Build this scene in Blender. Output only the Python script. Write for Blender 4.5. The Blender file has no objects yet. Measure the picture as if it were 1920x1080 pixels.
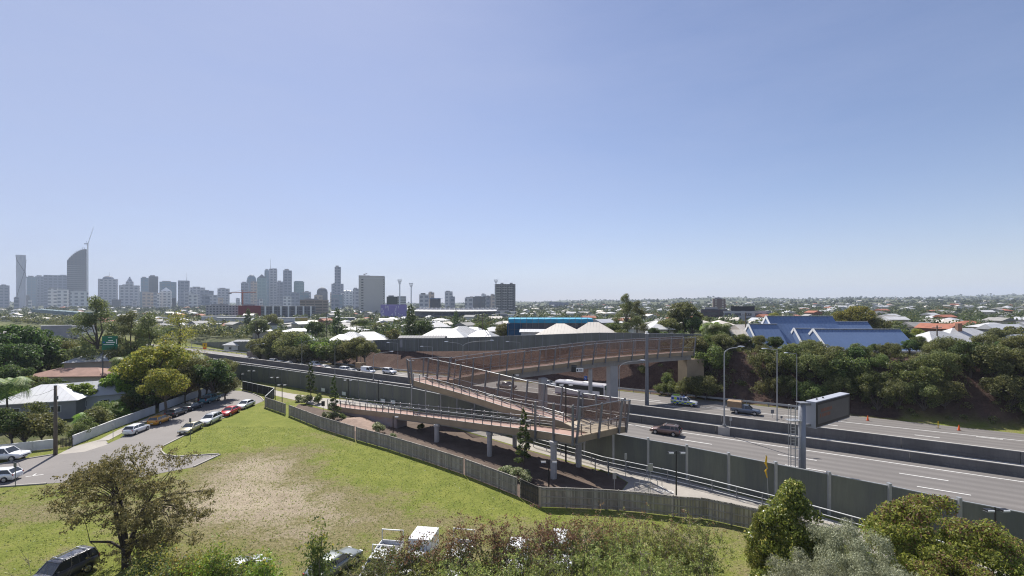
import bpy, math, random
import numpy as np
from mathutils import Vector, Matrix
from mathutils.geometry import tessellate_polygon
SC = bpy.context.scene
COL = SC.collection
# ---------------------------------------------------------------- camera, sky, sun, exposure
H, F, YH = 21.0, 853.33, 570.0          # eye height, focal length and horizon row of a 1920 px wide picture
cam = bpy.data.cameras.new("camera"); camo = bpy.data.objects.new("camera", cam); COL.objects.link(camo)
camo.location = (0, 0, H); camo.rotation_euler = (math.radians(90), 0, 0)
cam.sensor_width = 36.0; cam.lens = 16.0; cam.shift_y = 30.0/1920.0
cam.clip_start = 0.5; cam.clip_end = 30000
SC.camera = camo
SUN_EL = 50.0; SUN_AZ = math.degrees(math.atan2(-0.40, 0.91))     # clockwise from +Y
world = bpy.data.worlds.new("World"); SC.world = world; world.use_nodes = True
wn = world.node_tree.nodes; wl = world.node_tree.links; wn.clear()
sky = wn.new("ShaderNodeTexSky"); sky.sky_type = 'NISHITA'; sky.sun_disc = False
sky.sun_elevation = math.radians(SUN_EL); sky.sun_rotation = math.radians(SUN_AZ % 360)
sky.altitude = 20; sky.air_density = 1.0; sky.dust_density = 0.25; sky.ozone_density = 3.0
bg = wn.new("ShaderNodeBackground"); bg.inputs[1].default_value = 0.068
wo = wn.new("ShaderNodeOutputWorld"); tint = wn.new("ShaderNodeMix"); tint.data_type = 'RGBA'; tint.blend_type = 'MULTIPLY'; tint.inputs[0].default_value = 1.0
tint.inputs[7].default_value = (1.09, .97, 1.03, 1); wl.new(sky.outputs[0], tint.inputs[6]); 
wtc = wn.new("ShaderNodeTexCoord"); wsx = wn.new("ShaderNodeSeparateXYZ"); wl.new(wtc.outputs['Generated'], wsx.inputs[0])
wmp = wn.new("ShaderNodeMapping"); wmp.inputs['Scale'].default_value = (1.2, 1.2, 5.0); wmp.inputs['Rotation'].default_value = (.2, .35, .3); wl.new(wtc.outputs['Generated'], wmp.inputs[0])
wno = wn.new("ShaderNodeTexNoise"); wno.inputs['Scale'].default_value = 1.7; wno.inputs['Detail'].default_value = 7; wno.inputs['Roughness'].default_value = .62; wl.new(wmp.outputs[0], wno.inputs['Vector'])
w1 = wn.new("ShaderNodeMath"); w1.operation = 'MULTIPLY_ADD'; wl.new(wsx.outputs[0], w1.inputs[0]); w1.inputs[1].default_value = -.42; w1.inputs[2].default_value = .05
w2 = wn.new("ShaderNodeMath"); w2.operation = 'MULTIPLY_ADD'; wl.new(wno.outputs[0], w2.inputs[0]); w2.inputs[1].default_value = .55; wl.new(w1.outputs[0], w2.inputs[2]); w2.use_clamp = True
thin = wn.new("ShaderNodeMix"); thin.data_type = 'RGBA'; wl.new(w2.outputs[0], thin.inputs[0]); wl.new(tint.outputs[2], thin.inputs[6]); thin.inputs[7].default_value = (4.2, 4.8, 6.9, 1)
wl.new(thin.outputs[2], bg.inputs[0]); wl.new(bg.outputs[0], wo.inputs[0])
sd = bpy.data.lights.new("sun", 'SUN'); sd.energy = 4.8; sd.angle = math.radians(0.5); sd.color = (1.0, 0.955, 0.89)
suno = bpy.data.objects.new("sun", sd); COL.objects.link(suno)
az = math.radians(SUN_AZ); el = math.radians(SUN_EL)
TOSUN = Vector((math.sin(az)*math.cos(el), math.cos(az)*math.cos(el), math.sin(el)))
suno.rotation_euler = TOSUN.to_track_quat('Z', 'Y').to_euler(); suno.location = (0, 60, 90)
SC.view_settings.view_transform = 'Standard'; SC.view_settings.look = 'None'
SC.view_settings.exposure = 0.74; SC.view_settings.gamma = 1.0; SC.view_settings.use_curve_mapping = False
SC.cycles.max_bounces = 6; SC.cycles.diffuse_bounces = 2; SC.cycles.glossy_bounces = 2
SC.cycles.transmission_bounces = 4; SC.cycles.transparent_max_bounces = 16; SC.cycles.volume_bounces = 0
SC.cycles.use_denoising = True; SC.cycles.denoising_prefilter = 'NONE'; SC.cycles.denoising_input_passes = 'RGB_ALBEDO_NORMAL'; SC.cycles.use_adaptive_sampling = False; SC.cycles.filter_width = 1.15
rnd = random.Random(7)

# ---------------------------------------------------------------- where things stand
def P(px, py, z=0.0):
    d = (H-z)*F/(py-YH)
    return Vector(((px-960)/F*d, d, z))
def PD(px, py, D):
    return Vector(((px-960)/F*D, D, H-(py-YH)/F*D))
def W(a, o, z=0.0):                       # along the motorway (a, growing to the right) and across it (o)
    return Vector((.539*o+.842*a, .842*o-.539*a, z))
def sstep(t):
    t = np.clip(t, 0, 1); return t*t*(3-2*t)
def edge_o(a): return np.interp(a, [-110, -45], [99.5, 107.0])
def crest_z(a): return np.interp(a, [-600, -300, -122, -84, -46, -20, 60, 150, 400], [2.5, 3, 5, 6.7, 9.2, 9.8, 9.3, 8.5, 8])
def ground_z(X, Y):
    X = np.asarray(X, float); Y = np.asarray(Y, float)
    o = .539*X+.842*Y; a = .842*X-.539*Y
    e = edge_o(a); cz = crest_z(a)
    z = cz*sstep((o-e-1.5)/13.0)
    R = np.hypot(X, Y); r = X/np.maximum(Y, 1.0)
    right = np.interp(R, [0, 200, 400, 800, 1500, 2500, 4000, 6500, 20000], [9, 8.5, 6.5, 8, 15, 30, 54, 64, 64])
    left = np.interp(R, [0, 200, 400, 800, 1500, 2500, 4000, 6500, 20000], [5, 4, 2, 1.5, 1.5, 3, 14, 24, 24])
    wr = sstep((r+0.25)/0.7)
    pl = left*(1-wr)+right*wr
    amp = np.clip((R-330)/1700, 0, 1.0)*np.interp(R, [0, 2000, 6000], [2.5, 5, 13])
    pl = pl+amp*(np.sin(X/170+1.3)*np.cos(Y/230+.4)+.6*np.sin(X/75+Y/110)+.5*np.sin(X/410-Y/350+2)+.35*np.sin(X/47+.7)*np.sin(Y/61))
    pl = pl+26*np.exp(-((X-3900)/750)**2-((Y-4200)/900)**2)+9*np.exp(-((X-1700)/500)**2-((Y-3000)/700)**2)
    t = sstep((o-e-16)/60.0)
    z = z*(1-t)+pl*t
    return z
def gz(x, y): return float(ground_z(x, y))

# ---------------------------------------------------------------- materials
MATS = {}
def newmat(name):
    m = bpy.data.materials.new(name); m.use_nodes = True; m.node_tree.nodes.clear(); MATS[name] = m
    return m, m.node_tree.nodes, m.node_tree.links
def rgb(c): return (c[0], c[1], c[2], 1.0)
def mixc(n, l, fac, a, b):
    x = n.new("ShaderNodeMix"); x.data_type = 'RGBA'
    for sock, v in ((x.inputs[0], fac), (x.inputs[6], a), (x.inputs[7], b)):
        if hasattr(v, 'is_linked') or hasattr(v, 'links'): l.new(v, sock)
        elif isinstance(v, (tuple, list)): sock.default_value = rgb(v)
        else: sock.default_value = v
    return x.outputs[2]
def noise(n, l, coord, scale, detail=4, rough=.6):
    t = n.new("ShaderNodeTexNoise"); t.inputs['Scale'].default_value = scale
    t.inputs['Detail'].default_value = detail; t.inputs['Roughness'].default_value = rough
    if coord is not None: l.new(coord, t.inputs['Vector'])
    return t.outputs[0]
def ramp(n, l, src, stops):
    r = n.new("ShaderNodeValToRGB"); l.new(src, r.inputs[0])
    while len(r.color_ramp.elements) < len(stops): r.color_ramp.elements.new(.5)
    for e, (p, c) in zip(r.color_ramp.elements, stops):
        e.position = p; e.color = rgb(c) if isinstance(c, (tuple, list)) else (c, c, c, 1)
    return r.outputs[0]
def mth(n, l, op, a, b=None):
    m = n.new("ShaderNodeMath"); m.operation = op
    for i, v in enumerate((a, b)):
        if v is None: continue
        if isinstance(v, (int, float)): m.inputs[i].default_value = v
        else: l.new(v, m.inputs[i])
    return m.outputs[0]
def mat(name, col, rough=.7, var=.18, scale=1.2, metal=0.0, spec=.4, bump=0.0, col2=None, grain=0.0, alpha=1.0, streak=False, coat=0.0):
    if name in MATS: return MATS[name]
    m, n, l = newmat(name)
    o = n.new("ShaderNodeOutputMaterial"); b = n.new("ShaderNodeBsdfPrincipled"); l.new(b.outputs[0], o.inputs[0])
    tc = n.new("ShaderNodeTexCoord").outputs['Object']
    if streak:
        mp = n.new("ShaderNodeMapping"); l.new(tc, mp.inputs[0]); mp.inputs['Scale'].default_value = (1, 1, .12); tc = mp.outputs[0]
    c2 = col2 if col2 else tuple(x*(1-var) for x in col)
    f = noise(n, l, tc, scale, 5, .65)
    f = ramp(n, l, f, [(.35, 0.0), (.65, 1.0)])
    c = mixc(n, l, f, col, c2)
    if grain > 0:
        g = noise(n, l, tc, scale*14, 3, .7)
        c = mixc(n, l, ramp(n, l, g, [(.3, 0.0), (.7, grain)]), c, tuple(x*.45 for x in col))
    l.new(c, b.inputs['Base Color'])
    b.inputs['Roughness'].default_value = rough; b.inputs['Metallic'].default_value = metal
    b.inputs['Specular IOR Level'].default_value = spec; b.inputs['Alpha'].default_value = alpha
    if coat: b.inputs['Coat Weight'].default_value = coat; b.inputs['Coat Roughness'].default_value = .06
    if bump:
        bp = n.new("ShaderNodeBump"); bp.inputs['Strength'].default_value = bump; bp.inputs['Distance'].default_value = .1
        l.new(noise(n, l, tc, scale*9, 4, .7), bp.inputs['Height']); l.new(bp.outputs[0], b.inputs['Normal'])
    return m
def leafmat(name, dark, light, third=None, trans=.38, rough=.55):
    if name in MATS: return MATS[name]
    m, n, l = newmat(name)
    o = n.new("ShaderNodeOutputMaterial")
    g = n.new("ShaderNodeNewGeometry"); oi = n.new("ShaderNodeObjectInfo")
    k3 = lambda c, g: tuple(min(.8, v*g) for v in c); dark = k3(dark, 1.75); light = k3(light, 1.62); third = k3(third, 1.45) if third else None
    stops = [(0.0, dark), (.6, light)] + ([(.8, light), (1.0, third)] if third else [])
    c = ramp(n, l, g.outputs['Random Per Island'], stops)
    hsv = n.new("ShaderNodeHueSaturation"); l.new(c, hsv.inputs['Color'])
    l.new(mth(n, l, 'ADD', mth(n, l, 'MULTIPLY', oi.outputs['Random'], .035), .490), hsv.inputs['Hue'])
    l.new(mth(n, l, 'ADD', mth(n, l, 'MULTIPLY', oi.outputs['Random'], .45), .75), hsv.inputs['Value'])
    c = hsv.outputs[0]
    d = n.new("ShaderNodeBsdfPrincipled"); l.new(c, d.inputs['Base Color']); d.inputs['Roughness'].default_value = rough
    d.inputs['Specular IOR Level'].default_value = .3
    t = n.new("ShaderNodeBsdfTranslucent")
    h2 = n.new("ShaderNodeHueSaturation"); l.new(c, h2.inputs['Color']); h2.inputs['Value'].default_value = 1.5; h2.inputs['Hue'].default_value = .49
    l.new(h2.outputs[0], t.inputs['Color'])
    x = n.new("ShaderNodeMixShader"); x.inputs[0].default_value = trans
    l.new(d.outputs[0], x.inputs[1]); l.new(t.outputs[0], x.inputs[2]); l.new(x.outputs[0], o.inputs[0])
    return m
def facade(name, wall, glass, fl=3.4, bay=3.0, fz=.45, fu=.3, roof=(.3, .3, .3), gr=.25):
    """wall with a regular grid of windows (u = x+y on any upright face)"""
    if name in MATS: return MATS[name]
    m, n, l = newmat(name)
    o = n.new("ShaderNodeOutputMaterial"); b = n.new("ShaderNodeBsdfPrincipled"); l.new(b.outputs[0], o.inputs[0])
    tc = n.new("ShaderNodeTexCoord").outputs['Object']; s = n.new("ShaderNodeSeparateXYZ"); l.new(tc, s.inputs[0])
    u = mth(n, l, 'ADD', s.outputs[0], s.outputs[1])
    wu = mth(n, l, 'GREATER_THAN', mth(n, l, 'FRACT', mth(n, l, 'DIVIDE', u, bay)), fu)
    wz = mth(n, l, 'GREATER_THAN', mth(n, l, 'FRACT', mth(n, l, 'DIVIDE', s.outputs[2], fl)), fz)
    w = mth(n, l, 'MULTIPLY', wu, wz)
    g = n.new("ShaderNodeNewGeometry"); sn = n.new("ShaderNodeSeparateXYZ"); l.new(g.outputs['Normal'], sn.inputs[0])
    up = mth(n, l, 'GREATER_THAN', mth(n, l, 'ABSOLUTE', sn.outputs[2]), .6)
    gv = mixc(n, l, noise(n, l, tc, .35, 1), glass, tuple(min(1, x*2.2) for x in glass))
    wv = mixc(n, l, noise(n, l, tc, .06, 3), wall, tuple(x*.78 for x in wall))
    c = mixc(n, l, w, wv, gv); c = mixc(n, l, up, c, roof)
    l.new(c, b.inputs['Base Color'])
    l.new(mth(n, l, 'SUBTRACT', .75, mth(n, l, 'MULTIPLY', w, .75-gr)), b.inputs['Roughness'])
    return m

# ---------------------------------------------------------------- mesh building
class MB:
    def __init__(s): s.v = []; s.f = []; s.m = []; s.cur = 0
    def add(s, vs, fs):
        k = len(s.v); s.v += [tuple(p) for p in vs]
        s.f += [tuple(i+k for i in q) for q in fs]; s.m += [s.cur]*len(fs)
    def box(s, c, d, rz=0.0):
        x, y, z = d[0]/2, d[1]/2, d[2]/2; cs, sn = math.cos(rz), math.sin(rz)
        vs = []
        for sz in (-1, 1):
            for sx, sy in ((-1, -1), (1, -1), (1, 1), (-1, 1)):
                a, b = sx*x, sy*y
                vs.append((c[0]+a*cs-b*sn, c[1]+a*sn+b*cs, c[2]+sz*z))
        s.add(vs, [(3, 2, 1, 0), (4, 5, 6, 7), (0, 1, 5, 4), (1, 2, 6, 5), (2, 3, 7, 6), (3, 0, 4, 7)])
        return s
    def tube(s, p, q, r0, r1=None, n=8, cap=True):
        r1 = r0 if r1 is None else r1; p = Vector(p); q = Vector(q); d = (q-p)
        if d.length < 1e-6: return s
        d.normalize(); u = d.orthogonal().normalized(); w = d.cross(u)
        vs = [p+(u*math.cos(t)+w*math.sin(t))*r0 for t in [2*math.pi*i/n for i in range(n)]]
        vs += [q+(u*math.cos(t)+w*math.sin(t))*r1 for t in [2*math.pi*i/n for i in range(n)]]
        fs = [(i, (i+1) % n, n+(i+1) % n, n+i) for i in range(n)]
        if cap: fs += [tuple(range(n-1, -1, -1)), tuple(range(n, 2*n))]
        s.add(vs, fs); return s
    def path(s, pts, rs, n=6):
        if not isinstance(rs, (list, tuple)): rs = [rs]*len(pts)
        for i in range(len(pts)-1): s.tube(pts[i], pts[i+1], rs[i], rs[i+1], n)
        return s
    def beam(s, p, q, w, h, up=(0, 0, 1)):
        p = Vector(p); q = Vector(q); d = (q-p).normalized(); up = Vector(up)
        u = d.cross(up)
        u = Vector((1, 0, 0)) if u.length < 1e-4 else u.normalized()
        v = u.cross(d).normalized()
        vs = [a+u*sx*w/2+v*sy*h/2 for a in (p, q) for sx, sy in ((-1, -1), (1, -1), (1, 1), (-1, 1))]
        s.add(vs, [(0, 1, 2, 3), (7, 6, 5, 4), (0, 4, 5, 1), (1, 5, 6, 2), (2, 6, 7, 3), (3, 7, 4, 0)]); return s
    def prism(s, pts, z0, z1):
        n = len(pts); area = sum(pts[i][0]*pts[(i+1) % n][1]-pts[(i+1) % n][0]*pts[i][1] for i in range(n))
        if area < 0: pts = pts[::-1]
        vs = [(p[0], p[1], z0) for p in pts]+[(p[0], p[1], z1) for p in pts]
        s.add(vs, [tuple(range(n-1, -1, -1)), tuple(range(n, 2*n))]+[(i, (i+1) % n, n+(i+1) % n, n+i) for i in range(n)]); return s
    def strip(s, pts, w0, w1, h0, h1):
        """bar of section (w0..w1 to the left, h0..h1 up) swept along 3-D pts"""
        n = len(pts); pts = [Vector(p) for p in pts]; vs = []
        for i, p in enumerate(pts):
            d1 = (pts[i]-pts[i-1]) if i else (pts[1]-pts[0]); d2 = (pts[i+1]-pts[i]) if i < n-1 else d1
            d1 = Vector((d1.x, d1.y, 0)).normalized(); d2 = Vector((d2.x, d2.y, 0)).normalized()
            t = (d1+d2).normalized(); nn = Vector((-t.y, t.x, 0)); k = 1/max(.35, t.dot(d2))
            for a, b in ((w0, h0), (w1, h0), (w1, h1), (w0, h1)): vs.append(p+nn*a*k+Vector((0, 0, b)))
        fs = [(0, 1, 2, 3), (4*n-1, 4*n-2, 4*n-3, 4*n-4)]
        for i in range(n-1):
            for j in range(4): fs.append((4*i+j, 4*i+4+j, 4*i+4+(j+1) % 4, 4*i+(j+1) % 4))
        s.add(vs, fs); return s
    def loft(s, rings, cap=True, closed=True):
        n = len(rings[0]); vs = [p for r in rings for p in r]; fs = []
        for i in range(len(rings)-1):
            for j in range(n if closed else n-1): fs.append((i*n+j, i*n+(j+1) % n, (i+1)*n+(j+1) % n, (i+1)*n+j))
        if cap: fs += [tuple(range(n-1, -1, -1)), tuple(range((len(rings)-1)*n, len(rings)*n))]
        s.add(vs, fs); return s
    def ball(s, c, r, n=8, m=6):
        r = (r, r, r) if not isinstance(r, (tuple, list)) else r
        rings = [[(c[0]+r[0]*math.sin(math.pi*i/m)*math.cos(2*math.pi*j/n), c[1]+r[1]*math.sin(math.pi*i/m)*math.sin(2*math.pi*j/n), c[2]-r[2]*math.cos(math.pi*i/m)) for j in range(n)] for i in range(m+1)]
        rings[0] = [(c[0]+1e-4*math.cos(j), c[1]+1e-4*math.sin(j), c[2]-r[2]) for j in range(n)]; rings[-1] = [(c[0]+1e-4*math.cos(j), c[1]+1e-4*math.sin(j), c[2]+r[2]) for j in range(n)]
        return s.loft(rings, cap=False)
    def mesh(s, name, mats):
        me = bpy.data.meshes.new(name); me.from_pydata(s.v, [], s.f)
        if not isinstance(mats, (list, tuple)): mats = [mats]
        for m in mats: me.materials.append(m)
        if len(mats) > 1: me.polygons.foreach_set('material_index', s.m)
        me.update(); return me
    def build(s, name, mats, parent=None, smooth=False):
        me = s.mesh(name, mats)
        if smooth: me.shade_smooth()
        return put(name, me, parent)
def put(name, me, parent=None):
    o = bpy.data.objects.new(name, me); COL.objects.link(o)
    if parent is not None: o.parent = parent
    return o
def rel(mb, loc):                      # world-space builder -> local to a thing at loc
    mb.v = [(x-loc[0], y-loc[1], z-loc[2]) for x, y, z in mb.v]; return mb
def tag(o, label=None, cat=None, group=None, kind=None):
    if label: o['label'] = label
    if cat: o['category'] = cat
    if group: o['group'] = group
    if kind: o['kind'] = kind
    return o
def thing(name, label, cat, loc=(0, 0, 0), rz=0.0, group=None):
    o = bpy.data.objects.new(name, None); COL.objects.link(o); o.location = loc; o.rotation_euler = (0, 0, rz)
    o.empty_display_size = .3
    return tag(o, label, cat, group)
def copytree(root, loc, rz, label, group=None, scale=None, swap=None):
    def cp(o, par):
        c = o.copy(); COL.objects.link(c); c.parent = par
        if swap and c.data and o.name.split('.')[0] in swap: c.data = swap[o.name.split('.')[0]]
        for ch in o.children: cp(ch, c)
        return c
    r = root.copy(); COL.objects.link(r); r.location = loc; r.rotation_euler = (0, 0, rz); r['label'] = label
    if group: r['group'] = group
    if scale is not None: r.scale = (scale,)*3 if isinstance(scale, (int, float)) else scale
    for ch in root.children: cp(ch, r)
    return r
def sheet(name, polys, m, z):
    vs = []; fs = []
    for poly in polys:
        k = len(vs); pv = [Vector((p[0], p[1], z)) for p in poly]; vs += [tuple(p) for p in pv]
        for t in tessellate_polygon([pv]):
            a, b, c = [pv[i] for i in t]
            fs.append(tuple(k+i for i in (t if (b-a).cross(c-a).z > 0 else t[::-1])))
    me = bpy.data.meshes.new(name); me.from_pydata(vs, [], fs); me.materials.append(m); me.update()
    o = put(name, me); o['kind'] = 'structure'; return o
def resample(pts, step):
    pts = [Vector(p) for p in pts]; out = [pts[0].copy()]; acc = 0.0
    L = sum((pts[i+1]-pts[i]).length for i in range(len(pts)-1)); n = max(1, round(L/step)); st = L/n
    i = 0; pos = 0.0; seg = (pts[1]-pts[0]).length; start = 0.0
    for k in range(1, n+1):
        d = k*st
        while d > start+seg+1e-6 and i < len(pts)-2: start += seg; i += 1; seg = (pts[i+1]-pts[i]).length
        out.append(pts[i].lerp(pts[i+1], min(1, (d-start)/seg)))
    return out
def smooth_pts(pts, k=5):
    pts = [Vector(p) for p in pts]; out = []
    for i in range(len(pts)-1):
        p0 = pts[max(0, i-1)]; p1 = pts[i]; p2 = pts[i+1]; p3 = pts[min(len(pts)-1, i+2)]
        for j in range(k):
            t = j/k
            out.append(.5*((2*p1)+(p2-p0)*t+(2*p0-5*p1+4*p2-p3)*t*t+(3*p1-p0-3*p2+p3)*t**3))
    return out+[pts[-1]]

concrete = mat('concrete', (.33, .31, .285), .85, .25, .5, grain=.25, streak=True)
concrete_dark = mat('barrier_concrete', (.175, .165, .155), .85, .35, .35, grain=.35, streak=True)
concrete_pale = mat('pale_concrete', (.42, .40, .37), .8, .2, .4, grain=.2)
tanc = mat('tan_fascia', (.34, .265, .175), .8, .2, .5, grain=.2)
redc = mat('red_deck', (.36, .23, .185), .85, .2, .4, grain=.2)
steel = mat('grey_steel', (.20, .205, .22), .5, .15, 1.0, metal=.3)
steel_dark = mat('dark_steel', (.16, .17, .185), .5, .2, 1.0, metal=.3)
galv = mat('galvanised', (.36, .37, .38), .45, .12, 2.0, metal=.4)
black = mat('black_paint', (.018, .018, .02), .45, .2, 2)
white = mat('white_paint', (.78, .78, .76), .5, .06, 1.0)
rubber = mat('rubber', (.02, .02, .02), .8, .2, 3)
HAZE = 1.2e-4

def plankmat(name, c0, c1, c2):
    m, n, l = newmat(name); o = n.new("ShaderNodeOutputMaterial"); b = n.new("ShaderNodeBsdfPrincipled"); l.new(b.outputs[0], o.inputs[0])
    g = n.new("ShaderNodeNewGeometry"); c = ramp(n, l, g.outputs['Random Per Island'], [(0.0, c0), (.5, c1), (1.0, c2)])
    tc = n.new("ShaderNodeTexCoord").outputs['Object']; f_ = ramp(n, l, noise(n, l, tc, .45, 4, .65), [(.35, 0.0), (.7, .7)])
    l.new(mixc(n, l, f_, c, tuple(v*.55 for v in c1)), b.inputs['Base Color']); b.inputs['Roughness'].default_value = .9
    return m
# ================================================================ terrain
def axis(lo, hi, step, grow, far_lo, far_hi):
    a = list(np.arange(lo, hi+.01, step)); s = step
    while a[-1] < far_hi: s *= grow; a.append(a[-1]+s)
    s = step
    while a[0] > far_lo: s *= grow; a.insert(0, a[0]-s)
    return np.array(a)
xs = axis(-135, 135, 1.6, 1.065, -9500, 12500); ys = axis(14, 180, 1.6, 1.055, -150, 11500)
GX, GY = np.meshgrid(xs, ys); GZ = ground_z(GX, GY)
nx, ny = len(xs), len(ys)
verts = np.stack([GX.ravel(), GY.ravel(), GZ.ravel()], 1)
ii = (np.arange(ny-1)[:, None]*nx+np.arange(nx-1)[None, :]).ravel()
faces = np.stack([ii, ii+1, ii+1+nx, ii+nx], 1)
def npmesh(name, v, f, m, smooth=False):
    me = bpy.data.meshes.new(name); k = f.shape[1]
    me.vertices.add(len(v)); me.vertices.foreach_set('co', np.ascontiguousarray(v, dtype=np.float32).ravel())
    me.loops.add(f.size); me.loops.foreach_set('vertex_index', np.ascontiguousarray(f, dtype=np.int32).ravel())
    me.polygons.add(len(f)); me.polygons.foreach_set('loop_start', np.arange(0, f.size, k, dtype=np.int32))
    try: me.polygons.foreach_set('loop_total', np.full(len(f), k, dtype=np.int32))
    except Exception: pass
    if smooth: me.polygons.foreach_set('use_smooth', np.ones(len(f), dtype=bool))
    me.update(calc_edges=True)
    if m is not None: me.materials.append(m)
    return me
tm, n, l = newmat('ground_cover')
out = n.new("ShaderNodeOutputMaterial"); b = n.new("ShaderNodeBsdfPrincipled"); l.new(b.outputs[0], out.inputs[0])
b.inputs['Roughness'].default_value = .95; b.inputs['Specular IOR Level'].default_value = .1
tc = n.new("ShaderNodeTexCoord").outputs['Object']
def attr(nm):
    a = n.new("ShaderNodeAttribute"); a.attribute_name = nm; return a.outputs['Fac']
big = noise(n, l, tc, .055, 5, .65); mid = noise(n, l, tc, .35, 5, .7); fine = noise(n, l, tc, 2.6, 5, .8); vf = noise(n, l, tc, 7.5, 3, .8)
lush = mixc(n, l, ramp(n, l, mid, [(.35, 0.0), (.65, 1.0)]), (.150, .180, .034), (.235, .250, .056))
olive = mixc(n, l, ramp(n, l, fine, [(.35, 0.0), (.65, 1.0)]), (.155, .138, .064), (.275, .235, .120))
dirt = mixc(n, l, ramp(n, l, mid, [(.35, 0.0), (.65, 1.0)]), (.46, .385, .285), (.31, .25, .18))
dry = mth(n, l, 'ADD', attr('dry'), mth(n, l, 'MULTIPLY', mth(n, l, 'SUBTRACT', big, .5), 1.1))
dry = mth(n, l, 'ADD', dry, mth(n, l, 'MULTIPLY', mth(n, l, 'SUBTRACT', mid, .5), 1.25))
dry = mth(n, l, 'ADD', dry, mth(n, l, 'MULTIPLY', mth(n, l, 'SUBTRACT', fine, .5), .75))
g1 = mixc(n, l, ramp(n, l, dry, [(.22, 0.0), (.50, 1.0)]), lush, olive)
g2 = mixc(n, l, ramp(n, l, dry, [(.60, 0.0), (.88, 1.0)]), g1, dirt)
g2 = mixc(n, l, ramp(n, l, vf, [(.34, .60), (.52, 0.0)]), g2, (.045, .05, .018))
mulch = mixc(n, l, ramp(n, l, fine, [(.3, 0.0), (.7, 1.0)]), (.044, .027, .023), (.105, .066, .053))
mulch = mixc(n, l, ramp(n, l, mid, [(.45, 0.0), (.75, .6)]), mulch, (.135, .095, .072))
g3 = mixc(n, l, attr('mulch'), g2, mulch)
sub = mixc(n, l, ramp(n, l, mid, [(.4, 0.0), (.6, 1.0)]), (.045, .060, .024), (.11, .11, .06))
g4 = mixc(n, l, attr('suburb'), g3, sub)
l.new(g4, b.inputs['Base Color'])
bp = n.new("ShaderNodeBump"); bp.inputs['Strength'].default_value = .8; bp.inputs['Distance'].default_value = .25
l.new(mth(n, l, 'ADD', fine, mth(n, l, 'MULTIPLY', vf, .5)), bp.inputs['Height']); l.new(bp.outputs[0], b.inputs['Normal'])
tme = npmesh('ground', verts, faces, tm, True)
OO = .539*GX+.842*GY; AA = .842*GX-.539*GY; EE = edge_o(AA)
def blob(px, py, rx, ry, k=1.0):
    c = P(px, py); return k*np.exp(-(((GX-c.x)/rx)**2+((GY-c.y)/ry)**2))
dryv = .30+blob(500, 872, 8, 6, .66)+blob(470, 925, 10, 5.5, .36)+blob(390, 950, 7, 6, .26)+blob(600, 945, 12, 5.5, .30)+blob(60, 965, 7, 3, .42)+blob(900, 990, 12, 5, .22)+blob(560, 1010, 12, 5, .15)
dryv -= blob(440, 800, 12, 12, .50)+blob(700, 860, 13, 9, .45)+blob(880, 920, 9, 6, .40)+blob(40, 1000, 9, 5, .30)+blob(980, 960, 5, 3, .3)
mulchv = np.where(AA > 15, np.clip(((OO-EE)-2.0)/2.5, 0, 1), np.clip(((OO-EE)+.4)/1.0, 0, 1))*np.clip((31-(OO-EE))/3, 0, 1)*np.clip((AA+190)/30, 0, 1)
# garden bed below the walkway, between the timber fence and the bike path
subv = np.clip((OO-EE-27)/6, 0, 1)
subv = np.maximum(subv, np.clip((OO-EE-4)/4, 0, 1)*np.clip((-150-AA)/20, 0, 1))
subv = np.maximum(subv, np.clip((-66-GX)/3, 0, 1)*np.clip((72-OO)/4, 0, 1)*np.clip((GY-66)/2, 0, 1)*.85)
for nm, arr in (('dry', dryv), ('mulch', mulchv), ('suburb', subv)):
    a = tme.attributes.new(nm, 'FLOAT', 'POINT'); a.data.foreach_set('value', arr.ravel().astype(np.float32))
tag(put('ground', tme), kind='structure')

# ================================================================ roads
def asphalt(name, c1, c2, tracks=False):
    m, n, l = newmat(name)
    o = n.new("ShaderNodeOutputMaterial"); b = n.new("ShaderNodeBsdfPrincipled"); l.new(b.outputs[0], o.inputs[0])
    tc = n.new("ShaderNodeTexCoord").outputs['Object']
    c = mixc(n, l, ramp(n, l, noise(n, l, tc, .12, 5, .6), [(.35, 0.0), (.65, 1.0)]), c1, c2)
    c = mixc(n, l, ramp(n, l, noise(n, l, tc, 6, 4, .8), [(.35, .35), (.6, 0.0)]), c, tuple(x*.7 for x in c1))
    if tracks:
        mp = n.new("ShaderNodeMapping"); mp.inputs['Rotation'].default_value = (0, 0, math.atan2(.539, .842)); l.new(tc, mp.inputs[0])
        sx = n.new("ShaderNodeSeparateXYZ"); l.new(mp.outputs[0], sx.inputs[0])
        wv = mth(n, l, 'SINE', mth(n, l, 'MULTIPLY', sx.outputs[1], 2*math.pi/1.9))
        wv = mth(n, l, 'ADD', mth(n, l, 'MULTIPLY', wv, .35), .35)
        c = mixc(n, l, wv, c, tuple(x*.62 for x in c1))
        mp2 = n.new("ShaderNodeMapping"); mp2.inputs['Scale'].default_value = (.04, 1.6, 1); l.new(mp.outputs[0], mp2.inputs[0])
        c = mixc(n, l, ramp(n, l, noise(n, l, mp2.outputs[0], 1.0, 4, .6), [(.4, 0.0), (.7, .45)]), c, tuple(x*.72 for x in c1))
    c = mixc(n, l, ramp(n, l, noise(n, l, tc, .9, 6, .7), [(.56, 0.0), (.66, .35)]), c, tuple(x*.6 for x in c1))
    l.new(c, b.inputs['Base Color']); b.inputs['Roughness'].default_value = .78; b.inputs['Specular IOR Level'].default_value = .35
    bp = n.new("ShaderNodeBump"); bp.inputs['Strength'].default_value = .25; bp.inputs['Distance'].default_value = .02
    l.new(noise(n, l, tc, 9, 3, .8), bp.inputs['Height']); l.new(bp.outputs[0], b.inputs['Normal'])
    return m
asph_m = asphalt('motorway_asphalt', (.185, .170, .158), (.155, .143, .133), True)
asph_s = asphalt('street_asphalt', (.190, .172, .160), (.155, .142, .133))
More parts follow.
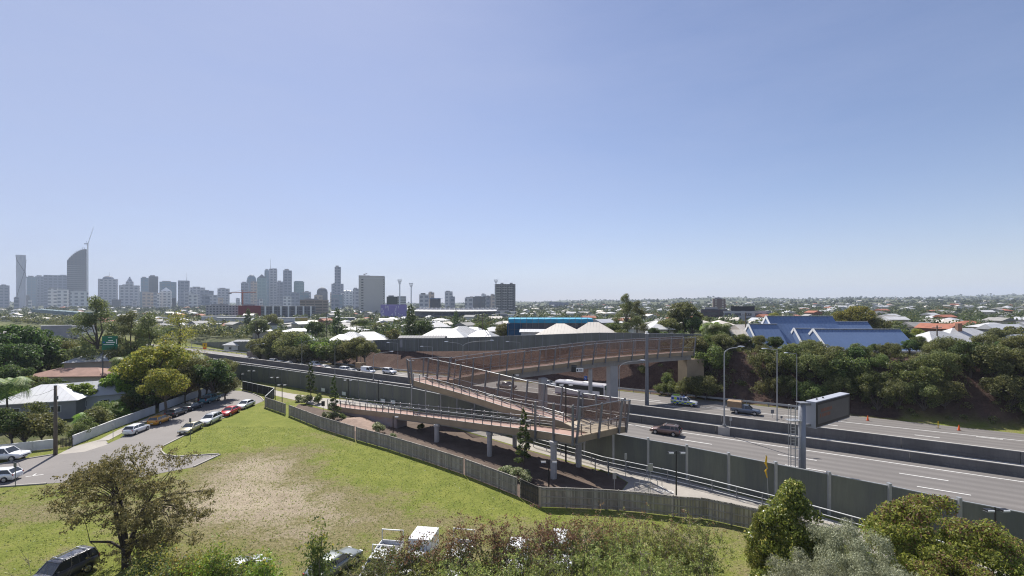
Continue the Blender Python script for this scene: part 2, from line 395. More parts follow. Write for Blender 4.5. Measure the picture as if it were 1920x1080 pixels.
path_m = mat('path_concrete', (.36, .33, .29), .85, .2, .3, grain=.25)
# near noise wall line (base points)
ZT = 4.05
NWL = [W(-260, 66.5), W(-180, 66.4)]+[Vector((*P(px, py, ZT).xy, 0)) for px, py in ((441, 682), (520, 692), (600, 703), (690, 716), (772, 728))]
NWR = [Vector((*P(px, py, ZT).xy, 0)) for px, py in ((772, 728), (960, 768), (1157, 815), (1220, 826), (1300, 840), (1430, 866), (1565, 892), (1650, 908), (1817, 943), (1920, 962))]
d = (NWR[-1]-NWR[-4]).normalized(); NWR.append(NWR[-1]+d*24)
A0, A1 = -900.0, 170.0
near_poly = [p.xy for p in NWL]+[p.xy for p in NWR[1:]]+[W(A1, 40).xy, W(A1, 80).xy, W(-260, 80).xy]
far_e = [(a, float(edge_o(a))-.6) for a in (A1, 20, -45, -78, -110, -260)]
far_poly = [W(-260, 86.6).xy, W(A1, 86.6).xy]+[W(a, o).xy for a, o in far_e]
sheet('motorway', [near_poly, far_poly], asph_m, .030)
sheet('busway', [[W(A0, 80.3).xy, W(A1, 80.3).xy, W(A1, 86.3).xy, W(A0, 86.3).xy]], asphalt('busway_asphalt', (.20, .19, .178), (.175, .165, .155), True), .034)
sheet('motorway_far_end', [[W(A0, 66).xy, W(-260, 66).xy, W(-260, 80).xy, W(A0, 80).xy], [W(A0, 86.6).xy, W(-260, 86.6).xy, W(-260, 98.9).xy, W(A0, 98.9).xy]], asph_m, .030)
# lane lines
mb = MB()
def dash(a0, a1, o, w=.095, z=.040):
    p, q = W(a0, o), W(a1, o); nn = Vector((.539, .842, 0))*w
    mb.add([(*(p-nn).xy, z), (*(q-nn).xy, z), (*(q+nn).xy, z), (*(p+nn).xy, z)], [(0, 1, 2, 3)])
dash(-260, A1, 77.7); dash(-260, A1, 80.75, .1); dash(-260, A1, 85.9, .1); dash(-260, A1, 88.2, .1)
dash(-260, -30, 67.4); dash(-30, A1, 60.2)
a = -250.0
while a < A1-5:
    dash(a, a+4.5, 73.4); dash(a+1, a+5.5, 69.2)
    if a > -20: dash(a+3, a+7.5, 64.9)
    dash(a+2, a+5, 92.3, .11); dash(a+5, a+8, 96.2, .11)
    if a > -60: dash(a, a+3, 100.2, .11)
    a += 13.0
for p, q in (((-60, 98.5), (-25, 98.5)), ((-25, 98.5), (100, 104.3))): # shoulder line of the far lanes
    u, v = W(*p), W(*q); nn = Vector((.539, .842, 0))*.1
    mb.add([(*(u-nn).xy, .041), (*(v-nn).xy, .041), (*(v+nn).xy, .041), (*(u+nn).xy, .041)], [(0, 1, 2, 3)])
tag(mb.build('lane_markings', mat('line_paint', (.68, .67, .64), .7, .15, .3)), kind='structure')

# street on the left
farK = [P(-330, 905), P(-60, 884), P(50, 861), P(107, 852), P(160, 846), P(203, 832), P(230, 820), P(275, 797), P(330, 773), P(375, 755), P(425, 737), P(440, 732.5)]
endK = [P(455, 733), P(472, 738), P(488, 745), P(494, 752)]
nearK = [P(475, 760), P(445, 772), P(412, 787), P(370, 804), P(335, 822), P(303, 838), P(300, 846), P(308, 853), P(330, 857), P(410, 852)]
stub = [P(412, 853), P(362, 876), P(250, 897), P(88, 907), P(0, 913), P(-300, 945)]
sheet('street', [[p.xy for p in farK+endK+nearK+stub]], asph_s, .020)
kb = MB()
for pts in (farK[:4], farK[6:], endK, nearK[1:], [P(412, 853), P(362, 876)], [P(88, 907), P(0, 913), P(-300, 945)]):
    kb.strip([Vector((p.x, p.y, 0)) for p in pts], -.02, .17, 0, .14)
tag(kb.build('kerb', mat('kerb_concrete', (.40, .37, .33), .85, .2, .5, grain=.2)), kind='structure')
fp = [P(203, 826), P(240, 806), P(290, 785), P(330, 767), P(380, 747), P(425, 731), P(442, 727)]
fpm = MB(); fpm.strip([Vector((p.x, p.y, .03)) for p in fp], -.05, 1.45, -.02, .03)
tag(fpm.build('footpath', path_m), kind='structure')
dv = [P(107, 853), P(137, 838), P(195, 822), P(204, 833), P(160, 847)]
sheet('driveway', [[p.xy for p in dv]], path_m, .026)
# parking letters on the street
mk = MB(); c = P(65, 892)
mk.box((c.x, c.y, .028), (1.6, .13, .004), .5); mk.box((c.x-.3, c.y+.2, .028), (.9, .13, .004), 1.9)
tag(mk.build('street_marking', MATS['line_paint']), kind='structure')

# bike path beside the noise wall
bpU = [P(470, 722), P(540, 737), P(600, 746), P(680, 752), P(800, 775), P(900, 803), P(1000, 832), P(1100, 858), P(1195, 880), P(1250, 892), P(1330, 914), P(1450, 944), P(1560, 975), P(1700, 1015), P(1900, 1080)]
bpL = [P(1900, 1150), P(1640, 1040), P(1500, 985), P(1445, 968), P(1380, 948), P(1325, 936), P(1200, 926), P(1165, 922), P(1178, 905), P(1150, 888), P(1080, 868), P(1000, 846), P(900, 816), P(800, 786), P(690, 764), P(640, 772), P(608, 766), P(560, 752), P(500, 738), P(450, 729)]
sheet('bike_path', [[p.xy for p in bpU+bpL]], path_m, .022)
bed = [P(545, 775), P(560, 757), P(640, 776), P(690, 767), P(800, 788), P(900, 818), P(1000, 848), P(1080, 870), P(1150, 890), P(1176, 905), P(1163, 923), P(1205, 958), P(1012, 950), P(970, 931), P(869, 890), P(800, 866), P(728, 842), P(665, 823), P(601, 804)]
bed_m = mat('garden_mulch', (.085, .058, .043), .95, .5, .6, bump=.6, col2=(.14, .10, .075), grain=.5)
sheet('garden_bed', [[p.xy for p in bed]], bed_m, .018)
slope = MB(); sp = [P(632, 787), P(690, 778), P(730, 800), P(702, 812), P(660, 808)]
slope.add([(p.x, p.y, .02) for p in sp]+[(sum(p.x for p in sp)/5-1.5, sum(p.y for p in sp)/5, 1.0)], [(i, (i+1) % 5, 5) for i in range(5)])
tag(slope.build('mulch_mound', mat('pink_mulch', (.34, .245, .19), .95, .3, 1.5, grain=.4)), kind='structure')
# marks on the path: bicycle, arrow, dashes
bm_ = MB(); zz = .028
def flat(p, q, w):
    d = (Vector(q)-Vector(p)); d = Vector((d.x, d.y, 0)).normalized(); nn = Vector((-d.y, d.x, 0))*w/2
    bm_.add([(*(Vector(p)-nn).xy, zz), (*(Vector(q)-nn).xy, zz), (*(Vector(q)+nn).xy, zz), (*(Vector(p)+nn).xy, zz)], [(0, 1, 2, 3)])
def ringf(c, r, w):
    k = 14
    for i in range(k):
        t0, t1 = 2*math.pi*i/k, 2*math.pi*(i+1)/k
        flat((c.x+r*math.cos(t0), c.y+r*math.sin(t0), 0), (c.x+r*math.cos(t1), c.y+r*math.sin(t1), 0), w)
c1, c2 = P(1239, 920), P(1256, 922.5)
ringf(c1, .36, .1); ringf(c2, .36, .1); mid_ = (c1+c2)/2+Vector((0, .55, 0))
flat(c1, mid_, .09); flat(mid_, c2, .09); flat(c1+Vector((.35, .35, 0)), c2+Vector((-.25, .5, 0)), .09)
flat(P(1222, 919), P(1243, 912), .12); flat(P(1243, 912), P(1234, 911.5), .1); flat(P(1243, 912), P(1243, 915), .1)
for u, v in (((1276, 910), (1291, 914)), ((1385, 938), (1400, 942)), ((1160, 880), (1172, 883))): flat(P(*u), P(*v), .09)
tag(bm_.build('path_marking', MATS['line_paint']), kind='structure')
# ================================================================ barriers and walls
def barrier(label, a0, a1, o, h, w=.55):
    mb = MB(); a = a0; L = 12.0
    while a < a1:
        b_ = min(a+L, a1)
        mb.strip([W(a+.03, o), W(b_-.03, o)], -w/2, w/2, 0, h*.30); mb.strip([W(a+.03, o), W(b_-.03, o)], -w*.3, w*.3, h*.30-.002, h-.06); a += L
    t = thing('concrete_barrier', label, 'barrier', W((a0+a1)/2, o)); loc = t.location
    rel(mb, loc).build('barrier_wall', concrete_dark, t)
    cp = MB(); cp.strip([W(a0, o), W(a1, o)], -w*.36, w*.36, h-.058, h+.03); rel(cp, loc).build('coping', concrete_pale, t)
    return t
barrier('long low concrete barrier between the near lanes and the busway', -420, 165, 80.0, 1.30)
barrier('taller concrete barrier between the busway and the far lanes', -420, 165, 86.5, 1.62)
def noise_wall(label, pts, h, step, mpanel, mpost, name='noise_wall', post_h=.12, cap=True, maxp=98, post_name='wall_post', pw=.2):
    pts = [Vector(p) for p in pts]; loc = (pts[0]+pts[-1])/2
    t = thing(name, label, 'noise wall', loc)
    rs = resample(pts, step)
    mb = MB(); mb.strip(rs, -.05, .05, 0, h); rel(mb, loc).build('wall_panel', mpanel, t)
    if cap:
        cb = MB(); cb.strip(rs, -.075, .075, h+.002, h+.07); rel(cb, loc).build('top_rail', galv, t)
    for p in rs[:maxp]:
        pb = MB(); pb.box((0, 0, (h+post_h)/2), (pw, pw+.08, h+post_h)); o = pb.build(post_name, mpost, t); o.location = p-loc
    return t
panel_green = mat('noise_panel_green', (.155, .165, .128), .6, .35, .35, grain=.3, streak=True, bump=.1, col2=(.095, .105, .100))
panel_grey = mat('noise_panel_grey', (.150, .160, .145), .7, .3, .3, grain=.2, streak=True)
noise_wall('grey green noise wall with close posts beside the near lanes, left of the walkway', NWL[1:], ZT, 2.75, panel_green, steel_dark, pw=.12)
noise_wall('dark green noise wall with wide spaced steel posts along the near lanes, right of the walkway', NWR, ZT, 4.6, panel_green, galv, post_h=.3, pw=.26)
# far noise wall on the crest
FW = []
for px, pyt, D in ((700, 638, 165), (735, 636.5, 160), (800, 635, 150), (900, 632, 139), (1000, 628.5, 131), (1120, 624, 122), (1220, 625, 117), (1314, 627, 112)):
    q = PD(px, pyt, D); FW.append((q, q.z))
pts = [Vector((q.x, q.y, q.z-4.2)) for q, _ in FW]
noise_wall('tall weathered green noise wall on top of the brown slope across the motorway', pts, 4.2, 2.1, panel_grey, steel, post_h=.1, pw=.16)
FW2 = [PD(345, 643, 235), PD(400, 641.5, 215), PD(470, 640, 195), PD(560, 640, 178), PD(640, 640, 168), PD(700, 638.5, 165.5)]
noise_wall('shorter dark noise wall behind the bushes beyond the far lanes', [Vector((q.x, q.y, q.z-4.6)) for q in FW2], 4.6, 2.6, panel_green, steel_dark, cap=False, pw=.1)
# low retaining wall left of the bushes
rw = [PD(464, 668, 176), PD(545, 674.5, 166), PD(556, 680, 163)]
t = thing('retaining_wall', 'low pale brick retaining wall beyond the far lanes in front of the bushes', 'wall', rw[0])
mb = MB(); mb.strip([Vector((q.x, q.y, 0)) for q in rw], -.2, .2, -.2, 2.6); rel(mb, rw[0]).build('wall_body', mat('pale_brick', (.28, .235, .20), .85, .25, .8, grain=.4), t)
# guard rail on the far shoulder
def guardrail(label, a0, a1, offs):
    pts = [W(a, float(edge_o(a))+offs) for a in np.arange(a0, a1+1, 6)]
    t = thing('guard_rail', label, 'guard rail', pts[0]); mb = MB(); mb.strip(pts, -.06, .06, .45, .82); rel(mb, pts[0]).build('rail', galv, t)
    for p in resample(pts, 4.0)[:98]:
        pb = MB(); pb.box((0, 0, .35), (.12, .12, .7)); o = pb.build('post', steel, t); o.location = p-pts[0]
guardrail('long steel guard rail on the far shoulder of the motorway', -250, 2, -.1)

# ================================================================ timber and other fences
pal_m = plankmat('weathered_timber', (.17, .15, .13), (.30, .275, .245), (.44, .41, .37))
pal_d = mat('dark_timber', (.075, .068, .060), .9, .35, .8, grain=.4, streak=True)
def timber_fence(label, pts, h=2.0, m=None, step=2.6):
    m = m or pal_m; pts = [Vector((p[0], p[1], 0)) for p in pts]; loc = pts[0]; r = random.Random(len(label))
    t = thing('timber_fence', label, 'fence', loc); mb = MB()
    for p in resample(pts, .135):
        pass
    rs = resample(pts, .135)
    for i in range(len(rs)-1):
        p, q = rs[i], rs[i+1]; d = (q-p); L = d.length; d.normalize(); nn = Vector((-d.y, d.x, 0)); c = (p+q)/2
        hh = h-r.random()*.05; off = .012 if i % 2 else -.006
        mb.box((c.x+nn.x*off, c.y+nn.y*off, .06+(hh-.06)/2), (L*.93, .018, hh-.06), math.atan2(d.y, d.x))
    rel(mb, loc).build('palings', m, t)
    for zz_ in (.35, 1.05, h-.25):
        rb = MB(); rb.strip(pts, -.075, -.025, zz_, zz_+.09); rel(rb, loc).build('fence_rail', m, t)
    cb = MB(); cb.strip(pts, -.05, .05, h+.004, h+.035); rel(cb, loc).build('capping', m, t)
    for p in resample(pts, step)[:98]:
        pb = MB(); pb.box((0, 0, (h+.08)/2), (.12, .12, h+.08)); o = pb.build('fence_post', pal_m, t); o.location = p-loc
    return t
G = lambda *a: [P(x, y) for x, y in a]
timber_fence('short timber fence section at the end of the cul-de-sac, before the first gap', G((497, 763.5), (535, 777)))
timber_fence('timber fence section on the grass slope between the first and second gaps', G((542, 779.5), (601, 803.5), (664, 823.5)))
timber_fence('long timber fence section beside the grass below the walkway', G((668, 825), (728, 842.5), (800, 866), (868, 889.5)))
timber_fence('timber fence section in front of the flowering bush under the walkway', G((873, 891.5), (920, 910), (969, 930)))
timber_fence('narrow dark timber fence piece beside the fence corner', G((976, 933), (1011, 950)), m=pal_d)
timber_fence('long weathered timber fence facing the camera behind the red leaved shrubs', G((1014, 951), (1066, 952.5), (1130, 955.5), (1200, 961), (1274, 970), (1325, 974), (1374, 985), (1427, 997), (1500, 1018), (1560, 1038)), h=2.05)
dk = mat('dark_mesh_fence', (.035, .036, .035), .8, .3, 2)
def plain_fence(name, label, pts, h, th, m, cap=None, posts=None, cat='fence'):
    pts = [Vector((p[0], p[1], 0)) for p in pts]; loc = pts[0]; t = thing(name, label, cat, loc)
    mb = MB(); mb.strip(pts, -th/2, th/2, .05, h); rel(mb, loc).build('fence_panel', m, t)
    if cap: cb = MB(); cb.strip(pts, -th, th, h+.002, h+.06); rel(cb, loc).build('top_rail', cap, t)
    if posts:
        for p in resample(pts, posts)[:98]:
            pb = MB(); pb.box((0, 0, (h+.05)/2), (.1, th+.1, h+.05)); o = pb.build('fence_post', steel_dark if cap else m, t); o.location = p-loc
    return t
plain_fence('screen_fence', 'dark screened fence at the head of the cul-de-sac', G((455, 731), (514, 745)), 2.1, .06, dk, galv, 2.4)
plain_fence('screen_fence', 'dark fence return joining the cul-de-sac fence to the timber fence', G((514, 745.5), (497, 763)), 2.1, .05, dk, galv, 2.4)
whf = mat('white_fence_paint', (.62, .62, .63), .7, .12, .6, grain=.15, streak=True)
def white_fence(label, pts, h=1.5):
    t = plain_fence('white_fence', label, pts, h, .07, whf, None, 2.4)
    cb = MB(); cb.strip([Vector((p[0], p[1], 0)) for p in pts], -.09, .09, h+.003, h+.05); rel(cb, pts[0].xy.to_3d()).build('capping', white, t)
white_fence('long white timber fence beside the footpath behind the parked cars', G((137, 836), (212, 805), (290, 775.5)))
white_fence('white timber fence behind the street tree trunks, beyond the narrow gate', G((299, 772), (350, 752), (422, 728)))
white_fence('white timber fence at left edge behind the white pickup', G((-120, 866), (0, 853), (103, 841)), 1.35)
# brown gate between the two white fences
t = thing('garden_gate', 'dark slatted garden gate beside the timber power pole', 'gate', P(113, 840))
for i in range(9):
    mb = MB(); mb.box((.1+i*.16, 0.05*i, .75), (.06, .05, 1.4)); mb.build('slat', pal_d, t)
for zz_ in (.25, 1.2): mb = MB(); mb.beam((0, 0, zz_), (1.5, .45, zz_), .05, .08); mb.build('gate_rail', pal_d, t)

# ================================================================ pedestrian and cycle bridge
LN = smooth_pts([P(*a) for a in ((614, 761, .55), (664, 768, 1.35), (742, 776.5, 2.45), (820, 786, 3.4), (925, 799.5, 4.3), (1005, 809.5, 5.0), (1075, 820.5, 5.5))], 6)
MN = smooth_pts([P(*a) for a in ((775, 714.8, 7.6), (829, 729.5, 7.2), (889, 746.5, 6.65), (957, 767.5, 6.1), (1010, 779.5, 5.75), (1056, 793, 5.5))], 6)
TN = smooth_pts([P(*a) for a in ((850, 711.5, 7.7), (944, 697, 8.5), (1065, 682, 9.2), (1127, 673.5, 9.5), (1210, 666.5, 9.8), (1300, 660.5, 10.0))], 6)
def offset(pts, w, dz=0):
    out = []
    for i, p in enumerate(pts):
        a_ = pts[max(0, i-1)]; b_ = pts[min(len(pts)-1, i+1)]; d = (b_-a_); d = Vector((d.x, d.y, 0)).normalized()
        out.append(p+Vector((-d.y, d.x, 0))*w+Vector((0, 0, dz)))
    return out
WL_, WM_, WT_ = 2.7, 2.7, 3.2
BL = P(925, 830); BL.z = 0
bridge = thing('pedestrian_bridge', 'zigzag ramped concrete walking and cycling bridge with leaning steel posts crossing the motorway', 'footbridge', BL)
def bb(mb, name, m, smooth=False): return rel(mb, BL).build(name, m, bridge, smooth)
def run(pts, w, th=.75):
    mb = MB(); mb.strip(pts, .12, w-.12, -.25, -.02); bb(mb, 'deck', redc)
    mb = MB(); mb.strip(pts, 0, .118, -th, .12); bb(mb, 'fascia', tanc)
    mb = MB(); mb.strip(pts, w-.118, w, -th, .12); bb(mb, 'fascia', tanc)
    mb = MB(); mb.strip(pts, -.02, .14, .122, .16); bb(mb, 'kerb_cap', concrete_pale)
    mb = MB(); mb.strip(pts, .3, w-.3, -th-.25, -.252); bb(mb, 'girder', concrete)
run(LN, WL_); run(MN, WM_)
run(TN, WT_, .62)
g2 = MB(); g2.strip(TN, .7, WT_-.7, -1.75, -.88); bb(g2, 'box_girder', concrete)
# corner platform
c0 = LN[-1]; c1 = P(1159, 801.6, 5.5); c2 = P(1173, 800, 5.5); c3 = offset(MN, WM_)[-1]; c3 = Vector((c3.x+1.0, c3.y, 5.5)); c4 = MN[-1]; c5 = offset(LN, WL_)[-1]
plat = [c0, c1, c2, c3, c4, c5]
def slab(poly, z0, z1, name, m):
    mb = MB(); mb.prism([(p.x, p.y) for p in poly], z0, z1); return bb(mb, name, m)
slab(plat, 4.75, 5.48, 'platform', tanc)
ins = [p+(Vector((sum(q.x for q in plat)/6, sum(q.y for q in plat)/6, 5.5))-p)*.05 for p in plat]
slab(ins, 5.482, 5.51, 'platform_paving', mat('sand_paving', (.42, .35, .26), .85, .2, .6))
t0 = MN[0]
tp = [t0, Vector((-18.3, 81.5, 7.6)), Vector((-14.8, 84.6, 7.6)), offset(TN, WT_)[0], TN[0], offset(MN, WM_)[0]]
slab(tp, 6.85, 7.60, 'platform', tanc); 
slab([p+(Vector((-14.7, 81.3, 0))-p)*.06 for p in tp], 7.602, 7.64, 'platform_paving', redc)
# columns
colm = mat('column_concrete', (.40, .39, .38), .8, .15, .4, grain=.15)
def column(px, py, zt, w=.62, dd=.62):
    p = P(px, py); mb = MB(); mb.prism([(p.x+w/2*math.cos(t), p.y+dd/2*math.sin(t)) for t in [math.radians(22.5+45*i) for i in range(8)]], 0, zt); bb(mb, 'column', colm)
    mb = MB(); mb.prism([(p.x+(w/2+.12)*math.cos(t), p.y+(dd/2+.12)*math.sin(t)) for t in [math.radians(22.5+45*i) for i in range(8)]], zt-.35, zt-.004); bb(mb, 'column_head', colm)
column(819, 828.5, 2.65, .75, .75); column(918, 855, 3.35, .75, .75); column(1038, 897, 4.5, .8, .8); column(1085, 875, 4.74, .8, .8); column(1131, 862, 4.74, .8, .8)
column(965, 838, 4.4, .7, .7)
column(817, 768, 6.6, 1.3, .9); column(886, 788, 5.4, .7, .7); column(800, 763, 6.6, .5, .5)
p = P(1148, 753)
mb = MB(); mb.box((p.x, p.y, 3.9), (2.15, 1.3, 7.8), .5); bb(mb, 'pier', colm)
p = P(1107, 760); mb = MB(); mb.prism([(p.x+.42*math.cos(t), p.y+.42*math.sin(t)) for t in [math.radians(45*i) for i in range(8)]], 0, 7.5); bb(mb, 'pier', colm)
p = P(1018, 778); mb = MB(); mb.box((p.x, p.y, 3.5), (1.4, 1.0, 7.0), .5); bb(mb, 'pier', colm)
# abutment and retaining wall under the first ramp
e0 = TN[-1]; ab = [e0+Vector((-1.2, .6, 0)), e0+Vector((3, 1.4, 0)), e0+Vector((2, 4.4, 0)), e0+Vector((-2.2, 3.6, 0))]
slab(ab, 0.3, 8.3, 'abutment', tanc)
rwp = [q for q in LN if q.x < P(742, 776.5, 2.45).x+.01]
mb = MB(); n_ = len(rwp); vs = []
for q in rwp: vs += [(q.x+.12, q.y+.1, -.3), (q.x+.12, q.y+.1, max(-.25, q.z-.77))]
mb.add(vs, [(2*i, 2*i+2, 2*i+3, 2*i+1) for i in range(n_-1)])
far = offset(rwp, 2.3)
vs = []
for q in far: vs += [(q.x, q.y, -.3), (q.x, q.y, max(-.25, q.z-.77))]
mb.add(vs, [(2*i+1, 2*i+3, 2*i+2, 2*i) for i in range(n_-1)])
q, f_ = rwp[-1], far[-1]; mb.add([(q.x+.12, q.y+.1, -.3), (f_.x, f_.y, -.3), (f_.x, f_.y, q.z-.77), (q.x+.12, q.y+.1, q.z-.77)], [(0, 1, 2, 3)])
bb(mb, 'retaining_wall', mat('block_wall', (.27, .255, .27), .85, .2, .5, grain=.2, col2=(.27, .20, .17)))
# hand rails with short posts
def handrail(pts, side_w, step=1.75, h=1.15, skip_end=0):
    ln = offset(pts, side_w); rs = resample(ln, step)
    if skip_end: rs = rs[:-skip_end]
    for hh, r_ in ((h, .042), (h-.45, .02), (h-.8, .02)):
        mb = MB(); mb.path([p+Vector((0, 0, hh+.12)) for p in rs], r_, 6); bb(mb, 'handrail' if hh == h else 'lower_rail', galv)
    for p in rs:
        mb = MB(); mb.box((p.x, p.y, p.z+(h+.1)/2), (.11, .11, h+.1)); bb(mb, 'railing_post', steel)
        mb.v = []; 
    for p in rs: mb = MB(); mb.box((p.x, p.y, p.z+h+.21), (.13, .13, .1)); bb(mb, 'post_cap', white)
handrail(LN, .05, 1.75, skip_end=4); handrail(LN, WL_-.05, 2.6, skip_end=2); handrail(MN, .05, 1.75)
# tall leaning posts with wire mesh
mm, n, l = newmat('wire_mesh')
o_ = n.new("ShaderNodeOutputMaterial"); tr = n.new("ShaderNodeBsdfTransparent"); b = n.new("ShaderNodeBsdfPrincipled")
b.inputs['Base Color'].default_value = (.25, .155, .11, 1); b.inputs['Roughness'].default_value = .5; b.inputs['Metallic'].default_value = .4
x = n.new("ShaderNodeMixShader"); x.inputs[0].default_value = .42; l.new(tr.outputs[0], x.inputs[1]); l.new(b.outputs[0], x.inputs[2]); l.new(x.outputs[0], o_.inputs[0])
def screen(pts, h, step, lean=.45, out=-1, mesh=True, low=-.9, rail=True, jitter=0.0, w=.15):
    rs = resample(pts, step); n_ = len(rs); tops = []; bots = []
    for i, p in enumerate(rs):
        a_ = rs[max(0, i-1)]; b_ = rs[min(n_-1, i+1)]; d = (b_-a_); d = Vector((d.x, d.y, 0)).normalized(); nn = Vector((-d.y, d.x, 0))*out
        top = p+nn*lean+d*.30+Vector((0, 0, h)); bot = p+nn*.12+Vector((0, 0, low)); tops.append(top); bots.append(p+nn*.1+Vector((0, 0, .15)))
        mb = MB(); mb.beam(bot, top, w, w*1.9, up=nn); bb(mb, 'leaning_post', steel)
    if rail:
        mb = MB(); mb.path([t_+Vector((0, 0, -.12)) for t_ in tops], .06, 6); bb(mb, 'top_rail', galv)
        mb = MB(); mb.path([b_.lerp(t_, .32) for b_, t_ in zip(bots, tops)], .035, 5); bb(mb, 'mid_rail', galv)
    if mesh:
        vs = [v for b_, t_ in zip(bots, tops) for v in (b_, t_+Vector((0, 0, -.15)))]
        mb = MB(); mb.add(vs, [(2*i, 2*i+2, 2*i+3, 2*i+1) for i in range(n_-1)]); bb(mb, 'mesh_screen', mm)
screen(TN, 3.5, 3.35, out=-1); screen(offset(TN, WT_), 3.5, 3.35, out=1, lean=.4)
screen(offset(MN, WM_), 3.8, 2.9, out=1, lean=.45)
screen([c0+Vector((.3, .15, 0)), c1], 3.6, 4.2, out=-1, low=-.7)
screen([c2, c3], 3.5, 2.2, out=-1, low=-.7)
screen([c1, c2], 3.5, 2.0, out=-1, low=-.7)
screen(LN[-7:], 3.9, 3.0, out=-1, mesh=False, rail=False, low=-.9)
screen([tp[0], tp[1]], 3.6, 2.4, out=1, mesh=True, low=-.7); screen([tp[1], tp[2], tp[3]], 3.6, 2.6, out=1, low=-.7)
handrail([c0, c1], .25, 1.4, h=1.1)

# small route sign hung below the top deck and the blue sign behind it
def board(name, label, cat, loc, w, h, z0, m, mpost=None, rz=0.0, face=None, posts=1):
    t = thing(name, label, cat, loc, rz)
    mb = MB(); mb.box((0, 0, z0+h/2), (w, .05, h)); mb.build('sign_board', m, t)
    if posts:
        for i in range(posts):
            xx = 0 if posts == 1 else (-w*.35+i*w*.7/(posts-1))
            mb = MB(); mb.tube((xx, .06, 0), (xx, .06, z0+h), .045, n=6); mb.build('sign_post', mpost or galv, t)
    return t
def text(body, size, m, parent, loc, name='lettering', align='CENTER', rot=None):
    cu = bpy.data.curves.new('t', 'FONT'); cu.body = body; cu.size = size; cu.align_x = align; cu.align_y = 'CENTER'; cu.extrude = .01
    to = bpy.data.objects.new('t', cu); COL.objects.link(to)
    dg = bpy.context.evaluated_depsgraph_get(); me = bpy.data.meshes.new_from_object(to.evaluated_get(dg))
    bpy.data.objects.remove(to); me.materials.clear(); me.materials.append(m)
    o = put(name, me, parent); o.location = loc; o.rotation_euler = rot or (math.radians(90), 0, 0); return o
blue_s = mat('blue_sign', (.03, .10, .42), .5, .1, 2); green_s = mat('green_sign', (.012, .16, .085), .5, .1, 1); yel = mat('yellow_sign', (.75, .45, .02), .5, .1, 2)
orange = mat('orange_plastic', (.80, .12, .02), .5, .1, 2)
b1_ = board('route_sign', 'small white route sign hanging under the upper deck of the footbridge', 'sign', PD(1087, 694, 88), 1.4, .75, -.35, white, posts=0)
for k in range(2): mb = MB(); mb.box((.15, -.035, .12-k*.22), (.7, .02, .08)); mb.build('line_of_text', black, b1_)
mb = MB(); mb.box((-.45, -.035, 0), (.25, .02, .4)); mb.build('route_symbol', black, b1_)
bx_ = thing('equipment_box', 'dark box fixed to the girder beside the small route sign', 'box', PD(1078, 691, 89))
mb = MB(); mb.box((-.2, 0, 0), (1.0, .4, 1.4)); mb.build('box_body', black, bx_); mb = MB(); mb.box((-.2, -.21, .5), (1.1, .04, .1)); mb.build('box_lid', steel_dark, bx_)
b2_ = board('phone_sign', 'small blue emergency telephone sign on the far shoulder behind the coach', 'sign', P(1098, 724), .8, 1.0, 1.6, blue_s)
mb = MB(); mb.path([(-.15, -.04, 2.4), (-.2, -.04, 2.1), (.05, -.04, 1.85), (.18, -.04, 1.9)], .06, 6); mb.build('telephone_symbol', white, b2_)

# ================================================================ lamps and poles
lampw = mat('lamp_white', (.75, .76, .78), .35, .05, 3)
def street_lamp(label, base, zt, dx, dy=0.0, group='tall curved lamps along the motorway', r=.13, second=None, straight=False):
    z0 = base[2]; t = thing('street_lamp', label, 'street lamp', base, 0, group); h = zt-z0
    L = math.hypot(dx, dy); r = r*.78
    hb = h-(.25 if straight else min(1.6, L*.6))
    mb = MB(); mb.tube((0, 0, 0), (0, 0, hb), r, r*.62, 8); mb.build('pole', galv, t)
    mb = MB(); mb.tube((0, 0, 0), (0, 0, .35), r*1.9, r*1.9, 8); mb.build('pole_base', steel, t)
    for ax, ay, hh in [(dx, dy, h)]+([second] if second else []):
        pts = [(0, 0, hb-.05)]
        for k in range(1, 7):
            u = k/6
            if straight: pts.append((ax*u, ay*u, hb+(hh-hb)*u))
            else: pts.append((ax*(1-math.cos(u*math.pi/2)*1.0)*.85 if u < 1 else ax*.85, ay*(1-math.cos(u*math.pi/2))*.85, hb+(hh-.2-hb)*math.sin(u*math.pi/2)))
        pts.append((ax, ay, hh))
        mb = MB(); mb.path(pts, [r*.6]+[r*.5]*6+[r*.42], 6); mb.build('curved_arm', galv, t)
        ln_ = math.hypot(ax, ay); ux, uy = ax/ln_, ay/ln_
        mb = MB(); rg = []
        for s_, w_, h_ in ((-.1, .08, .05), (.15, .17, .09), (.55, .2, .1), (.85, .1, .05)):
            rg.append([(ax+ux*s_-uy*w_*c_, ay+uy*s_+ux*w_*c_, hh+h_*d_) for c_, d_ in ((-1, -.4), (-.6, 1), (.6, 1), (1, -.4))])
        mb.loft(rg); mb.build('lamp_head', lampw, t)
    return t
def onbar(px, o): r = (px-960)/F; D = o/(.539*r+.842); return Vector((r*D, D, 0))
def zt_of(py, D): return H-(py-YH)/F*D
def sl(label, px, py, o, dxpx, zb=0.0, **k):
    p = onbar(px, o); p.z = zb; zt = zt_of(py, p.y); street_lamp(label, p, zt, dxpx*p.y/F, -.25*abs(dxpx*p.y/F), **k)
sl('tallest curved lamp, standing on a block of the nearest barrier beside the bronze wagon', 1358, 649, 80, 24, r=.19, zb=1.34)
p = onbar(1358, 80); t = thing('lamp_plinth', 'concrete block built into the near barrier under the tallest lamp', 'plinth', p)
mb = MB(); mb.box((0, -.0, .62), (1.7, 1.0, 1.24), math.atan2(-.539, .842)); mb.build('plinth_body', concrete_pale, t)
mb = MB(); mb.box((0, 0, 1.28), (1.3, .7, .1), math.atan2(-.539, .842)); mb.build('plinth_top', concrete_pale, t)
sl('straight armed lamp just behind the second barrier, left of the message sign', 1457, 653, 87.6, -24, r=.14, straight=True)
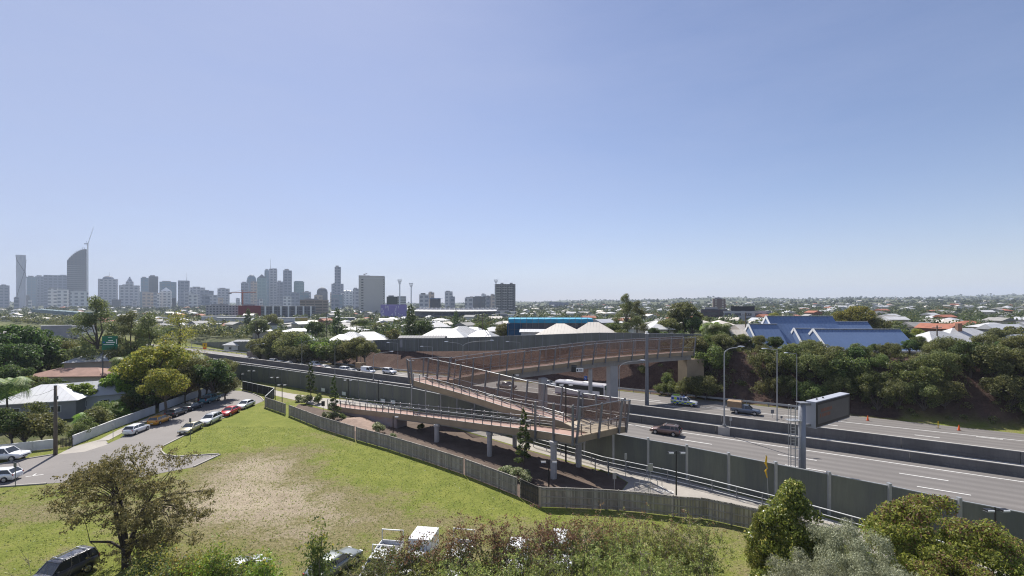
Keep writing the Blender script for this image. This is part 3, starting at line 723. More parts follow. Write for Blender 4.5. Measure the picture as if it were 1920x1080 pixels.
sl('straight armed lamp on the far shoulder, seen just above the message sign ladder', 1494, 661, 106.5, -20, r=.11, straight=True)
sl('curved lamp beside the big bridge pier reaching right', 1161, 674, 80, 37, r=.12)
sl('curved lamp left of the footbridge reaching right over the lanes', 700, 658, 80, 34, zb=1.34, r=.11)
sl('twin armed lamp in front of the far noise wall above the ramps', 868, 637, 86.5, 52, zb=1.7, r=.11, second=(-3.6, -.4, 10.2))
sl('thin lamp at centre reaching left in front of the far noise wall', 975, 640, 106.8, -21, r=.09, straight=True)
sl('thin lamp reaching left, above the left ramp corner', 811, 649, 103.0, -17, r=.09, straight=True)
sl('thin lamp reaching left near the start of the brown slope', 746, 642, 101.0, -15, r=.09, straight=True)
sl('curved lamp at left behind the palm reaching right', 467, 644, 84, 29, r=.11)
sl('twin armed lamp in front of the bushes beyond the far lanes', 566, 637, 86.5, 24, zb=1.7, r=.1, second=(-3.4, -.4, 11.0))
sl('lamp pole between the white wagons on the far lanes', 628, 636, 80, 18, zb=1.34, r=.09)
sl('thin lamp pole at the left end of the brown slope', 676, 645, 101, -10, r=.08, straight=True)
sl('thin lamp pole behind the white van on the far lanes', 685, 641, 100, 12, r=.08, straight=True)
sl('distant lamp beside the yellow warning sign', 359, 641, 100, 10, r=.12, straight=True)
sl('distant lamp above the far end of the motorway', 141, 618, 88, -13, r=.14, straight=True)
sl('distant lamp left of the green direction sign, by the dark trees', 115, 620, 88, 10, r=.14, straight=True)
# camera mast
p = onbar(1213, 93.5); t = thing('camera_mast', 'tall thick grey camera mast on the far lanes right of the bridge pier', 'mast', p)
h = zt_of(628, p.y); mb = MB(); mb.tube((0, 0, 0), (0, 0, h), .42, .26, 10); mb.build('mast_pole', steel, t)
mb = MB(); mb.box((0, 0, h+.25), (.7, .6, .12)); mb.box((-.1, -.2, h+.6), (.35, .7, .4)); mb.build('camera', white, t)
mb = MB(); mb.box((0, -.4, 1.6), (.5, .3, .9)); mb.build('control_box', steel, t)
# tall black lamps on the walkway and smaller ones by the path
def park_lamp(label, px, yt, yb, double=True, group='black lamp posts with pale floodlight heads by the bike path', r=.075):
    p = P(px, yb); h = (yb-yt)*p.y/F
    t = thing('path_lamp', label, 'path lamp', p, 0, group)
    mb = MB(); mb.tube((0, 0, 0), (0, 0, h), r*1.2, r*.8, 8); mb.build('pole', black, t)
    for s in ((-1, 1) if double else (1,)):
        mb = MB(); mb.tube((0, 0, h-.25), (s*.45, -.08, h-.2), .035, n=6); mb.build('arm', black, t)
        mb = MB(); mb.loft([[(s*(.3+a_), -.08+b_*.2, h-.12-c_) for b_, c_ in ((-1, 0), (1, 0), (1, .12), (-1, .12))] for a_ in (0.0, .62)]); mb.build('lamp_head', black, t)
        mb = MB(); mb.box((s*.62, -.08, h-.262), (.56, .36, .04)); mb.box((s*.62, -.30, h-.18), (.5, .05, .12)); mb.build('lens', lampw, t)
    return t
park_lamp('tall black lamp post at the left end of the upper ramp', 769, 674, 764, False, r=.09)
park_lamp('tall black lamp post standing between the two ramps', 863, 678, 778, False, r=.09)
park_lamp('tall black lamp post in front of the middle ramp beside the coach', 963, 701, 800, False, r=.09)
park_lamp('tall black double lamp post by the corner platform', 1061, 719, 866, r=.1)
park_lamp('black double lamp post beside the bicycle symbol on the path', 1268, 845, 934)
park_lamp('black lamp post nearest the cul-de-sac', 472, 694, 727)
park_lamp('black lamp post between the cul-de-sac fence and the path', 516, 706, 751)
park_lamp('black lamp post by the fence gap at the cul-de-sac', 529, 720, 757)
park_lamp('black double lamp post behind the second slender tree', 653, 711, 752)
park_lamp('black lamp post in front of the window panels of the noise wall', 709.5, 713, 757, False)
park_lamp('black lamp post beside the walkway retaining wall', 737, 779, 815, False)
park_lamp('black lamp post in the shade beside the round bridge column', 1029, 862, 921)
park_lamp('black lamp post at far left on the path behind the street trees', 451, 700, 722, False)
park_lamp('lamp post at the right edge beside the noise wall', 1866, 951, 1062)
# white glazed openings in the noise wall
for k, (px, py) in enumerate(((606, 731), (645, 738), (718, 751.5), (737, 754))):
    q = P(px, py, 1.2) if False else None
    D = onbar(px, 66.1).y-.3
    c = PD(px, py, D)
    t = thing('wall_window', ['pale glazed opening low in the noise wall, leftmost of four', 'pale glazed opening in the noise wall between the two slender trees', 'pale glazed opening in the noise wall, left one of the close pair', 'pale glazed opening in the noise wall, right one of the close pair'][k], 'window', c, -.57)
    mb = MB(); mb.box((0, 0, 0), (1.25, .06, .75)); mb.build('pane', mat('pale_glass', (.55, .62, .60), .25, .1, 1), t)
    for s in (-1, 1): mb = MB(); mb.box((s*.66, 0, 0), (.07, .1, .9)); mb.build('frame', galv, t)

# ================================================================ message sign with ladder
base = P(1504, 936); base.z = 0
D = base.y; zt = zt_of(755, D)
msg = thing('message_sign', 'large electronic message sign on a thick grey pole with a caged ladder', 'message sign', base)
mb = MB(); mb.tube((0, 0, 0), (0, 0, zt), .36, .34, 14); mb.build('pole', mat('sign_pole', (.25, .26, .29), .45, .1, .6, metal=.3), msg, True)
mb = MB(); mb.box((0, 0, zt+.03), (.9, .9, .06)); mb.build('pole_cap', steel, msg)
mb = MB(); mb.box((.9, .2, .9), (.9, .7, 1.8)); mb.build('control_cabinet', galv, msg)
# panel: left edge px 1517..1530, right edge px 1593
pl = PD(1529, 748, D-.2); prz = PD(1593, 741, D+4.6)
dirv = Vector((prz.x-pl.x, prz.y-pl.y, 0)); Lp = dirv.length; dirv.normalize(); nn = Vector((-dirv.y, dirv.x, 0))   # nn points away
ptop = H-(754-YH)/F*(D-.2); pbot = H-(804-YH)/F*(D-.2)
def pf(s, w, z): v = Vector((pl.x, pl.y, 0))+dirv*s+nn*w; return (v.x-base.x, v.y-base.y, z)
def pbox(s0, s1, w0, w1, z0, z1, name, m, par=msg):
    mb = MB(); vs = [pf(s, w, z) for z in (z0, z1) for s, w in ((s0, w0), (s1, w0), (s1, w1), (s0, w1))]
    mb.add(vs, [(3, 2, 1, 0), (4, 5, 6, 7), (0, 1, 5, 4), (1, 2, 6, 5), (2, 3, 7, 6), (3, 0, 4, 7)]); return mb.build(name, m, par)
cab = pbox(0, Lp, 0, .95, pbot, ptop, 'sign_cabinet', mat('sign_grey', (.36, .37, .41), .45, .1, .6))
pbox(.10, Lp-.06, -.03, -.002, pbot+.1, ptop-.1, 'bezel', black, cab)
pbox(.45, Lp-.4, -.05, -.032, pbot+.42, ptop-.38, 'screen', mat('dark_screen', (.075, .075, .08), .35, .2, 1.2), cab)
led = mat('dim_led', (.22, .085, .05), .5, .3, 3)
for r_, (s0, s1) in enumerate(((1.2, 3.9), (.95, 3.5))):
    zz_ = ptop-.85-.55*r_; s_ = s0; rr = random.Random(r_)
    while s_ < s1:
        pbox(s_, s_+.24, -.06, -.052, zz_-.36, zz_, 'dim_letter', led, cab); s_ += .34+(.2 if rr.random() < .15 else 0)
for zz_ in (ptop-.3, pbot+.3):
    mb = MB(); mb.beam((0, 0, zz_), pf(.1, .5, zz_), .2, .25); mb.build('bracket', steel, msg)
for s_ in (1.5, 3.0): 
    q = pf(s_, .5, ptop+.08); mb = MB(); mb.box(q, (.12, .12, .14)); mb.build('lifting_lug', black, msg)
# ladder + cage on the left
for s in (-.52, -1.0):
    pass
for dx_ in (-.62, -1.12):
    mb = MB(); mb.tube((dx_, .15, 0), (dx_, .15, zt-.6), .045, n=6); mb.build('ladder_rail', galv, msg)
mb = MB()
z_ = .4
while z_ < zt-.7: mb.tube((-.62, .15, z_), (-1.12, .15, z_), .022, n=5); z_ += .33
mb.build('ladder_rungs', galv, msg)
for k in range(7):
    t_ = math.pi*(.06+.88*k/6); x_ = -.87-.55*math.cos(t_)*1.15; y_ = .1-.62*math.sin(t_)
    mb = MB(); mb.tube((x_, y_, 2.6), (x_, y_, zt-.2), .022, n=5); mb.build('cage_bar', galv, msg)
for z_ in (2.6, 3.2, 4.4, 5.6, 6.8, zt-.2):
    mb = MB(); mb.path([(-.87-.55*math.cos(math.pi*(.06+.88*k/8))*1.15, .1-.62*math.sin(math.pi*(.06+.88*k/8)), z_) for k in range(9)], .03, 5); mb.build('cage_hoop', galv, msg)
mb = MB(); mb.box((-.9, .1, zt-1.9), (1.3, 1.0, .06)); mb.build('ladder_landing', galv, msg)

# green direction sign, yellow warning sign, small street signs
p = PD(206, 660, 110); gzb = gz(p.x, p.y)
gs = thing('direction_sign', 'large green road direction sign on a pole between the left trees', 'direction sign', (p.x, p.y, 0), .25)
zt = zt_of(630, p.y); zb = zt_of(656, p.y)
mb = MB(); mb.box((0, 0, (zt+zb)/2), (3.2, .12, zt-zb)); mb.build('sign_board', green_s, gs)
for s in (-1.5, 1.4): mb = MB(); mb.tube((s, .12, 0), (s, .12, zt), .12, n=6); mb.build('sign_post', steel_dark, gs)
for z_, w_, h_, x_ in ((zt-.35, .8, .12, .1), (zt-1.1, .95, .22, .2), (zt-1.55, 1.8, .26, .2), (zt-2.05, 2.1, .15, -.2)):
    mb = MB(); mb.box((x_, -.08, z_), (w_, .03, h_)); mb.build('line_of_text', white, gs)
mb = MB(); mb.box((1.4, -.08, zt-1.35), (.15, .03, 1.2)); mb.build('white_stripe', white, gs)
mb = MB(); mb.box((-1.2, -.08, zt-1.5), (.4, .03, .32)); mb.build('route_shield', blue_s, gs)
p = PD(384, 655, 175)
ys_ = thing('warning_sign', 'yellow and orange warning sign by the distant motorway', 'warning sign', (p.x, p.y, 0))
zt = zt_of(643, p.y); mb = MB(); mb.box((0, 0, zt-.9), (1.7, .06, 1.8)); mb.build('sign_board', yel, ys_)
mb = MB(); mb.box((0, 0, zt-2.1), (1.3, .06, .6)); mb.build('lower_board', orange, ys_)
mb = MB(); mb.tube((0, .08, 0), (0, .08, zt), .08, n=6); mb.build('sign_post', galv, ys_)
mb = MB(); mb.box((0, -.05, zt-.9), (.3, .03, .7)); mb.build('symbol', black, ys_)
mb = MB(); mb.box((0, 0, zt+.05), (1.2, .2, .14)); mb.build('beacon', black, ys_)
def small_sign(label, px, yt, yb, w=.45, hb=.6, m=None, pm=None):
    p = P(px, yb); h = (yb-yt)*p.y/F; t = thing('street_sign', label, 'street sign', p, .1)
    mb = MB(); mb.tube((0, 0, 0), (0, 0, h), .035, n=6); mb.build('sign_post', pm or galv, t)
    mb = MB(); mb.box((0, -.05, h-hb/2), (w, .03, hb)); mb.build('sign_plate', m or galv, t); return t
small_sign('back of a parking sign beside the pale gold sedan', 357, 784, 828, .3, .6, steel_dark, steel_dark)
small_sign('parking sign on the verge beside the white hatchback by the fence', 212, 795, 825, .3, .35)
small_sign('dark parking sign in front of the white hatchback at left edge', 29, 867, 912, .3, .55, steel_dark, steel_dark)
small_sign('square sign by the start of the shared path behind the fence', 1219, 869, 930, .6, .8)
small_sign('narrow sign on a pole near the shaded bollards', 1173, 850, 900, .3, .7)
small_sign('round path sign just behind the timber fence', 1152, 886, 932, .4, .7)
small_sign('small dark box sign behind the first slender tree planter', 606, 752, 787, .6, .9, black, black)
small_sign('small square sign on the near barrier beside the tallest lamp', 1370, 783, 803, .45, .5)
small_sign('small blue sign on the far lanes beside the straight armed lamp', 1448, 768, 784, .6, .7, steel_dark)
small_sign('small grey sign next to the far base of the straight armed lamp', 1465, 780, 787, .4, .4, steel_dark)
# power pole
p = P(104, 853); pp = thing('power_pole', 'weathered timber power pole beside the garden gate', 'power pole', p)
h = 130*p.y/F; tim = mat('pole_timber', (.15, .125, .10), .9, .3, .6, grain=.4, streak=True)
mb = MB(); mb.tube((0, 0, 0), (0, 0, h), .24, .17, 10); mb.build('pole', tim, pp, True)
mb = MB(); mb.tube((0, 0, h), (0, 0, h+.06), .2, .16, 10); mb.build('pole_cap', galv, pp)
mb = MB(); mb.box((.22, 0, h-1.7), (.18, .2, .5)); mb.build('junction_box', steel_dark, pp)
wq = PD(40, 742, p.y+12); mb = MB(); a_ = Vector((0, 0, h-.4)); e_ = wq-p
mb.path([a_.lerp(e_, k/8)-Vector((0, 0, .9*math.sin(math.pi*k/8)*.5)) for k in range(9)], .02, 4); mb.build('service_cable', black, pp)
# small things on the shared path
def bollard(label, px, yb, h=1.0):
    p = P(px, yb); t = thing('bollard', label, 'bollard', p); mb = MB(); mb.tube((0, 0, 0), (0, 0, h), .07, n=8); mb.build('bollard_post', steel_dark, t)
    mb = MB(); mb.tube((0, 0, h), (0, 0, h+.06), .09, n=8); mb.build('bollard_cap', galv, t)
bollard('shaded steel bollard on the path, left one under the corner platform', 1116, 884, 1.6)
bollard('shaded steel bollard on the path, right one under the corner platform', 1141, 891, 1.6)
# bike path railing beside the wall
rp = [P(*a) for a in ((1000, 838), (1098, 866), (1130, 876), (1250, 902), (1330, 922), (1420, 946), (1500, 967), (1600, 996), (1700, 1025), (1900, 1090))]
rt = thing('path_railing', 'long white two rail fence along the shared path beside the noise wall', 'railing', rp[0])
def ro(mb, name, m): rel(mb, rp[0]).build(name, m, rt)
for hh, r_ in ((1.35, .05), (.78, .035), (.25, .03)):
    mb = MB(); mb.path([p+Vector((0, 0, hh)) for p in rp], r_, 6); ro(mb, 'rail', white)
for q in resample(rp, 2.5): mb = MB(); mb.box((q.x, q.y, .66), (.08, .08, 1.32)); ro(mb, 'rail_post', steel)
rp2 = [P(*a) for a in ((640, 739), (700, 746), (772, 755), (860, 770), (940, 790))]
rt2 = thing('path_railing', 'grey railing along the path at the foot of the left noise wall', 'railing', rp2[0])
for hh in (1.2, .6): mb = MB(); mb.path([p+Vector((0, 0, hh)) for p in rp2], .04, 6); rel(mb, rp2[0]).build('rail', galv, rt2)
for q in resample(rp2, 2.2): mb = MB(); mb.box((q.x, q.y, .6), (.07, .07, 1.2)); rel(mb, rp2[0]).build('rail_post', steel, rt2)
# curved U rail (bike barrier) on path
p = P(1190, 922); t = thing('bike_barrier', 'curved tubular barrier on the shared path casting striped shadows', 'barrier', p)
for k in range(4):
    x0, y0 = k*.75, k*.75
    mb = MB(); mb.path([(x0, y0, 0), (x0, y0, .95), (x0+.15, y0-.15, 1.1), (x0+1.1, y0-.75, 1.1), (x0+1.25, y0-.9, .95), (x0+1.25, y0-.9, 0)], .035, 6); mb.build('hoop', galv, t)
# flagged yellow pole by the noise wall and traffic cones, delineator
p = P(1441, 943); t = thing('marker_pole', 'thin pole with yellow tape beside the noise wall', 'marker pole', p)
h = 90*p.y/F; mb = MB(); mb.tube((0, 0, 0), (-.25, 0, h), .03, n=6); mb.build('pole', galv, t)
mb = MB(); mb.path([(-.14, 0, h-2.4), (-.3, .05, h-1.7), (-.12, 0, h-1.4), (-.3, 0, h-.9), (-.22, 0, h-.2), (-.3, 0, h)], [.05, .1, .04, .11, .08, .02], 5); mb.build('yellow_tape', yel, t)
def cone(label, px, py):
    p = P(px, py); t = thing('traffic_cone', label, 'traffic cone', p, 0, 'traffic cones on the closed far lane')
    mb = MB(); mb.tube((0, 0, .05), (0, 0, .95), .2, .04, 10); mb.build('cone_body', orange, t)
    mb = MB(); mb.box((0, 0, .025), (.5, .5, .05)); mb.build('cone_base', rubber, t)
    mb = MB(); mb.tube((0, 0, .45), (0, 0, .65), .118, .088, 10); mb.build('reflective_band', white, t)
cone('orange traffic cone right of the message sign', 1627, 789); cone('orange traffic cone near the right edge of the far lanes', 1798, 807.5)
p = P(1759, 803); t = thing('delineator', 'thin yellow and orange marker post on a black base between the two cones', 'marker post', p)
mb = MB(); mb.tube((0, 0, .05), (0, 0, 1.15), .055, n=6); mb.build('post', yel, t); mb = MB(); mb.box((0, 0, .03), (.5, .4, .06)); mb.build('base', rubber, t)
# ================================================================ vehicles
glass = mat('car_glass', (.03, .035, .04), .08, .1, 1, spec=.8)
rimm = mat('wheel_rim', (.42, .43, .45), .3, .1, 4, metal=.7)
lensm = mat('headlight_lens', (.75, .78, .80), .12, .05, 4, spec=.8)
redl = mat('tail_light', (.42, .02, .015), .25, .1, 4)
trim = mat('black_trim', (.03, .03, .032), .6, .2, 3)
platem = mat('number_plate', (.7, .7, .62), .5, .1, 3)
def paint(name, c, metal=.0): return mat('paint_'+name, c, .32, .05, .8, metal=metal, coat=.8, spec=.5)
WHITE = paint('white', (.78, .79, .80))
KINDS = {  # length, width, body profile (x, zlow, zbelt), cabin (x0 base, x0 top, x1 top, x1 base), roof height, wheel x, wheel radius
 'hatch': (4.3, 1.76, [(-2.15, .38, .80), (-2.08, .28, .96), (-1.4, .22, 1.0), (.6, .22, .97), (1.15, .24, .93), (1.85, .26, .80), (2.12, .34, .62)], (-2.02, -1.55, .35, 1.15), 1.47, (-1.3, 1.33), .32),
 'sedan': (4.8, 1.82, [(-2.4, .38, .84), (-2.3, .28, 1.0), (-1.6, .22, 1.02), (.7, .22, .98), (1.25, .24, .93), (2.1, .26, .80), (2.38, .34, .62)], (-1.85, -1.15, .30, 1.15), 1.45, (-1.42, 1.45), .33),
 'wagon': (4.8, 1.86, [(-2.4, .42, .90), (-2.32, .32, 1.06), (-1.6, .28, 1.08), (.7, .28, 1.05), (1.2, .3, 1.0), (2.1, .32, .86), (2.38, .38, .66)], (-2.3, -2.0, .30, 1.12), 1.60, (-1.4, 1.42), .35),
 'suv': (4.8, 1.92, [(-2.4, .5, .98), (-2.34, .4, 1.16), (-1.6, .34, 1.18), (.8, .34, 1.15), (1.2, .36, 1.12), (2.15, .4, 1.02), (2.38, .46, .78)], (-2.3, -2.05, .40, 1.05), 1.82, (-1.4, 1.42), .39),
 'pickup': (5.2, 1.86, [(-2.6, .55, .62), (-2.55, .45, 1.12), (-1.0, .38, 1.12), (.9, .38, 1.12), (1.3, .4, 1.1), (2.35, .42, 1.0), (2.58, .5, .78)], (-.95, -.75, .55, 1.2), 1.78, (-1.55, 1.6), .38),
 'van': (4.9, 1.92, [(-2.45, .42, 1.0), (-2.42, .34, 1.25), (-1.6, .3, 1.25), (1.2, .3, 1.2), (1.7, .32, 1.12), (2.25, .36, .92), (2.44, .42, .7)], (-2.4, -2.35, 1.1, 1.85), 2.05, (-1.45, 1.55), .34),
}
CARS = {}
def make_car(kind, label, cat='car', body=WHITE, name=None, racks=False, loc=(0, 0, 0), rz=0, group=None):
    L, Wd, prof, (cx0, cx1, cx2, cx3), hr, wx, wr = KINDS[kind]; hw = Wd/2
    t = thing(name or {'hatch': 'hatchback', 'sedan': 'sedan_car', 'wagon': 'station_wagon', 'suv': 'offroad_car', 'pickup': 'pickup_truck', 'van': 'delivery_van'}[kind], label, cat, loc, rz, group)
    # densify the profile and cut wheel arches
    X = sorted(set([p[0] for p in prof]+[w+s*wr*1.18*c for w in wx for s in (-1, 1) for c in (0, .55, .85, 1.0)]))
    rings = []
    for x in X:
        zl = np.interp(x, [p[0] for p in prof], [p[1] for p in prof]); zb = np.interp(x, [p[0] for p in prof], [p[2] for p in prof])
        za = zl
        for w in wx:
            dd = abs(x-w)/(wr*1.18)
            if dd <= 1.001: za = max(za, wr+math.sqrt(max(0, 1-dd*dd))*wr*1.18)
        e = min(1.0, (L/2-abs(x))/.28+.0); w_ = hw*(.80+.20*math.sqrt(max(0, min(1, e)))); zs = zl+(zb-zl)*.62
        za = min(za, zb-.12)
        rings.append([(x, -w_*.5, zl), (x, -w_*.96, za), (x, -w_, max(za+.02, zs)), (x, -w_*.965, zb-.05), (x, -w_*.86, zb), (x, 0, zb+.035), (x, w_*.86, zb), (x, w_*.965, zb-.05), (x, w_, max(za+.02, zs)), (x, w_*.96, za), (x, w_*.5, zl)])
    mb = MB(); mb.loft(rings); bo = mb.build('body', body, t, True)
    # cabin
    zb0 = np.interp((cx0+cx3)/2, [p[0] for p in prof], [p[2] for p in prof])-.02; gw = hw*.88; rw = hw*.70
    zf = np.interp(cx3, [p[0] for p in prof], [p[2] for p in prof])-.01; zr = np.interp(cx0, [p[0] for p in prof], [p[2] for p in prof])-.01; ht = hr-.05
    mb = MB(); base = [(cx0, -gw, zr), (cx3, -gw, zf), (cx3, gw, zf), (cx0, gw, zr)]; top = [(cx1, -rw, ht), (cx2, -rw, ht), (cx2, rw, ht), (cx1, rw, ht)]
    mb.add(base+top, [(0, 1, 5, 4), (1, 2, 6, 5), (2, 3, 7, 6), (3, 0, 4, 7)]); mb.build('windows', glass, t)
    mb = MB(); rw2 = rw+.03
    mb.loft([[(x, -rw2, ht-.03), (x, -rw2*.93, ht+.03), (x, -rw2*.5, ht+c), (x, rw2*.5, ht+c), (x, rw2*.93, ht+.03), (x, rw2, ht-.03)] for x, c in ((cx1-.05, .02), (cx1+.3, .06), ((cx1+cx2)/2, .075), (cx2-.25, .06), (cx2+.04, .02))])
    mb.build('roof', body, t, True)
    mb = MB(); xm = (cx1+cx2)/2-.05
    for s in (-1, 1):
        B = lambda x: Vector((x, s*(gw+.006), zb0)); T = lambda x: Vector((x, s*(rw+.012), ht))
        mb.beam(Vector((cx0, s*(gw+.004), zr)), T(cx1), .09, .06); mb.beam(Vector((cx3, s*(gw+.004), zf)), T(cx2), .07, .05); mb.beam(B(xm), T(xm), .07, .03)
        if kind in ('wagon', 'suv'): mb.beam(B(cx0+.75), T(cx0+.85), .09, .03)
    if kind == 'van':
        for s in (-1, 1):
            mb.add([(cx0, s*(gw+.01), zr), (.2, s*(gw+.01), zb0), (.2, s*(rw+.02), ht), (cx1, s*(rw+.02), ht)], [(0, 1, 2, 3)])
    mb.build('pillars', body, t)
    for w in wx:
        for s in (-1, 1):
            y = s*(hw-.11); mb = MB(); mb.tube((w, y-.11*1, wr), (w, y+.11, wr), wr, n=16); ty = mb.build('wheel', rubber, t)
            mb = MB(); yy = y+s*.113; mb.tube((w, yy, wr), (w, yy+s*.012, wr), wr*.64, wr*.58, 10); mb.build('rim', rimm, ty)
    zfl = prof[-2][2]
    for s in (-1, 1):
        mb = MB(); mb.box((L/2-.17, s*hw*.66, prof[-1][2]+.02), (.22, .34, .13)); mb.build('headlight', lensm, t)
        mb = MB(); mb.box((-L/2+.07, s*hw*.76, prof[1][2]-.14), (.1, .22, .2 if kind in ('hatch', 'sedan') else .34)); mb.build('tail_light', redl, t)
        mb = MB(); mb.box((cx3-.35, s*(hw+.06), zf+.1), (.12, .16, .13)); mb.build('mirror', body, t)
    mb = MB(); mb.box((L/2-.03, 0, prof[-1][2]-.12), (.06, hw*1.1, .14)); mb.build('grille', trim, t)
    for s in (-1, 1): mb = MB(); mb.box((s*(L/2+.005), 0, .48), (.03, .38, .12)); mb.build('number_plate', platem, t)
    if kind == 'pickup':
        mb = MB(); mb.box((-1.75, 0, 1.145), (1.5, Wd*.78, .03)); mb.build('tray_liner', trim, t)
        for s in (-1, 1): mb = MB(); mb.box((-1.75, s*hw*.86, 1.17), (1.6, .09, .08)); mb.build('tray_rail', body, t)
    if racks:
        for x in (cx1+.45, cx2-.35):
            mb = MB(); mb.box((x, 0, hr+.09), (.06, rw*2.05, .045)); mb.build('roof_rack', galv, t)
        for s in (-1, 1): mb = MB(); mb.box(((cx1+cx2)/2, s*rw*.93, hr+.05), (abs(cx2-cx1)*.9, .05, .05)); mb.build('roof_rail', steel, t)
    return t
def ang(p, q): d = q-p; return math.atan2(d.y, d.x)
ROADR = math.atan2(-.539, .842)           # towards the right of the picture along the motorway
ROADL = ROADR+math.pi
h1 = math.radians(97)
# street, by the white fence (facing away)
make_car('hatch', 'white hatchback parked by the white fence, nearest of its row', loc=P(256, 811), rz=h1)
make_car('hatch', 'orange yellow hatchback under the first street tree', body=paint('orange', (.62, .29, .02)), loc=P(299.5, 793.5), rz=h1)
make_car('hatch', 'black hatchback in front of the orange one by the fence', body=paint('black', (.02, .022, .028)), loc=P(331, 779), rz=h1-.04)
make_car('sedan', 'dark blue black sedan in tree shade by the fence', body=paint('dark_blue', (.025, .03, .045)), loc=P(361, 767.5), rz=h1-.06)
make_car('pickup', 'blue green utility truck at the far end of the fence row', cat='pickup truck', body=paint('teal', (.07, .20, .25), .2), loc=P(394, 754), rz=h1-.10)
h2 = math.radians(-83)
make_car('sedan', 'pale gold sedan at the near end of the kerb beside the grass', body=paint('gold', (.46, .42, .30), .3), loc=P(358, 809), rz=h2)
make_car('wagon', 'white wagon with roof racks between the gold and red cars', racks=True, loc=P(394.5, 793), rz=h2-.03)
make_car('sedan', 'bright red sedan parked beside the grass slope', body=paint('red', (.52, .015, .02)), loc=P(431, 777), rz=h2-.05)
make_car('sedan', 'white sedan at the far end of the row beside the grass', loc=P(460, 764), rz=h2-.1)
make_car('pickup', 'white pickup with dark bumper at left edge near the power pole', cat='pickup truck', loc=P(8, 863), rz=math.radians(8))
make_car('hatch', 'white hatchback cut by the left edge on the near kerb', loc=P(-6, 902), rz=math.radians(192))
# lower field
make_car('suv', 'dark grey offroad car with roof tray on the grass at lower left', body=paint('graphite', (.085, .085, .095), .4), racks=True, loc=P(112, 1090), rz=math.radians(-104)).scale = (.93, .93, .93)
make_car('sedan', 'grey silver sedan behind the tall leafy plant on the grass', body=paint('grey_green', (.20, .215, .20), .4), loc=P(627, 1072), rz=math.radians(66))
def utility(label, loc, rz, rack=True, box=False, body=WHITE):
    t = make_car('pickup', label, cat='pickup truck', loc=loc, rz=rz, body=body)
    for nm in ('tray_liner',): pass
    mb = MB(); mb.box((-1.65, 0, 1.08), (2.1, 1.9, .1)); mb.build('tray_floor', galv, t)
    for s in (-1, 1): mb = MB(); mb.box((-1.65, s*.93, 1.28), (2.1, .05, .32)); mb.build('tray_side', body, t)
    mb = MB(); mb.box((-2.7, 0, 1.28), (.05, 1.9, .32)); mb.build('tailgate', body, t)
    if rack:
        for x, h_ in ((-2.6, 2.35), (-.75, 2.05)):
            mb = MB(); mb.beam((x, -.93, h_), (x, .93, h_), .07, .07)
            for s in (-1, 1): mb.beam((x, s*.9, 1.4), (x, s*.9, h_), .06, .06)
            mb.build('ladder_rack', white, t)
    if box: mb = MB(); mb.box((-1.65, 0, 1.95), (2.05, 1.85, 1.05)); mb.build('canopy', body, t)
    return t
utility('white tray utility with ladder racks, left of the parked row behind the shrubs', P(712, 1082), math.radians(-97))
utility('white utility with enclosed canopy, right beside the rack utility behind shrubs', P(781, 1079), math.radians(-99), rack=False, box=True)
utility('white utility half hidden by red leaved shrubs, third in the parked row', P(853, 1080), math.radians(-100), rack=True)
make_car('sedan', 'white car mostly hidden behind the middle of the shrub row', loc=P(968, 1058), rz=math.radians(-98))
make_car('wagon', 'white wagon barely visible through the shrubs, rightmost of the parked row', loc=P(1052, 1050), rz=math.radians(-98))
make_car('hatch', 'silver car hidden behind the round green bushes at lower left', body=paint('silver', (.45, .46, .46), .4), loc=P(450, 1085), rz=math.radians(60))
# motorway
make_car('wagon', 'bronze station wagon with roof racks alone on the near lanes', body=paint('bronze', (.20, .135, .12), .4), racks=True, loc=P(1248, 814), rz=ROADL)
make_car('van', 'white van whose roof shows over the near noise wall', cat='van', loc=P(1186, 867, 0)+Vector((0, 0, 0)), rz=ROADL)
# highway patrol style pickup in check pattern
pol = make_car('pickup', 'white patrol pickup with blue and yellow checks stopped on the far shoulder', cat='patrol pickup', body=WHITE, loc=P(1283, 760), rz=ROADR+.02, name='patrol_pickup')
pb_ = paint('police_blue', (.02, .09, .42)); py_ = paint('police_yellow', (.55, .70, .02))
for s in (-1, 1):
    for i in range(9):
        for j in range(2):
            mb = MB(); x0 = -2.45+i*.52; mb.box((x0+.26, s*.948, .62+j*.24), (.50, .02, .23)); mb.build('check_panel', py_ if (i+j) % 2 else pb_, pol)
mb = MB(); mb.box((-1.6, 0, 1.5), (1.7, 1.7, .75)); mb.build('canopy', WHITE, pol)
for s in (-1, 1):
    for i in range(3): mb = MB(); mb.box((-2.15+i*.55, s*.862, 1.45), (.5, .02, .5)); mb.build('check_panel', pb_ if i % 2 == 0 else py_, pol)
mb = MB(); mb.box((-.1, 0, 1.88), (.3, 1.2, .13)); mb.build('light_bar', pb_, pol)
mb = MB(); mb.box((-1.6, .2, 1.98), (1.2, .9, .14)); mb.build('roof_load', mat('lime', (.35, .55, .05), .6), pol)
tr_ = make_car('pickup', 'grey blue utility carrying a tan canvas box, seen over the second barrier', cat='pickup truck', body=paint('slate', (.13, .155, .20), .3), loc=P(1398, 776), rz=ROADR)
mb = MB(); mb.box((-1.85, 0, 1.12), (2.6, 1.95, .14)); mb.build('tray_floor', galv, tr_)
mb = MB(); mb.box((-1.85, 0, 1.75), (2.5, 1.9, 1.1)); mb.build('canvas_box', mat('canvas', (.33, .23, .14), .9, .25, 2, grain=.2), tr_)
mb = MB(); mb.box((-.62, -.7, 2.05), (.08, .08, 1.3)); mb.box((-.62, .7, 2.05), (.08, .08, 1.3)); mb.build('headboard', trim, tr_)
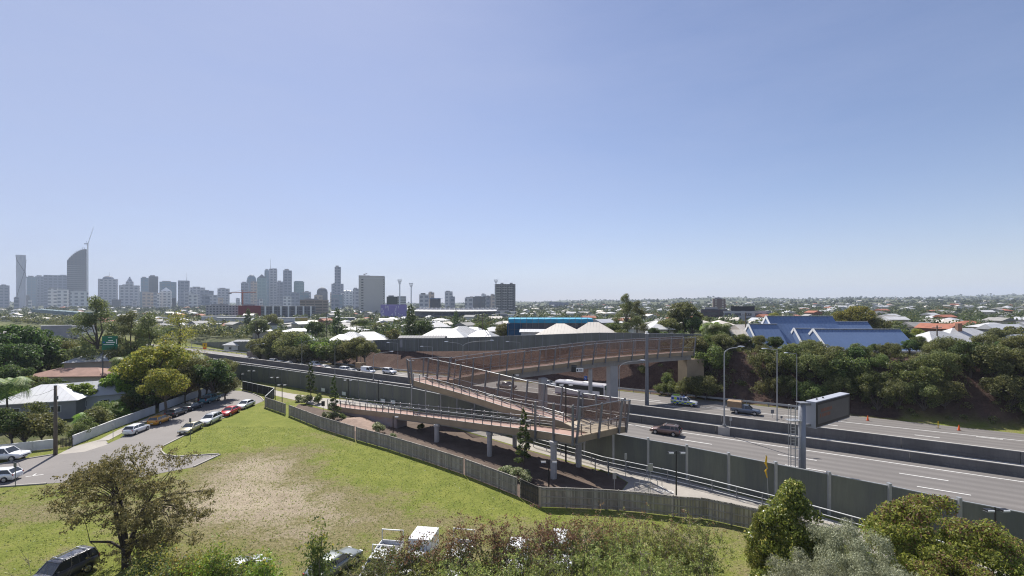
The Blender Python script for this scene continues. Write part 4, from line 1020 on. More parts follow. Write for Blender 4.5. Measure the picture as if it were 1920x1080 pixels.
# coach
co = thing('coach', 'long white coach with dark windows passing behind the bridge column', 'coach', P(1090, 744), ROADR)
L, hw, hh = 12.2, 1.25, 3.35
rg = []
for x, k, zt_ in ((-6.1, .94, 3.15), (-5.95, 1, 3.35), (5.4, 1, 3.35), (5.9, .97, 3.2), (6.1, .90, 2.2), (6.15, .9, 1.0)):
    rg.append([(x, -hw*k, .35), (x, -hw*k, zt_-.25), (x, -hw*k*.85, zt_), (x, hw*k*.85, zt_), (x, hw*k, zt_-.25), (x, hw*k, .35)])
mb = MB(); mb.loft(rg); cb_ = mb.build('body', paint('coach_white', (.66, .65, .68)), co)
for s in (-1, 1):
    mb = MB(); mb.box((-.4, s*(hw+.008), 2.35), (10.6, .03, .95)); mb.build('side_windows', glass, co)
    mb = MB(); mb.box((5.3, s*(hw+.008), 1.75), (.9, .03, 2.1)); mb.build('door', glass, co)
    for wx_ in (-3.6, 3.7):
        mb = MB(); mb.tube((wx_, s*(hw-.25), .5), (wx_, s*(hw+.03), .5), .5, n=16); w_ = mb.build('wheel', rubber, co)
        mb = MB(); mb.tube((wx_, s*(hw+.03), .5), (wx_, s*(hw+.05), .5), .28, n=10); mb.build('rim', rimm, w_)
    mb = MB(); mb.box((6.16, s*.85, .85), (.06, .35, .2)); mb.build('headlight', lensm, co)
    mb = MB(); mb.box((6.2, s*1.35, 2.6), (.15, .1, .5)); mb.build('mirror', trim, co)
mb = MB(); mb.add([(6.17, -hw*.86, 1.2), (6.17, hw*.86, 1.2), (6.12, hw*.86, 2.3), (6.12, -hw*.86, 2.3), (5.93, hw*.88, 3.1), (5.93, -hw*.88, 3.1)], [(0, 1, 2, 3), (3, 2, 4, 5)]); mb.build('windscreen', mat('windscreen', (.06, .12, .13), .1, .1, 1, spec=.8), co)
mb = MB(); mb.box((0, 0, .55), (11.9, 2.54, .3)); mb.build('skirt', paint('coach_blue', (.10, .11, .22)), co)
for x in (-3, 1.5): mb = MB(); mb.box((x, 0, 3.42), (1.8, 1.4, .16)); mb.build('roof_unit', white, co)
# cars on the far lanes
silver = MATS.get('paint_silver')
for kind, label, px, py, bd, d_ in (
    ('wagon', 'silver wagon directly behind the coach', 1029, 724.5, silver, 1), ('pickup', 'brown grey pickup between the middle ramp and the coach', 950, 729, paint('taupe', (.22, .20, .18), .2), 1),
    ('van', 'white van on the far lanes in front of the tan truck', 690, 700, WHITE, 1), ('suv', 'white offroad car nearest the ramp corner on the far lanes', 730, 701, WHITE, 1),
    ('suv', 'white offroad car on the far lanes left of the van', 649, 698, WHITE, 1), ('sedan', 'white sedan tucked beside the left offroad car', 660, 700.5, WHITE, 1),
    ('sedan', 'white sedan just right of the slender tree top', 609, 693, WHITE, 1), ('hatch', 'pink red small car beside the slender tree top', 600, 695, paint('pale_red', (.50, .22, .20)), 1),
    ('wagon', 'white wagon just behind the slender tree top', 592, 687, WHITE, 1), ('sedan', 'pale sedan left of the slender tree top', 564, 691, paint('pale_blue', (.5, .54, .6)), 1),
    ('pickup', 'dark and white pickup between two lamp poles on far lanes', 541, 687, paint('mid_grey', (.3, .31, .33)), 1), ('hatch', 'low white car close behind the left offroad wagon', 527, 684, WHITE, 1),
    ('suv', 'white offroad wagon alone at left of the far traffic', 515, 682.5, WHITE, 1), ('sedan', 'white sedan second from the left of the far traffic', 477, 678, WHITE, 1),
    ('hatch', 'pale hatchback leftmost of the far traffic by the lamp pole', 464, 676.5, paint('pale_grey', (.55, .57, .6)), 1)):
    make_car(kind, label, body=bd, loc=P(px, py), rz=ROADR if d_ > 0 else ROADL, cat={'van': 'van', 'pickup': 'pickup truck'}.get(kind, 'car'))
tt = make_car('pickup', 'beige canopied truck just left of the white van', cat='pickup truck', body=paint('beige', (.40, .35, .29)), loc=P(683, 696), rz=ROADR)
mb = MB(); mb.box((-1.7, 0, 1.85), (2.7, 1.95, 1.5)); mb.build('canopy', MATS['canvas'], tt)
# ================================================================ houses and buildings
roof_w = mat('white_metal_roof', (.52, .52, .52), .5, .22, .45, grain=.25, streak=False)
roof_g = mat('grey_metal_roof', (.42, .43, .45), .5, .15, .3, grain=.12)
roof_c = mat('cream_roof', (.58, .53, .46), .6, .12, .3)
roof_r = mat('terracotta_roof', (.36, .13, .075), .8, .3, .4, grain=.3)
roof_b = mat('blue_metal_roof', (.14, .205, .345), .5, .12, .12, grain=.08)
roof_d = mat('dark_roof', (.12, .12, .13), .7, .2, .4)
wall_w = mat('white_weatherboard', (.60, .60, .58), .8, .12, .5); wall_c = mat('cream_wall', (.48, .43, .35), .8, .12, .5)
wall_g = mat('grey_wall', (.30, .30, .31), .8, .15, .5); wall_b = mat('brick_wall', (.27, .15, .10), .9, .25, .8, grain=.3)
wglass = mat('window_glass', (.04, .05, .06), .15, .2, 1, spec=.7)
def roof_mb(w, d, z, rh, hip, ov=.55, ribs=0.0, gable_dir='x'):
    mb = MB(); x, y = w/2+ov, d/2+ov; k = min(y, x-.05) if hip else 0.0
    A = [(-x, -y, z), (x, -y, z), (x, y, z), (-x, y, z), (-x+k, 0, z+rh), (x-k, 0, z+rh)]
    mb.add(A, [(0, 1, 5, 4), (2, 3, 4, 5), (1, 2, 5), (3, 0, 4), (3, 2, 1, 0)])
    th = .14; 
    mb.add([(-x, -y, z-th), (x, -y, z-th), (x, y, z-th), (-x, y, z-th), (-x, -y, z-.003), (x, -y, z-.003), (x, y, z-.003), (-x, y, z-.003)], [(0, 1, 5, 4), (1, 2, 6, 5), (2, 3, 7, 6), (3, 0, 4, 7), (3, 2, 1, 0)])
    return mb
def house(label, x, y, w, d, wh, rh, rz, rm, wm, hip=True, z=None, group=None, cat='house', wins=True, name='house', stilt=0, chimney=False, ribs=False):
    z0 = gz(x, y)-.3 if z is None else z
    t = thing(name, label, cat, (x, y, z0), rz, group)
    mb = MB(); mb.box((0, 0, wh/2), (w, d, wh)); 
    if not hip:
        for s in (-1, 1): mb.add([(s*w/2, -d/2, wh), (s*w/2, d/2, wh), (s*w/2, 0, wh+rh*.93)], [(0, 1, 2), (2, 1, 0)])
    mb.build('wall', wm, t)
    r_ = roof_mb(w, d, wh+.10, rh, hip).build('roof', rm, t)
    if ribs:
        rb = MB(); n_ = int(w/.9)
        for i in range(1, n_):
            xx = -w/2+i*w/n_
            for s in (-1, 1):
                if hip and abs(xx) > w/2-.3: continue
                kk = max(0, (abs(xx)-(w/2-d/2))/(d/2)) if hip else 0
                rb.beam((xx, s*(d/2+.5), wh+.13), (xx, s*(d/2+.5)*kk, wh+.13+rh*(1-kk)), .04, .05)
        rb.build('roof_ribs', roof_g if rm is roof_w else rm, r_)
    if wins:
        for s in (-1, 1):
            for i in range(max(2, int(w/4.5))):
                xx = -w/2+(i+.5)*w/max(2, int(w/4.5)); mb = MB(); mb.box((xx, s*(d/2+.02), wh*.58), (1.5, .06, 1.2)); f_ = mb.build('window', white, t)
                mb = MB(); mb.box((xx, s*(d/2+.056), wh*.58), (1.3, .03, 1.02)); mb.build('pane', wglass, f_)
            mb = MB(); mb.box((s*(w/2+.02), 0, wh*.58), (.06, 1.5, 1.2)); f_ = mb.build('window', white, t)
            mb = MB(); mb.box((s*(w/2+.056), 0, wh*.58), (.03, 1.3, 1.02)); mb.build('pane', wglass, f_)
    if chimney: mb = MB(); mb.box((-w*.12, -d*.1, wh+rh*.9), (1.0, 1.0, rh*.9+.6)); mb.build('chimney', wall_b, r_)
    return t
R = math.radians
# left foreground houses
q = P(86, 788, 0); house('white hip roofed house behind the power pole', q.x-2.9, q.y+3.5, 11.2, 8.8, 3.3, 2.5, R(22), mat('bright_metal_roof', (.70, .70, .70), .5, .1, .3, grain=.1), wall_g, z=0, ribs=True)
q = PD(168, 745, 90); house('grey gabled house with round attic vent behind banana plants', q.x, q.y, 10, 6.5, 3.4, 2.4, R(38), roof_g, wall_w, hip=False, z=-.2, ribs=True)
q = PD(222, 748, 95); hh_ = house('small pale roofed house right of the vented gable', q.x, q.y, 8, 8, 3.0, 2.3, R(6), roof_w, wall_w, hip=True, z=-.2, ribs=True)
q = PD(135, 680, 118); house('white hip roof showing among the trees above the terracotta roof', q.x, q.y+8, 12, 10, 5.6, 2.2, R(30), roof_w, wall_c, z=0)
q = PD(140, 690, 112); house('low faded terracotta tiled house among the left trees', q.x, q.y+1, 17, 8, 3.6, 1.5, R(4), mat('faded_tiles', (.33, .195, .15), .85, .3, .5, grain=.35), wall_c, z=0)
q = PD(8, 705, 92); house('pale roof at the left edge among the trees', q.x-4, q.y, 10, 8, 3.6, 2, R(20), roof_w, wall_w, z=0)
def at(px, pyr, D, label, w, d, rh, rz, rm, wm, hip=True, wh=3.2, **k):
    k.setdefault('ribs', True)
    """house whose ridge shows at (px, pyr)"""
    if rm is roof_w and hip: w, d, rh = w*.8, d*.8, rh*.82
    q = PD(px, pyr, D); return house(label, q.x, q.y, w, d, wh, rh, rz, rm, wm, hip, z=q.z-wh-rh-.1, **k)
at(835, 616, 168, 'large white roofed house with grey gable front behind the far noise wall', 20, 11, 3.6, R(-8), roof_w, wall_c, True, chimney=False, ribs=True)
at(867, 611.5, 182, 'bright white many hipped roof right of the grey gable', 17, 13, 3.6, R(35), roof_w, wall_w)
at(888, 613, 190, 'white roofed house behind the many hipped roof', 16, 11, 3.4, R(-30), roof_w, wall_w)
at(822, 604, 215, 'small white roof between the dark palm and the green trees', 12, 9, 2.6, R(20), roof_w, wall_w)
at(793, 629, 160, 'low flat dark roofed house just above the far noise wall', 15, 6, .6, R(2), roof_d, wall_g, False)
at(905, 619, 170, 'white roofed cottage beside the blue wrapped building', 12, 8, 2.8, R(-20), roof_w, wall_w)
at(1051, 606.5, 138, 'cream hip roofed house in front of the blue wrapped building', 12.5, 10, 3.2, R(-14), roof_c, wall_g, ribs=True)
at(1113, 604, 138, 'cream hip roofed house right of the blue wrapped building', 13, 10, 3.6, R(-14), roof_c, wall_w, ribs=True)
at(1005, 617, 142, 'low white flat roof left of the cream hip roof', 9, 6, .7, R(-4), roof_w, wall_w, False)
at(660, 622, 178, 'white gabled house above the dark noise wall beside the pine', 13, 10, 3.4, R(-12), roof_w, wall_w)
at(690, 622, 182, 'grey roofed house behind the white gabled house', 15, 10, 3.0, R(10), roof_g, wall_w)
at(640, 627, 172, 'low white house left of the white gabled one', 10, 8, 2.4, R(15), roof_w, wall_w)
at(455, 637, 205, 'white roof behind the dark noise wall at left', 16, 9, 2.6, R(-10), roof_w, wall_w)
at(565, 625, 190, 'grey roof poking out behind the olive bushes', 13, 9, 3.2, R(25), roof_g, wall_w)
at(1404, 608, 122, 'cream gabled roof behind the utility pole left of the blue roofs', 9, 9, 3.4, R(20), roof_c, wall_w, False)
at(1395, 618, 116, 'cream lower roof in front, left of the blue roofs', 10, 6, 2.6, R(-10), roof_c, wall_c, False)
at(1690, 621, 128, 'white roof just right of the blue halls', 10, 8, 3.2, R(14), roof_w, wall_w)
at(1755, 621, 118, 'pale hip roof left of the brick chimney house', 14, 9, 3.0, R(8), roof_w, wall_w, ribs=True)
at(1805, 615, 122, 'pale hip roofed house with brick chimney at right', 17, 11, 3.8, R(-8), roof_w, wall_c, chimney=True, ribs=True)
at(1905, 627, 110, 'plain grey roof at the right edge behind the trees', 12, 9, 3.0, R(4), roof_g, wall_c)
# blue roofed halls
def hall(label, px0, px1, pyr, D, depth, rh, rz, wh=4.0):
    p0 = PD(px0, pyr, D); p1 = PD(px1, pyr, D); c = (p0+p1)/2; w = (p1-p0).length
    t = house(label, c.x, c.y, w, depth, wh, rh, rz, roof_b, wall_w, False, z=p0.z-wh-rh-.1, ribs=True, name='hall', cat='hall', wins=False)
    x_, y_ = w/2+.6, depth/2+.6
    for s in (-1,):
        mb = MB(); mb.beam((s*x_, -y_, wh+.05), (s*x_, 0, wh+rh+.1), .12, .55); mb.beam((s*x_, y_, wh+.05), (s*x_, 0, wh+rh+.1), .12, .55); mb.build('bargeboard', white, t)
    for s in (-1, 1):
        mb = MB(); mb.box((0, s*(y_+.1), wh+.02), (w+1.2, .3, .34)); mb.build('gutter', white, t)
    mb = MB(); mb.box((0, 0, wh+rh+.16), (w+1.2, .4, .14)); mb.build('ridge_cap', roof_g, t)
    return t
hall('tallest steep blue roofed church hall', 1441, 1556, 593, 116, 13, 7.6, R(-1))
hall('lower blue roof stepping down left of the tall church roof', 1408, 1452, 608, 114, 10, 5.5, R(-2))
hall('blue roofed wing behind the right end of the tall hall', 1546, 1622, 603, 126, 11, 5.6, R(-1))
hall('long low blue roofed hall nearest the trees with white gutter', 1530, 1682, 617.5, 108, 10, 4.6, R(-1), 3.2)
hall('small blue roofed gable between the tall and long halls', 1494, 1540, 616, 111, 9, 5.0, R(-3))
# blue wrapped building
q0 = PD(957, 600, 168); q1 = PD(1110, 600, 168); c = (q0+q1)/2; w = (q1-q0).length; zt = zt_of(597, 168)
bw = thing('wrapped_building', 'long dark building wrapped in bright blue scaffold sheeting', 'building', (c.x, c.y+7, 8), -.02)
h = zt-8; mb = MB(); mb.box((0, 0, (h-1.6)/2), (w, 13, h-1.6)); mb.build('wall', facade('dark_flats', (.075, .085, .12), (.03, .04, .06), 2.9, 3.6, .5, .35, (.2, .25, .3)), bw)
blu = mat('blue_sheeting', (.03, .34, .52), .6, .3, .5, grain=.2); blu2 = mat('blue_netting', (.02, .10, .22), .8, .4, .4, grain=.3)
mb = MB(); mb.loft([[(x_, -6.9, h-1.7), (x_, -6.2, h-.3+.1*((i % 2))), (x_, -2, h), (x_, 6.2, h-.1), (x_, 6.9, h-1.7)] for i, x_ in enumerate(np.linspace(-w/2-.6, w/2+.6, 15))]); mb.build('roof_sheeting', blu, bw)
for i in range(15):
    x_ = -w/2-.6+i*(w+1.2)/14; mb = MB(); mb.box((x_, -7.3, h/2), (.1, .1, h+.6)); mb.build('scaffold_pole', steel, bw)
mb = MB(); mb.box((-w/2+1.6, -7.1, (h-1.8)/2), (5.4, .1, h-1.8)); mb.build('netting', blu2, bw)
for k in range(4): mb = MB(); mb.box((0, -7.25, 1.5+k*2.2), (w+1, .08, .08)); mb.build('scaffold_rail', steel, bw)

# generic block building from picture columns
def block(name, label, px0, px1, pyt, D, m, depth=.8, cat='building', zb=None, rz=0.0, extras=None, taper=None, group_=None):
    p0, p1 = PD(px0, pyt, D), PD(px1, pyt, D); cx = (p0.x+p1.x)/2; th = math.atan2(cx, D)*(.93 if cat == 'tower' else .8); w = (p1.x-p0.x)*math.cos(th); d = w*depth; z0 = gz(cx, D)-2 if zb is None else zb
    t = thing(name, label, cat, (cx+d/2*math.sin(th), D+d/2*math.cos(th), z0), rz-th, group_); h = p0.z-z0
    if taper: mb = MB(); taper(mb, w, d, h)
    else: mb = MB(); mb.box((0, 0, h/2), (w, d, h))
    mb.build('tower_body' if cat == 'tower' else 'wall', m, t)
    if extras: extras(t, w, d, h)
    elif not taper:
        mb = MB(); mb.box((-.1*w, 0, h+.015*h+.5), (w*.5, d*.5, .03*h+1.0)); mb.build('roof_plant', wall_g, t)
    return t
fA = facade('tower_blue_grey', (.25, .27, .34), (.06, .075, .11), 13, 16, .4, .3, (.2, .2, .2))
fB = facade('tower_concrete', (.52, .51, .54), (.10, .11, .14), 12, 15, .45, .4, (.3, .3, .3))
fC = facade('tower_glass', (.17, .22, .26), (.08, .13, .17), 14, 17, .3, .25, (.2, .2, .2))
fD = facade('tower_tan', (.56, .44, .35), (.12, .11, .11), 12, 14, .5, .4, (.3, .3, .3))
fE = facade('tower_white', (.74, .73, .72), (.10, .11, .13), 11, 14, .5, .45, (.4, .4, .4))
fF = facade('tower_green', (.20, .32, .32), (.08, .15, .16), 14, 18, .35, .3, (.2, .2, .2))
fG = facade('tower_dark', (.07, .07, .085), (.04, .045, .06), 12, 12, .35, .4, (.15, .15, .15))
def addbox(nm, m, cx, cy, cz, dx, dy, dz): 
    return lambda t, w, d, h: MB().box((cx*w, cy*d, h+cz*h+dz*h/2), (dx*w, dy*d, dz*h)).build(nm, m, t)
def multi(*fs):
    def g(t, w, d, h):
        for f in fs: f(t, w, d, h)
    return g
def mast(dx, hm, r=.9): return lambda t, w, d, h: MB().tube((dx*w, 0, h), (dx*w, 0, h+hm), r, .3, 6).build('antenna', steel, t)
def pyr(nm, m, z0, hk, k=1.0):
    def g(t, w, d, h):
        mb = MB(); mb.add([(-w*k/2, -d*k/2, h), (w*k/2, -d*k/2, h), (w*k/2, d*k/2, h), (-w*k/2, d*k/2, h), (0, 0, h+hk)], [(0, 1, 4), (1, 2, 4), (2, 3, 4), (3, 0, 4)]); mb.build(nm, m, t)
    return g
def dome(m, k, hk):
    def g(t, w, d, h):
        rg = [[(w*k/2*math.cos(u)*math.cos(2*math.pi*j/12), d*k/2*math.cos(u)*math.sin(2*math.pi*j/12), h+hk*math.sin(u)) for j in range(12)] for u in (0, .35, .7, 1.05, 1.35, 1.55)]
        MB().loft(rg).build('dome', m, t)
    return g
def cyl(mb, w, d, h): mb.tube((0, 0, 0), (0, 0, h), w/2, w/2, 20)
def inf_extra(t, w, d, h):
    mb = MB(); pts = [(w*.51*math.sin(k), -w*.51*math.cos(k), h*(.02+.9*abs((k/1.5+1)/2))) for k in np.linspace(-1.5, 1.5, 13)]; mb.path(pts, 1.1, 5)
    pts = [(w*.51*math.sin(k), -w*.51*math.cos(k), h*(1.0-.42*(k/1.5+1)/2)) for k in np.linspace(-1.5, 1.5, 13)]; mb.path(pts, 1.1, 5); mb.build('diagonal_band', fG, t)
def curved(mb, w, d, h):
    n_ = 14; rg = []
    hl = h*(1-.20)
    for i in range(n_+1):
        u = i/n_; x = -w/2+w*u; z = hl+(h-hl)*(1-(1-u)**1.9)
        rg.append([(x, -d/2, 0), (x, -d/2, z), (x, d/2, z), (x, d/2, 0)])
    mb.loft(rg)
def curved_extra(t, w, d, h):
    r_ = random.Random(3); mb = MB(); hl = h*.8
    for i in range(9):
        u = .06+.1*i; x = -w/2+w*u; z = hl+(h-hl)*(1-(1-u)**1.9); mb.beam((x, -d*.52, z-6), (x+w*.06, -d*.52, z+7+r_.random()*6), 1.2, 1.2)
    mb.build('steel_frame', steel, t)
    mb = MB(); mb.box((0, -d*.505, h*.76), (w*.98, .8, 3)); mb.build('dark_band', fG, t)
    for k in range(22): mb = MB(); mb.box((0, -d*.502, h*(.05+.032*k)), (w*.96, .7, 1.6)); mb.build('floor_line', wall_g, t)
T = [ # name label x0 x1 ytop D mat kwargs
 ('tower', 'slim pale cylindrical tower with diagonal bands at far left of the skyline', 30, 48, 478, 2050, mat('pale_cladding', (.50, .50, .54), .6, .15, .02), dict(taper=cyl, extras=inf_extra)),
 ('tower', 'low grey block at the left edge of the skyline', 0, 17, 535, 2000, fA, {}),
 ('tower', 'grey office block right of the cylindrical tower', 50, 69, 519, 2200, fC, {}),
 ('tower', 'darker grey office block beside the wide slab', 66, 84, 518, 2260, fA, {}),
 ('tower', 'wide grey slab building left of the curved tower', 83, 126, 516, 2150, fA, dict(depth=.5, extras=addbox('roof_plant', fA, .3, 0, 0, .25, .6, .02))),
 ('tower', 'dark tall unfinished tower with curved sloping top', 126.5, 161.5, 466, 2000, fG, dict(taper=curved, extras=curved_extra)),
 ('tower', 'white balconied apartment tower with dark left side', 90, 108, 541, 1500, fE, {}),
 ('tower', 'white balconied apartment tower with white roof edge', 107, 127, 543, 1480, fE, {}),
 ('tower', 'pale mid rise block below the curved tower', 133, 165, 546, 1450, fE, dict(depth=.5)),
 ('tower', 'hotel tower with dome roof and short mast', 184.5, 220, 523, 2100, fB, dict(extras=multi(dome(fA, .62, 16), mast(.05, 34)))),
 ('tower', 'broad grey tower with peaked crown', 224, 261, 535, 1900, fB, {}),
 ('tower', 'stepped peak tower behind the broad grey one', 236, 250, 528, 2150, fB, dict(extras=pyr('peak', fB, 0, 26, .8))),
 ('tower', 'pale glass tower left of the dark twin', 264, 279, 521, 2050, fC, {}),
 ('tower', 'dark tower right of the pale glass one', 279, 296, 518, 2100, fG, {}),
 ('tower', 'tan block in front of the glass tower', 267, 283, 548, 1700, fD, {}),
 ('tower', 'tan pinkish block beside the first tan block', 282, 299, 549, 1750, fD, {}),
 ('tower', 'green grey box tower in the left middle skyline', 299.5, 330, 528.5, 2100, fC, {}),
 ('tower', 'low tower with white pyramid roof', 301, 321, 546, 1800, fE, dict(extras=pyr('pyramid_roof', white, 0, 16, 1.0))),
 ('tower', 'grey tower carrying a thin mast', 334, 355, 526, 2000, fA, dict(extras=mast(.25, 36))),
 ('tower', 'white narrow block below the masted tower', 355, 364, 548, 1700, fE, {}),
 ('tower', 'grey tower right of the masted one', 357, 384, 539, 2150, fB, {}),
 ('tower', 'stepped grey block in the middle left skyline', 376, 400, 545, 2000, fA, {}),
 ('tower', 'small pale block before the dome tower', 384, 408, 553, 1700, fB, {}),
 ('tower', 'light grey low tower left of the orange crane', 408, 430, 541, 2100, fB, {}),
 ('tower', 'dark grey block behind the orange crane boom', 452, 466, 530, 2150, fA, {}),
 ('tower', 'glass tower with rounded dome top', 462.5, 480.5, 526, 2250, fC, dict(extras=dome(fC, 1.0, 30))),
 ('tower', 'narrow tan tower in front of the domed one', 470, 482, 528, 1950, fD, {}),
 ('tower', 'green glass tower with chamfered top', 482, 499.5, 521, 2050, fF, dict(extras=pyr('chamfered_top', fG, 0, 18, .9))),
 ('tower', 'pale blue tower left of the antenna tower', 496, 506, 507, 2200, fC, {}),
 ('tower', 'tall pinkish tower topped with a thin antenna', 504, 519.5, 504, 2100, fB, dict(extras=multi(mast(-.3, 48), addbox('crown_slab', fA, .15, 0, 0, .6, .8, .01)))),
 ('tower', 'grey slab between the antenna tower and the round topped one', 519, 531, 528, 2150, fA, {}),
 ('tower', 'tall dark blue tower with flat rounded top', 531, 547, 507, 2100, fA, {}),
 ('tower', 'pale cyan glass tower standing alone', 551, 570, 528, 2150, fF, dict(extras=addbox('crown', fC, 0, 0, 0, .8, .8, .02))),
 ('tower', 'low wide grey block below the cyan tower', 544, 562, 549, 1800, fA, {}),
 ('tower', 'white low block below the round topped tower', 531, 546, 556, 1600, fE, {}),
 ('tower', 'small grey rounded block right of the cyan tower', 570, 583, 547, 2000, fB, {}),
 ('tower', 'dark arched roof tower in the gap', 594, 614, 547, 1900, fG, dict(extras=dome(fG, 1.0, 19))),
 ('tower', 'slim dark super tall tower in the middle of the skyline', 627.5, 639, 500.5, 2050, fA, {}),
 ('tower', 'wide lower shoulder of the slim super tall tower', 621.5, 644, 532, 2150, fA, {}),
 ('tower', 'pale podium block below the slim super tall tower', 622, 644, 553, 1700, fC, {}),
 ('tower', 'grey block with low hipped crown', 643, 662, 546, 2000, fB, dict(extras=pyr('hipped_crown', fA, 0, 6, .9))),
 ('tower', 'concrete slab touching the big white block', 662, 673, 541, 1600, fB, {}),
 ('tower', 'small dark tower beyond the purple building', 786, 804, 552, 1400, fB, dict(extras=addbox('stepped_crown', fG, -.1, 0, 0, .5, .8, .08))),
 ('tower', 'slim grey tower above the stadium roof', 843, 853, 556, 1500, fA, {}),
 ('tower', 'pale left tower of the three above the stadium', 871.5, 887, 558, 1300, fB, {}),
 ('tower', 'dark middle tower of the three above the stadium', 887, 910, 556.5, 1350, fG, {}),
 ('tower', 'lower right tower of the three above the stadium', 909, 918, 559, 1400, fA, {}),
 ('tower', 'square blue grey block on the horizon right of centre', 1029, 1066, 567, 1500, fA, dict(depth=.4)),
 ('tower', 'tiny left tower on the right horizon', 1290, 1297, 562, 3000, fB, {}),
 ('tower', 'wider middle tower on the right horizon', 1300, 1310, 560.5, 3000, fC, {}),
 ('tower', 'tiny right tower on the right horizon', 1312, 1318, 562, 3050, fB, {}),
]
for nm, lb, a_, b_, yt, D, m, kw in T: block(nm, lb, a_, b_, yt, D, m, cat='tower', **kw)
rf = random.Random(41); FILL = []
for i in range(46):
    xa = rf.uniform(-10, 665) if i < 38 else rf.uniform(780, 925); ww = rf.uniform(6, 17); m_ = rf.choice((fA, fB, fB, fC, fD, fE, fG, fE))
    kd = {'tower_blue_grey': 'blue grey', 'tower_concrete': 'pale grey', 'tower_glass': 'glassy', 'tower_tan': 'tan', 'tower_white': 'white', 'tower_dark': 'dark'}[m_.name]
    FILL.append((block('background_tower', 'small background block of the city skyline', xa, xa+ww, rf.uniform(545, 566), rf.uniform(1350, 2400), m_, cat='tower', group_='small background blocks of the city skyline'), kd+' small block'))
# named mid distance buildings
wt = mat('big_block_concrete', (.52, .50, .47), .8, .1, .02)
def mater(t, w, d, h):
    for k in range(12):
        mb = MB(); mb.box((-w*.36, -d/2-.15, h*.17+k*h*.066), (w*.085, .35, h*.028)); f_ = mb.build('window_slot', wglass, t)
    for k in range(14):
        mb = MB(); mb.box((w*.47, -d/2-.15, h*.12+k*h*.06), (w*.03, .35, h*.02)); mb.build('window_slot', wglass, t)
    r_ = random.Random(5)
    for k in range(8):
        mb = MB(); mb.tube((w*(-.12+k*.075), -d*.2, h*.955), (w*(-.12+k*.075), -d*.2, h*(.985+.02*r_.random())), 1.6, 1.2, 8); mb.build('roof_vent', steel, t)
    mb = MB(); mb.box((-w*.29, 0, h*.985), (w*.42, d*.8, h*.05)); mb.build('lift_tower', wt, t)
    mb = MB(); mb.tube((-w*.28, 0, h), (-w*.28, 0, h*1.07), .6, n=6); mb.tube((-w*.36, 0, h*1.05), (-w*.2, 0, h*1.06), .5, n=6); mb.tube((-w*.34, 0, h*1.03), (-w*.2, 0, h*1.075), .5, n=6); mb.build('antenna_frame', steel, t)
    mb = MB(); mb.box((0, 0, h*.93), (w*1.004, d*1.004, h*.012)); mb.build('parapet_line', wall_w, t)
block('hospital_block', 'big plain concrete block with one column of windows and rooftop vents', 673, 720.5, 517, 950, wt, .75, extras=mater)
def res(t, w, d, h):
    for k in range(11):
        for u in (-.32, -.02, .26):
            mb = MB(); mb.box((w*u, -d/2-.5, h*.08+k*h*.082), (w*.2, 1.0, h*.014)); mb.build('balcony', wall_w, t)
    mb = MB(); mb.box((-w*.48, -d/2-.2, h*.5), (w*.03, .5, h)); mb.build('corner_fin', white, t)
    for u in (-.15, .3): mb = MB(); mb.box((w*u, 0, h+1.2), (w*.14, d*.3, 2.4)); mb.build('roof_plant', wall_g, t)
block('apartment_tower', 'tall grey apartment tower with balconies right of the stadium', 927.5, 966.5, 532.5, 760, facade('apt_tower', (.20, .20, .20), (.05, .055, .06), 3.6, 4.2, .4, .4, (.3, .3, .3)), .6, extras=res)
block('podium_building', 'low white podium building at the foot of the tall apartment tower', 926, 970, 584, 620, fE, .4)
apt = facade('apartments_white', (.50, .49, .50), (.05, .055, .07), 3.1, 3.4, .5, .45, (.5, .5, .5))
apt2 = facade('apartments_dark', (.17, .175, .20), (.035, .04, .05), 3.1, 4.6, .35, .3, (.5, .5, .5))
block('apartment_block', 'white apartment block with small windows left of the red wall', 388, 448, 572.5, 560, apt, .3)
block('apartment_block', 'plain dark red apartment wall between pale apartment blocks', 448, 492, 573, 556, mat('dark_red_wall', (.22, .03, .035), .8, .1, .1), .35)
def aptx(t, w, d, h):
    for k in range(7): mb = MB(); mb.box((-w*.42+k*w*.14, -d/2-.4, h*.52), (w*.03, .9, h*.98)); mb.build('white_fin', white, t)
    mb = MB(); mb.box((0, 0, h+.3), (w*1.01, d*1.05, .5)); mb.build('roof_slab', roof_w, t)
block('apartment_block', 'long dark and white apartment block right of the red wall', 492, 590, 574.5, 552, apt2, .2, extras=aptx)
block('office_block', 'tan concrete office block behind the long apartments', 563, 614, 562, 700, facade('tan_office', (.33, .27, .22), (.08, .075, .07), 4.2, 12, .55, .12, (.4, .35, .3)), .6)
pur = mat('purple_wall', (.34, .27, .56), .7, .3, .03, col2=(.24, .21, .46))
def purp(t, w, d, h):
    r_ = random.Random(9)
    for k in range(36):
        mb = MB(); x_ = (r_.random()-.5)*w*.94; z_ = h*(.15+.75*r_.random()); mb.box((x_, -d/2-.15, z_), (w*.028+w*.02*r_.random(), .3, h*(.06+.14*r_.random()))); mb.build('pale_panel', MATS['lilac'], t)
mat('lilac', (.66, .60, .78), .7, .2, .5)
block('stadium_screen_wall', 'purple patterned building beside the stadium', 714, 762, 571, 520, pur, .5, extras=purp)
block('office_block', 'dark green boxy building above the purple wall', 725, 745, 556, 800, mat('dark_green_wall', (.05, .065, .06), .6, .2, .05), .8)
def stripes(t, w, d, h):
    for k in range(5): mb = MB(); mb.box((0, -d/2-.3, h*(.55+.09*k)), (w, .6, h*.04)); mb.build('white_band', white, t)
block('office_block', 'white banded building between the two floodlight masts', 745, 761, 555.5, 810, wall_g, .8, extras=stripes)
block('office_block', 'dark building with a bright blue roof rail beyond the stadium', 806, 826, 559, 900, fG, .6, extras=addbox('blue_rail', mat('bright_blue', (.02, .2, .6), .5), 0, -.5, -.05, 1.4, .1, .02))
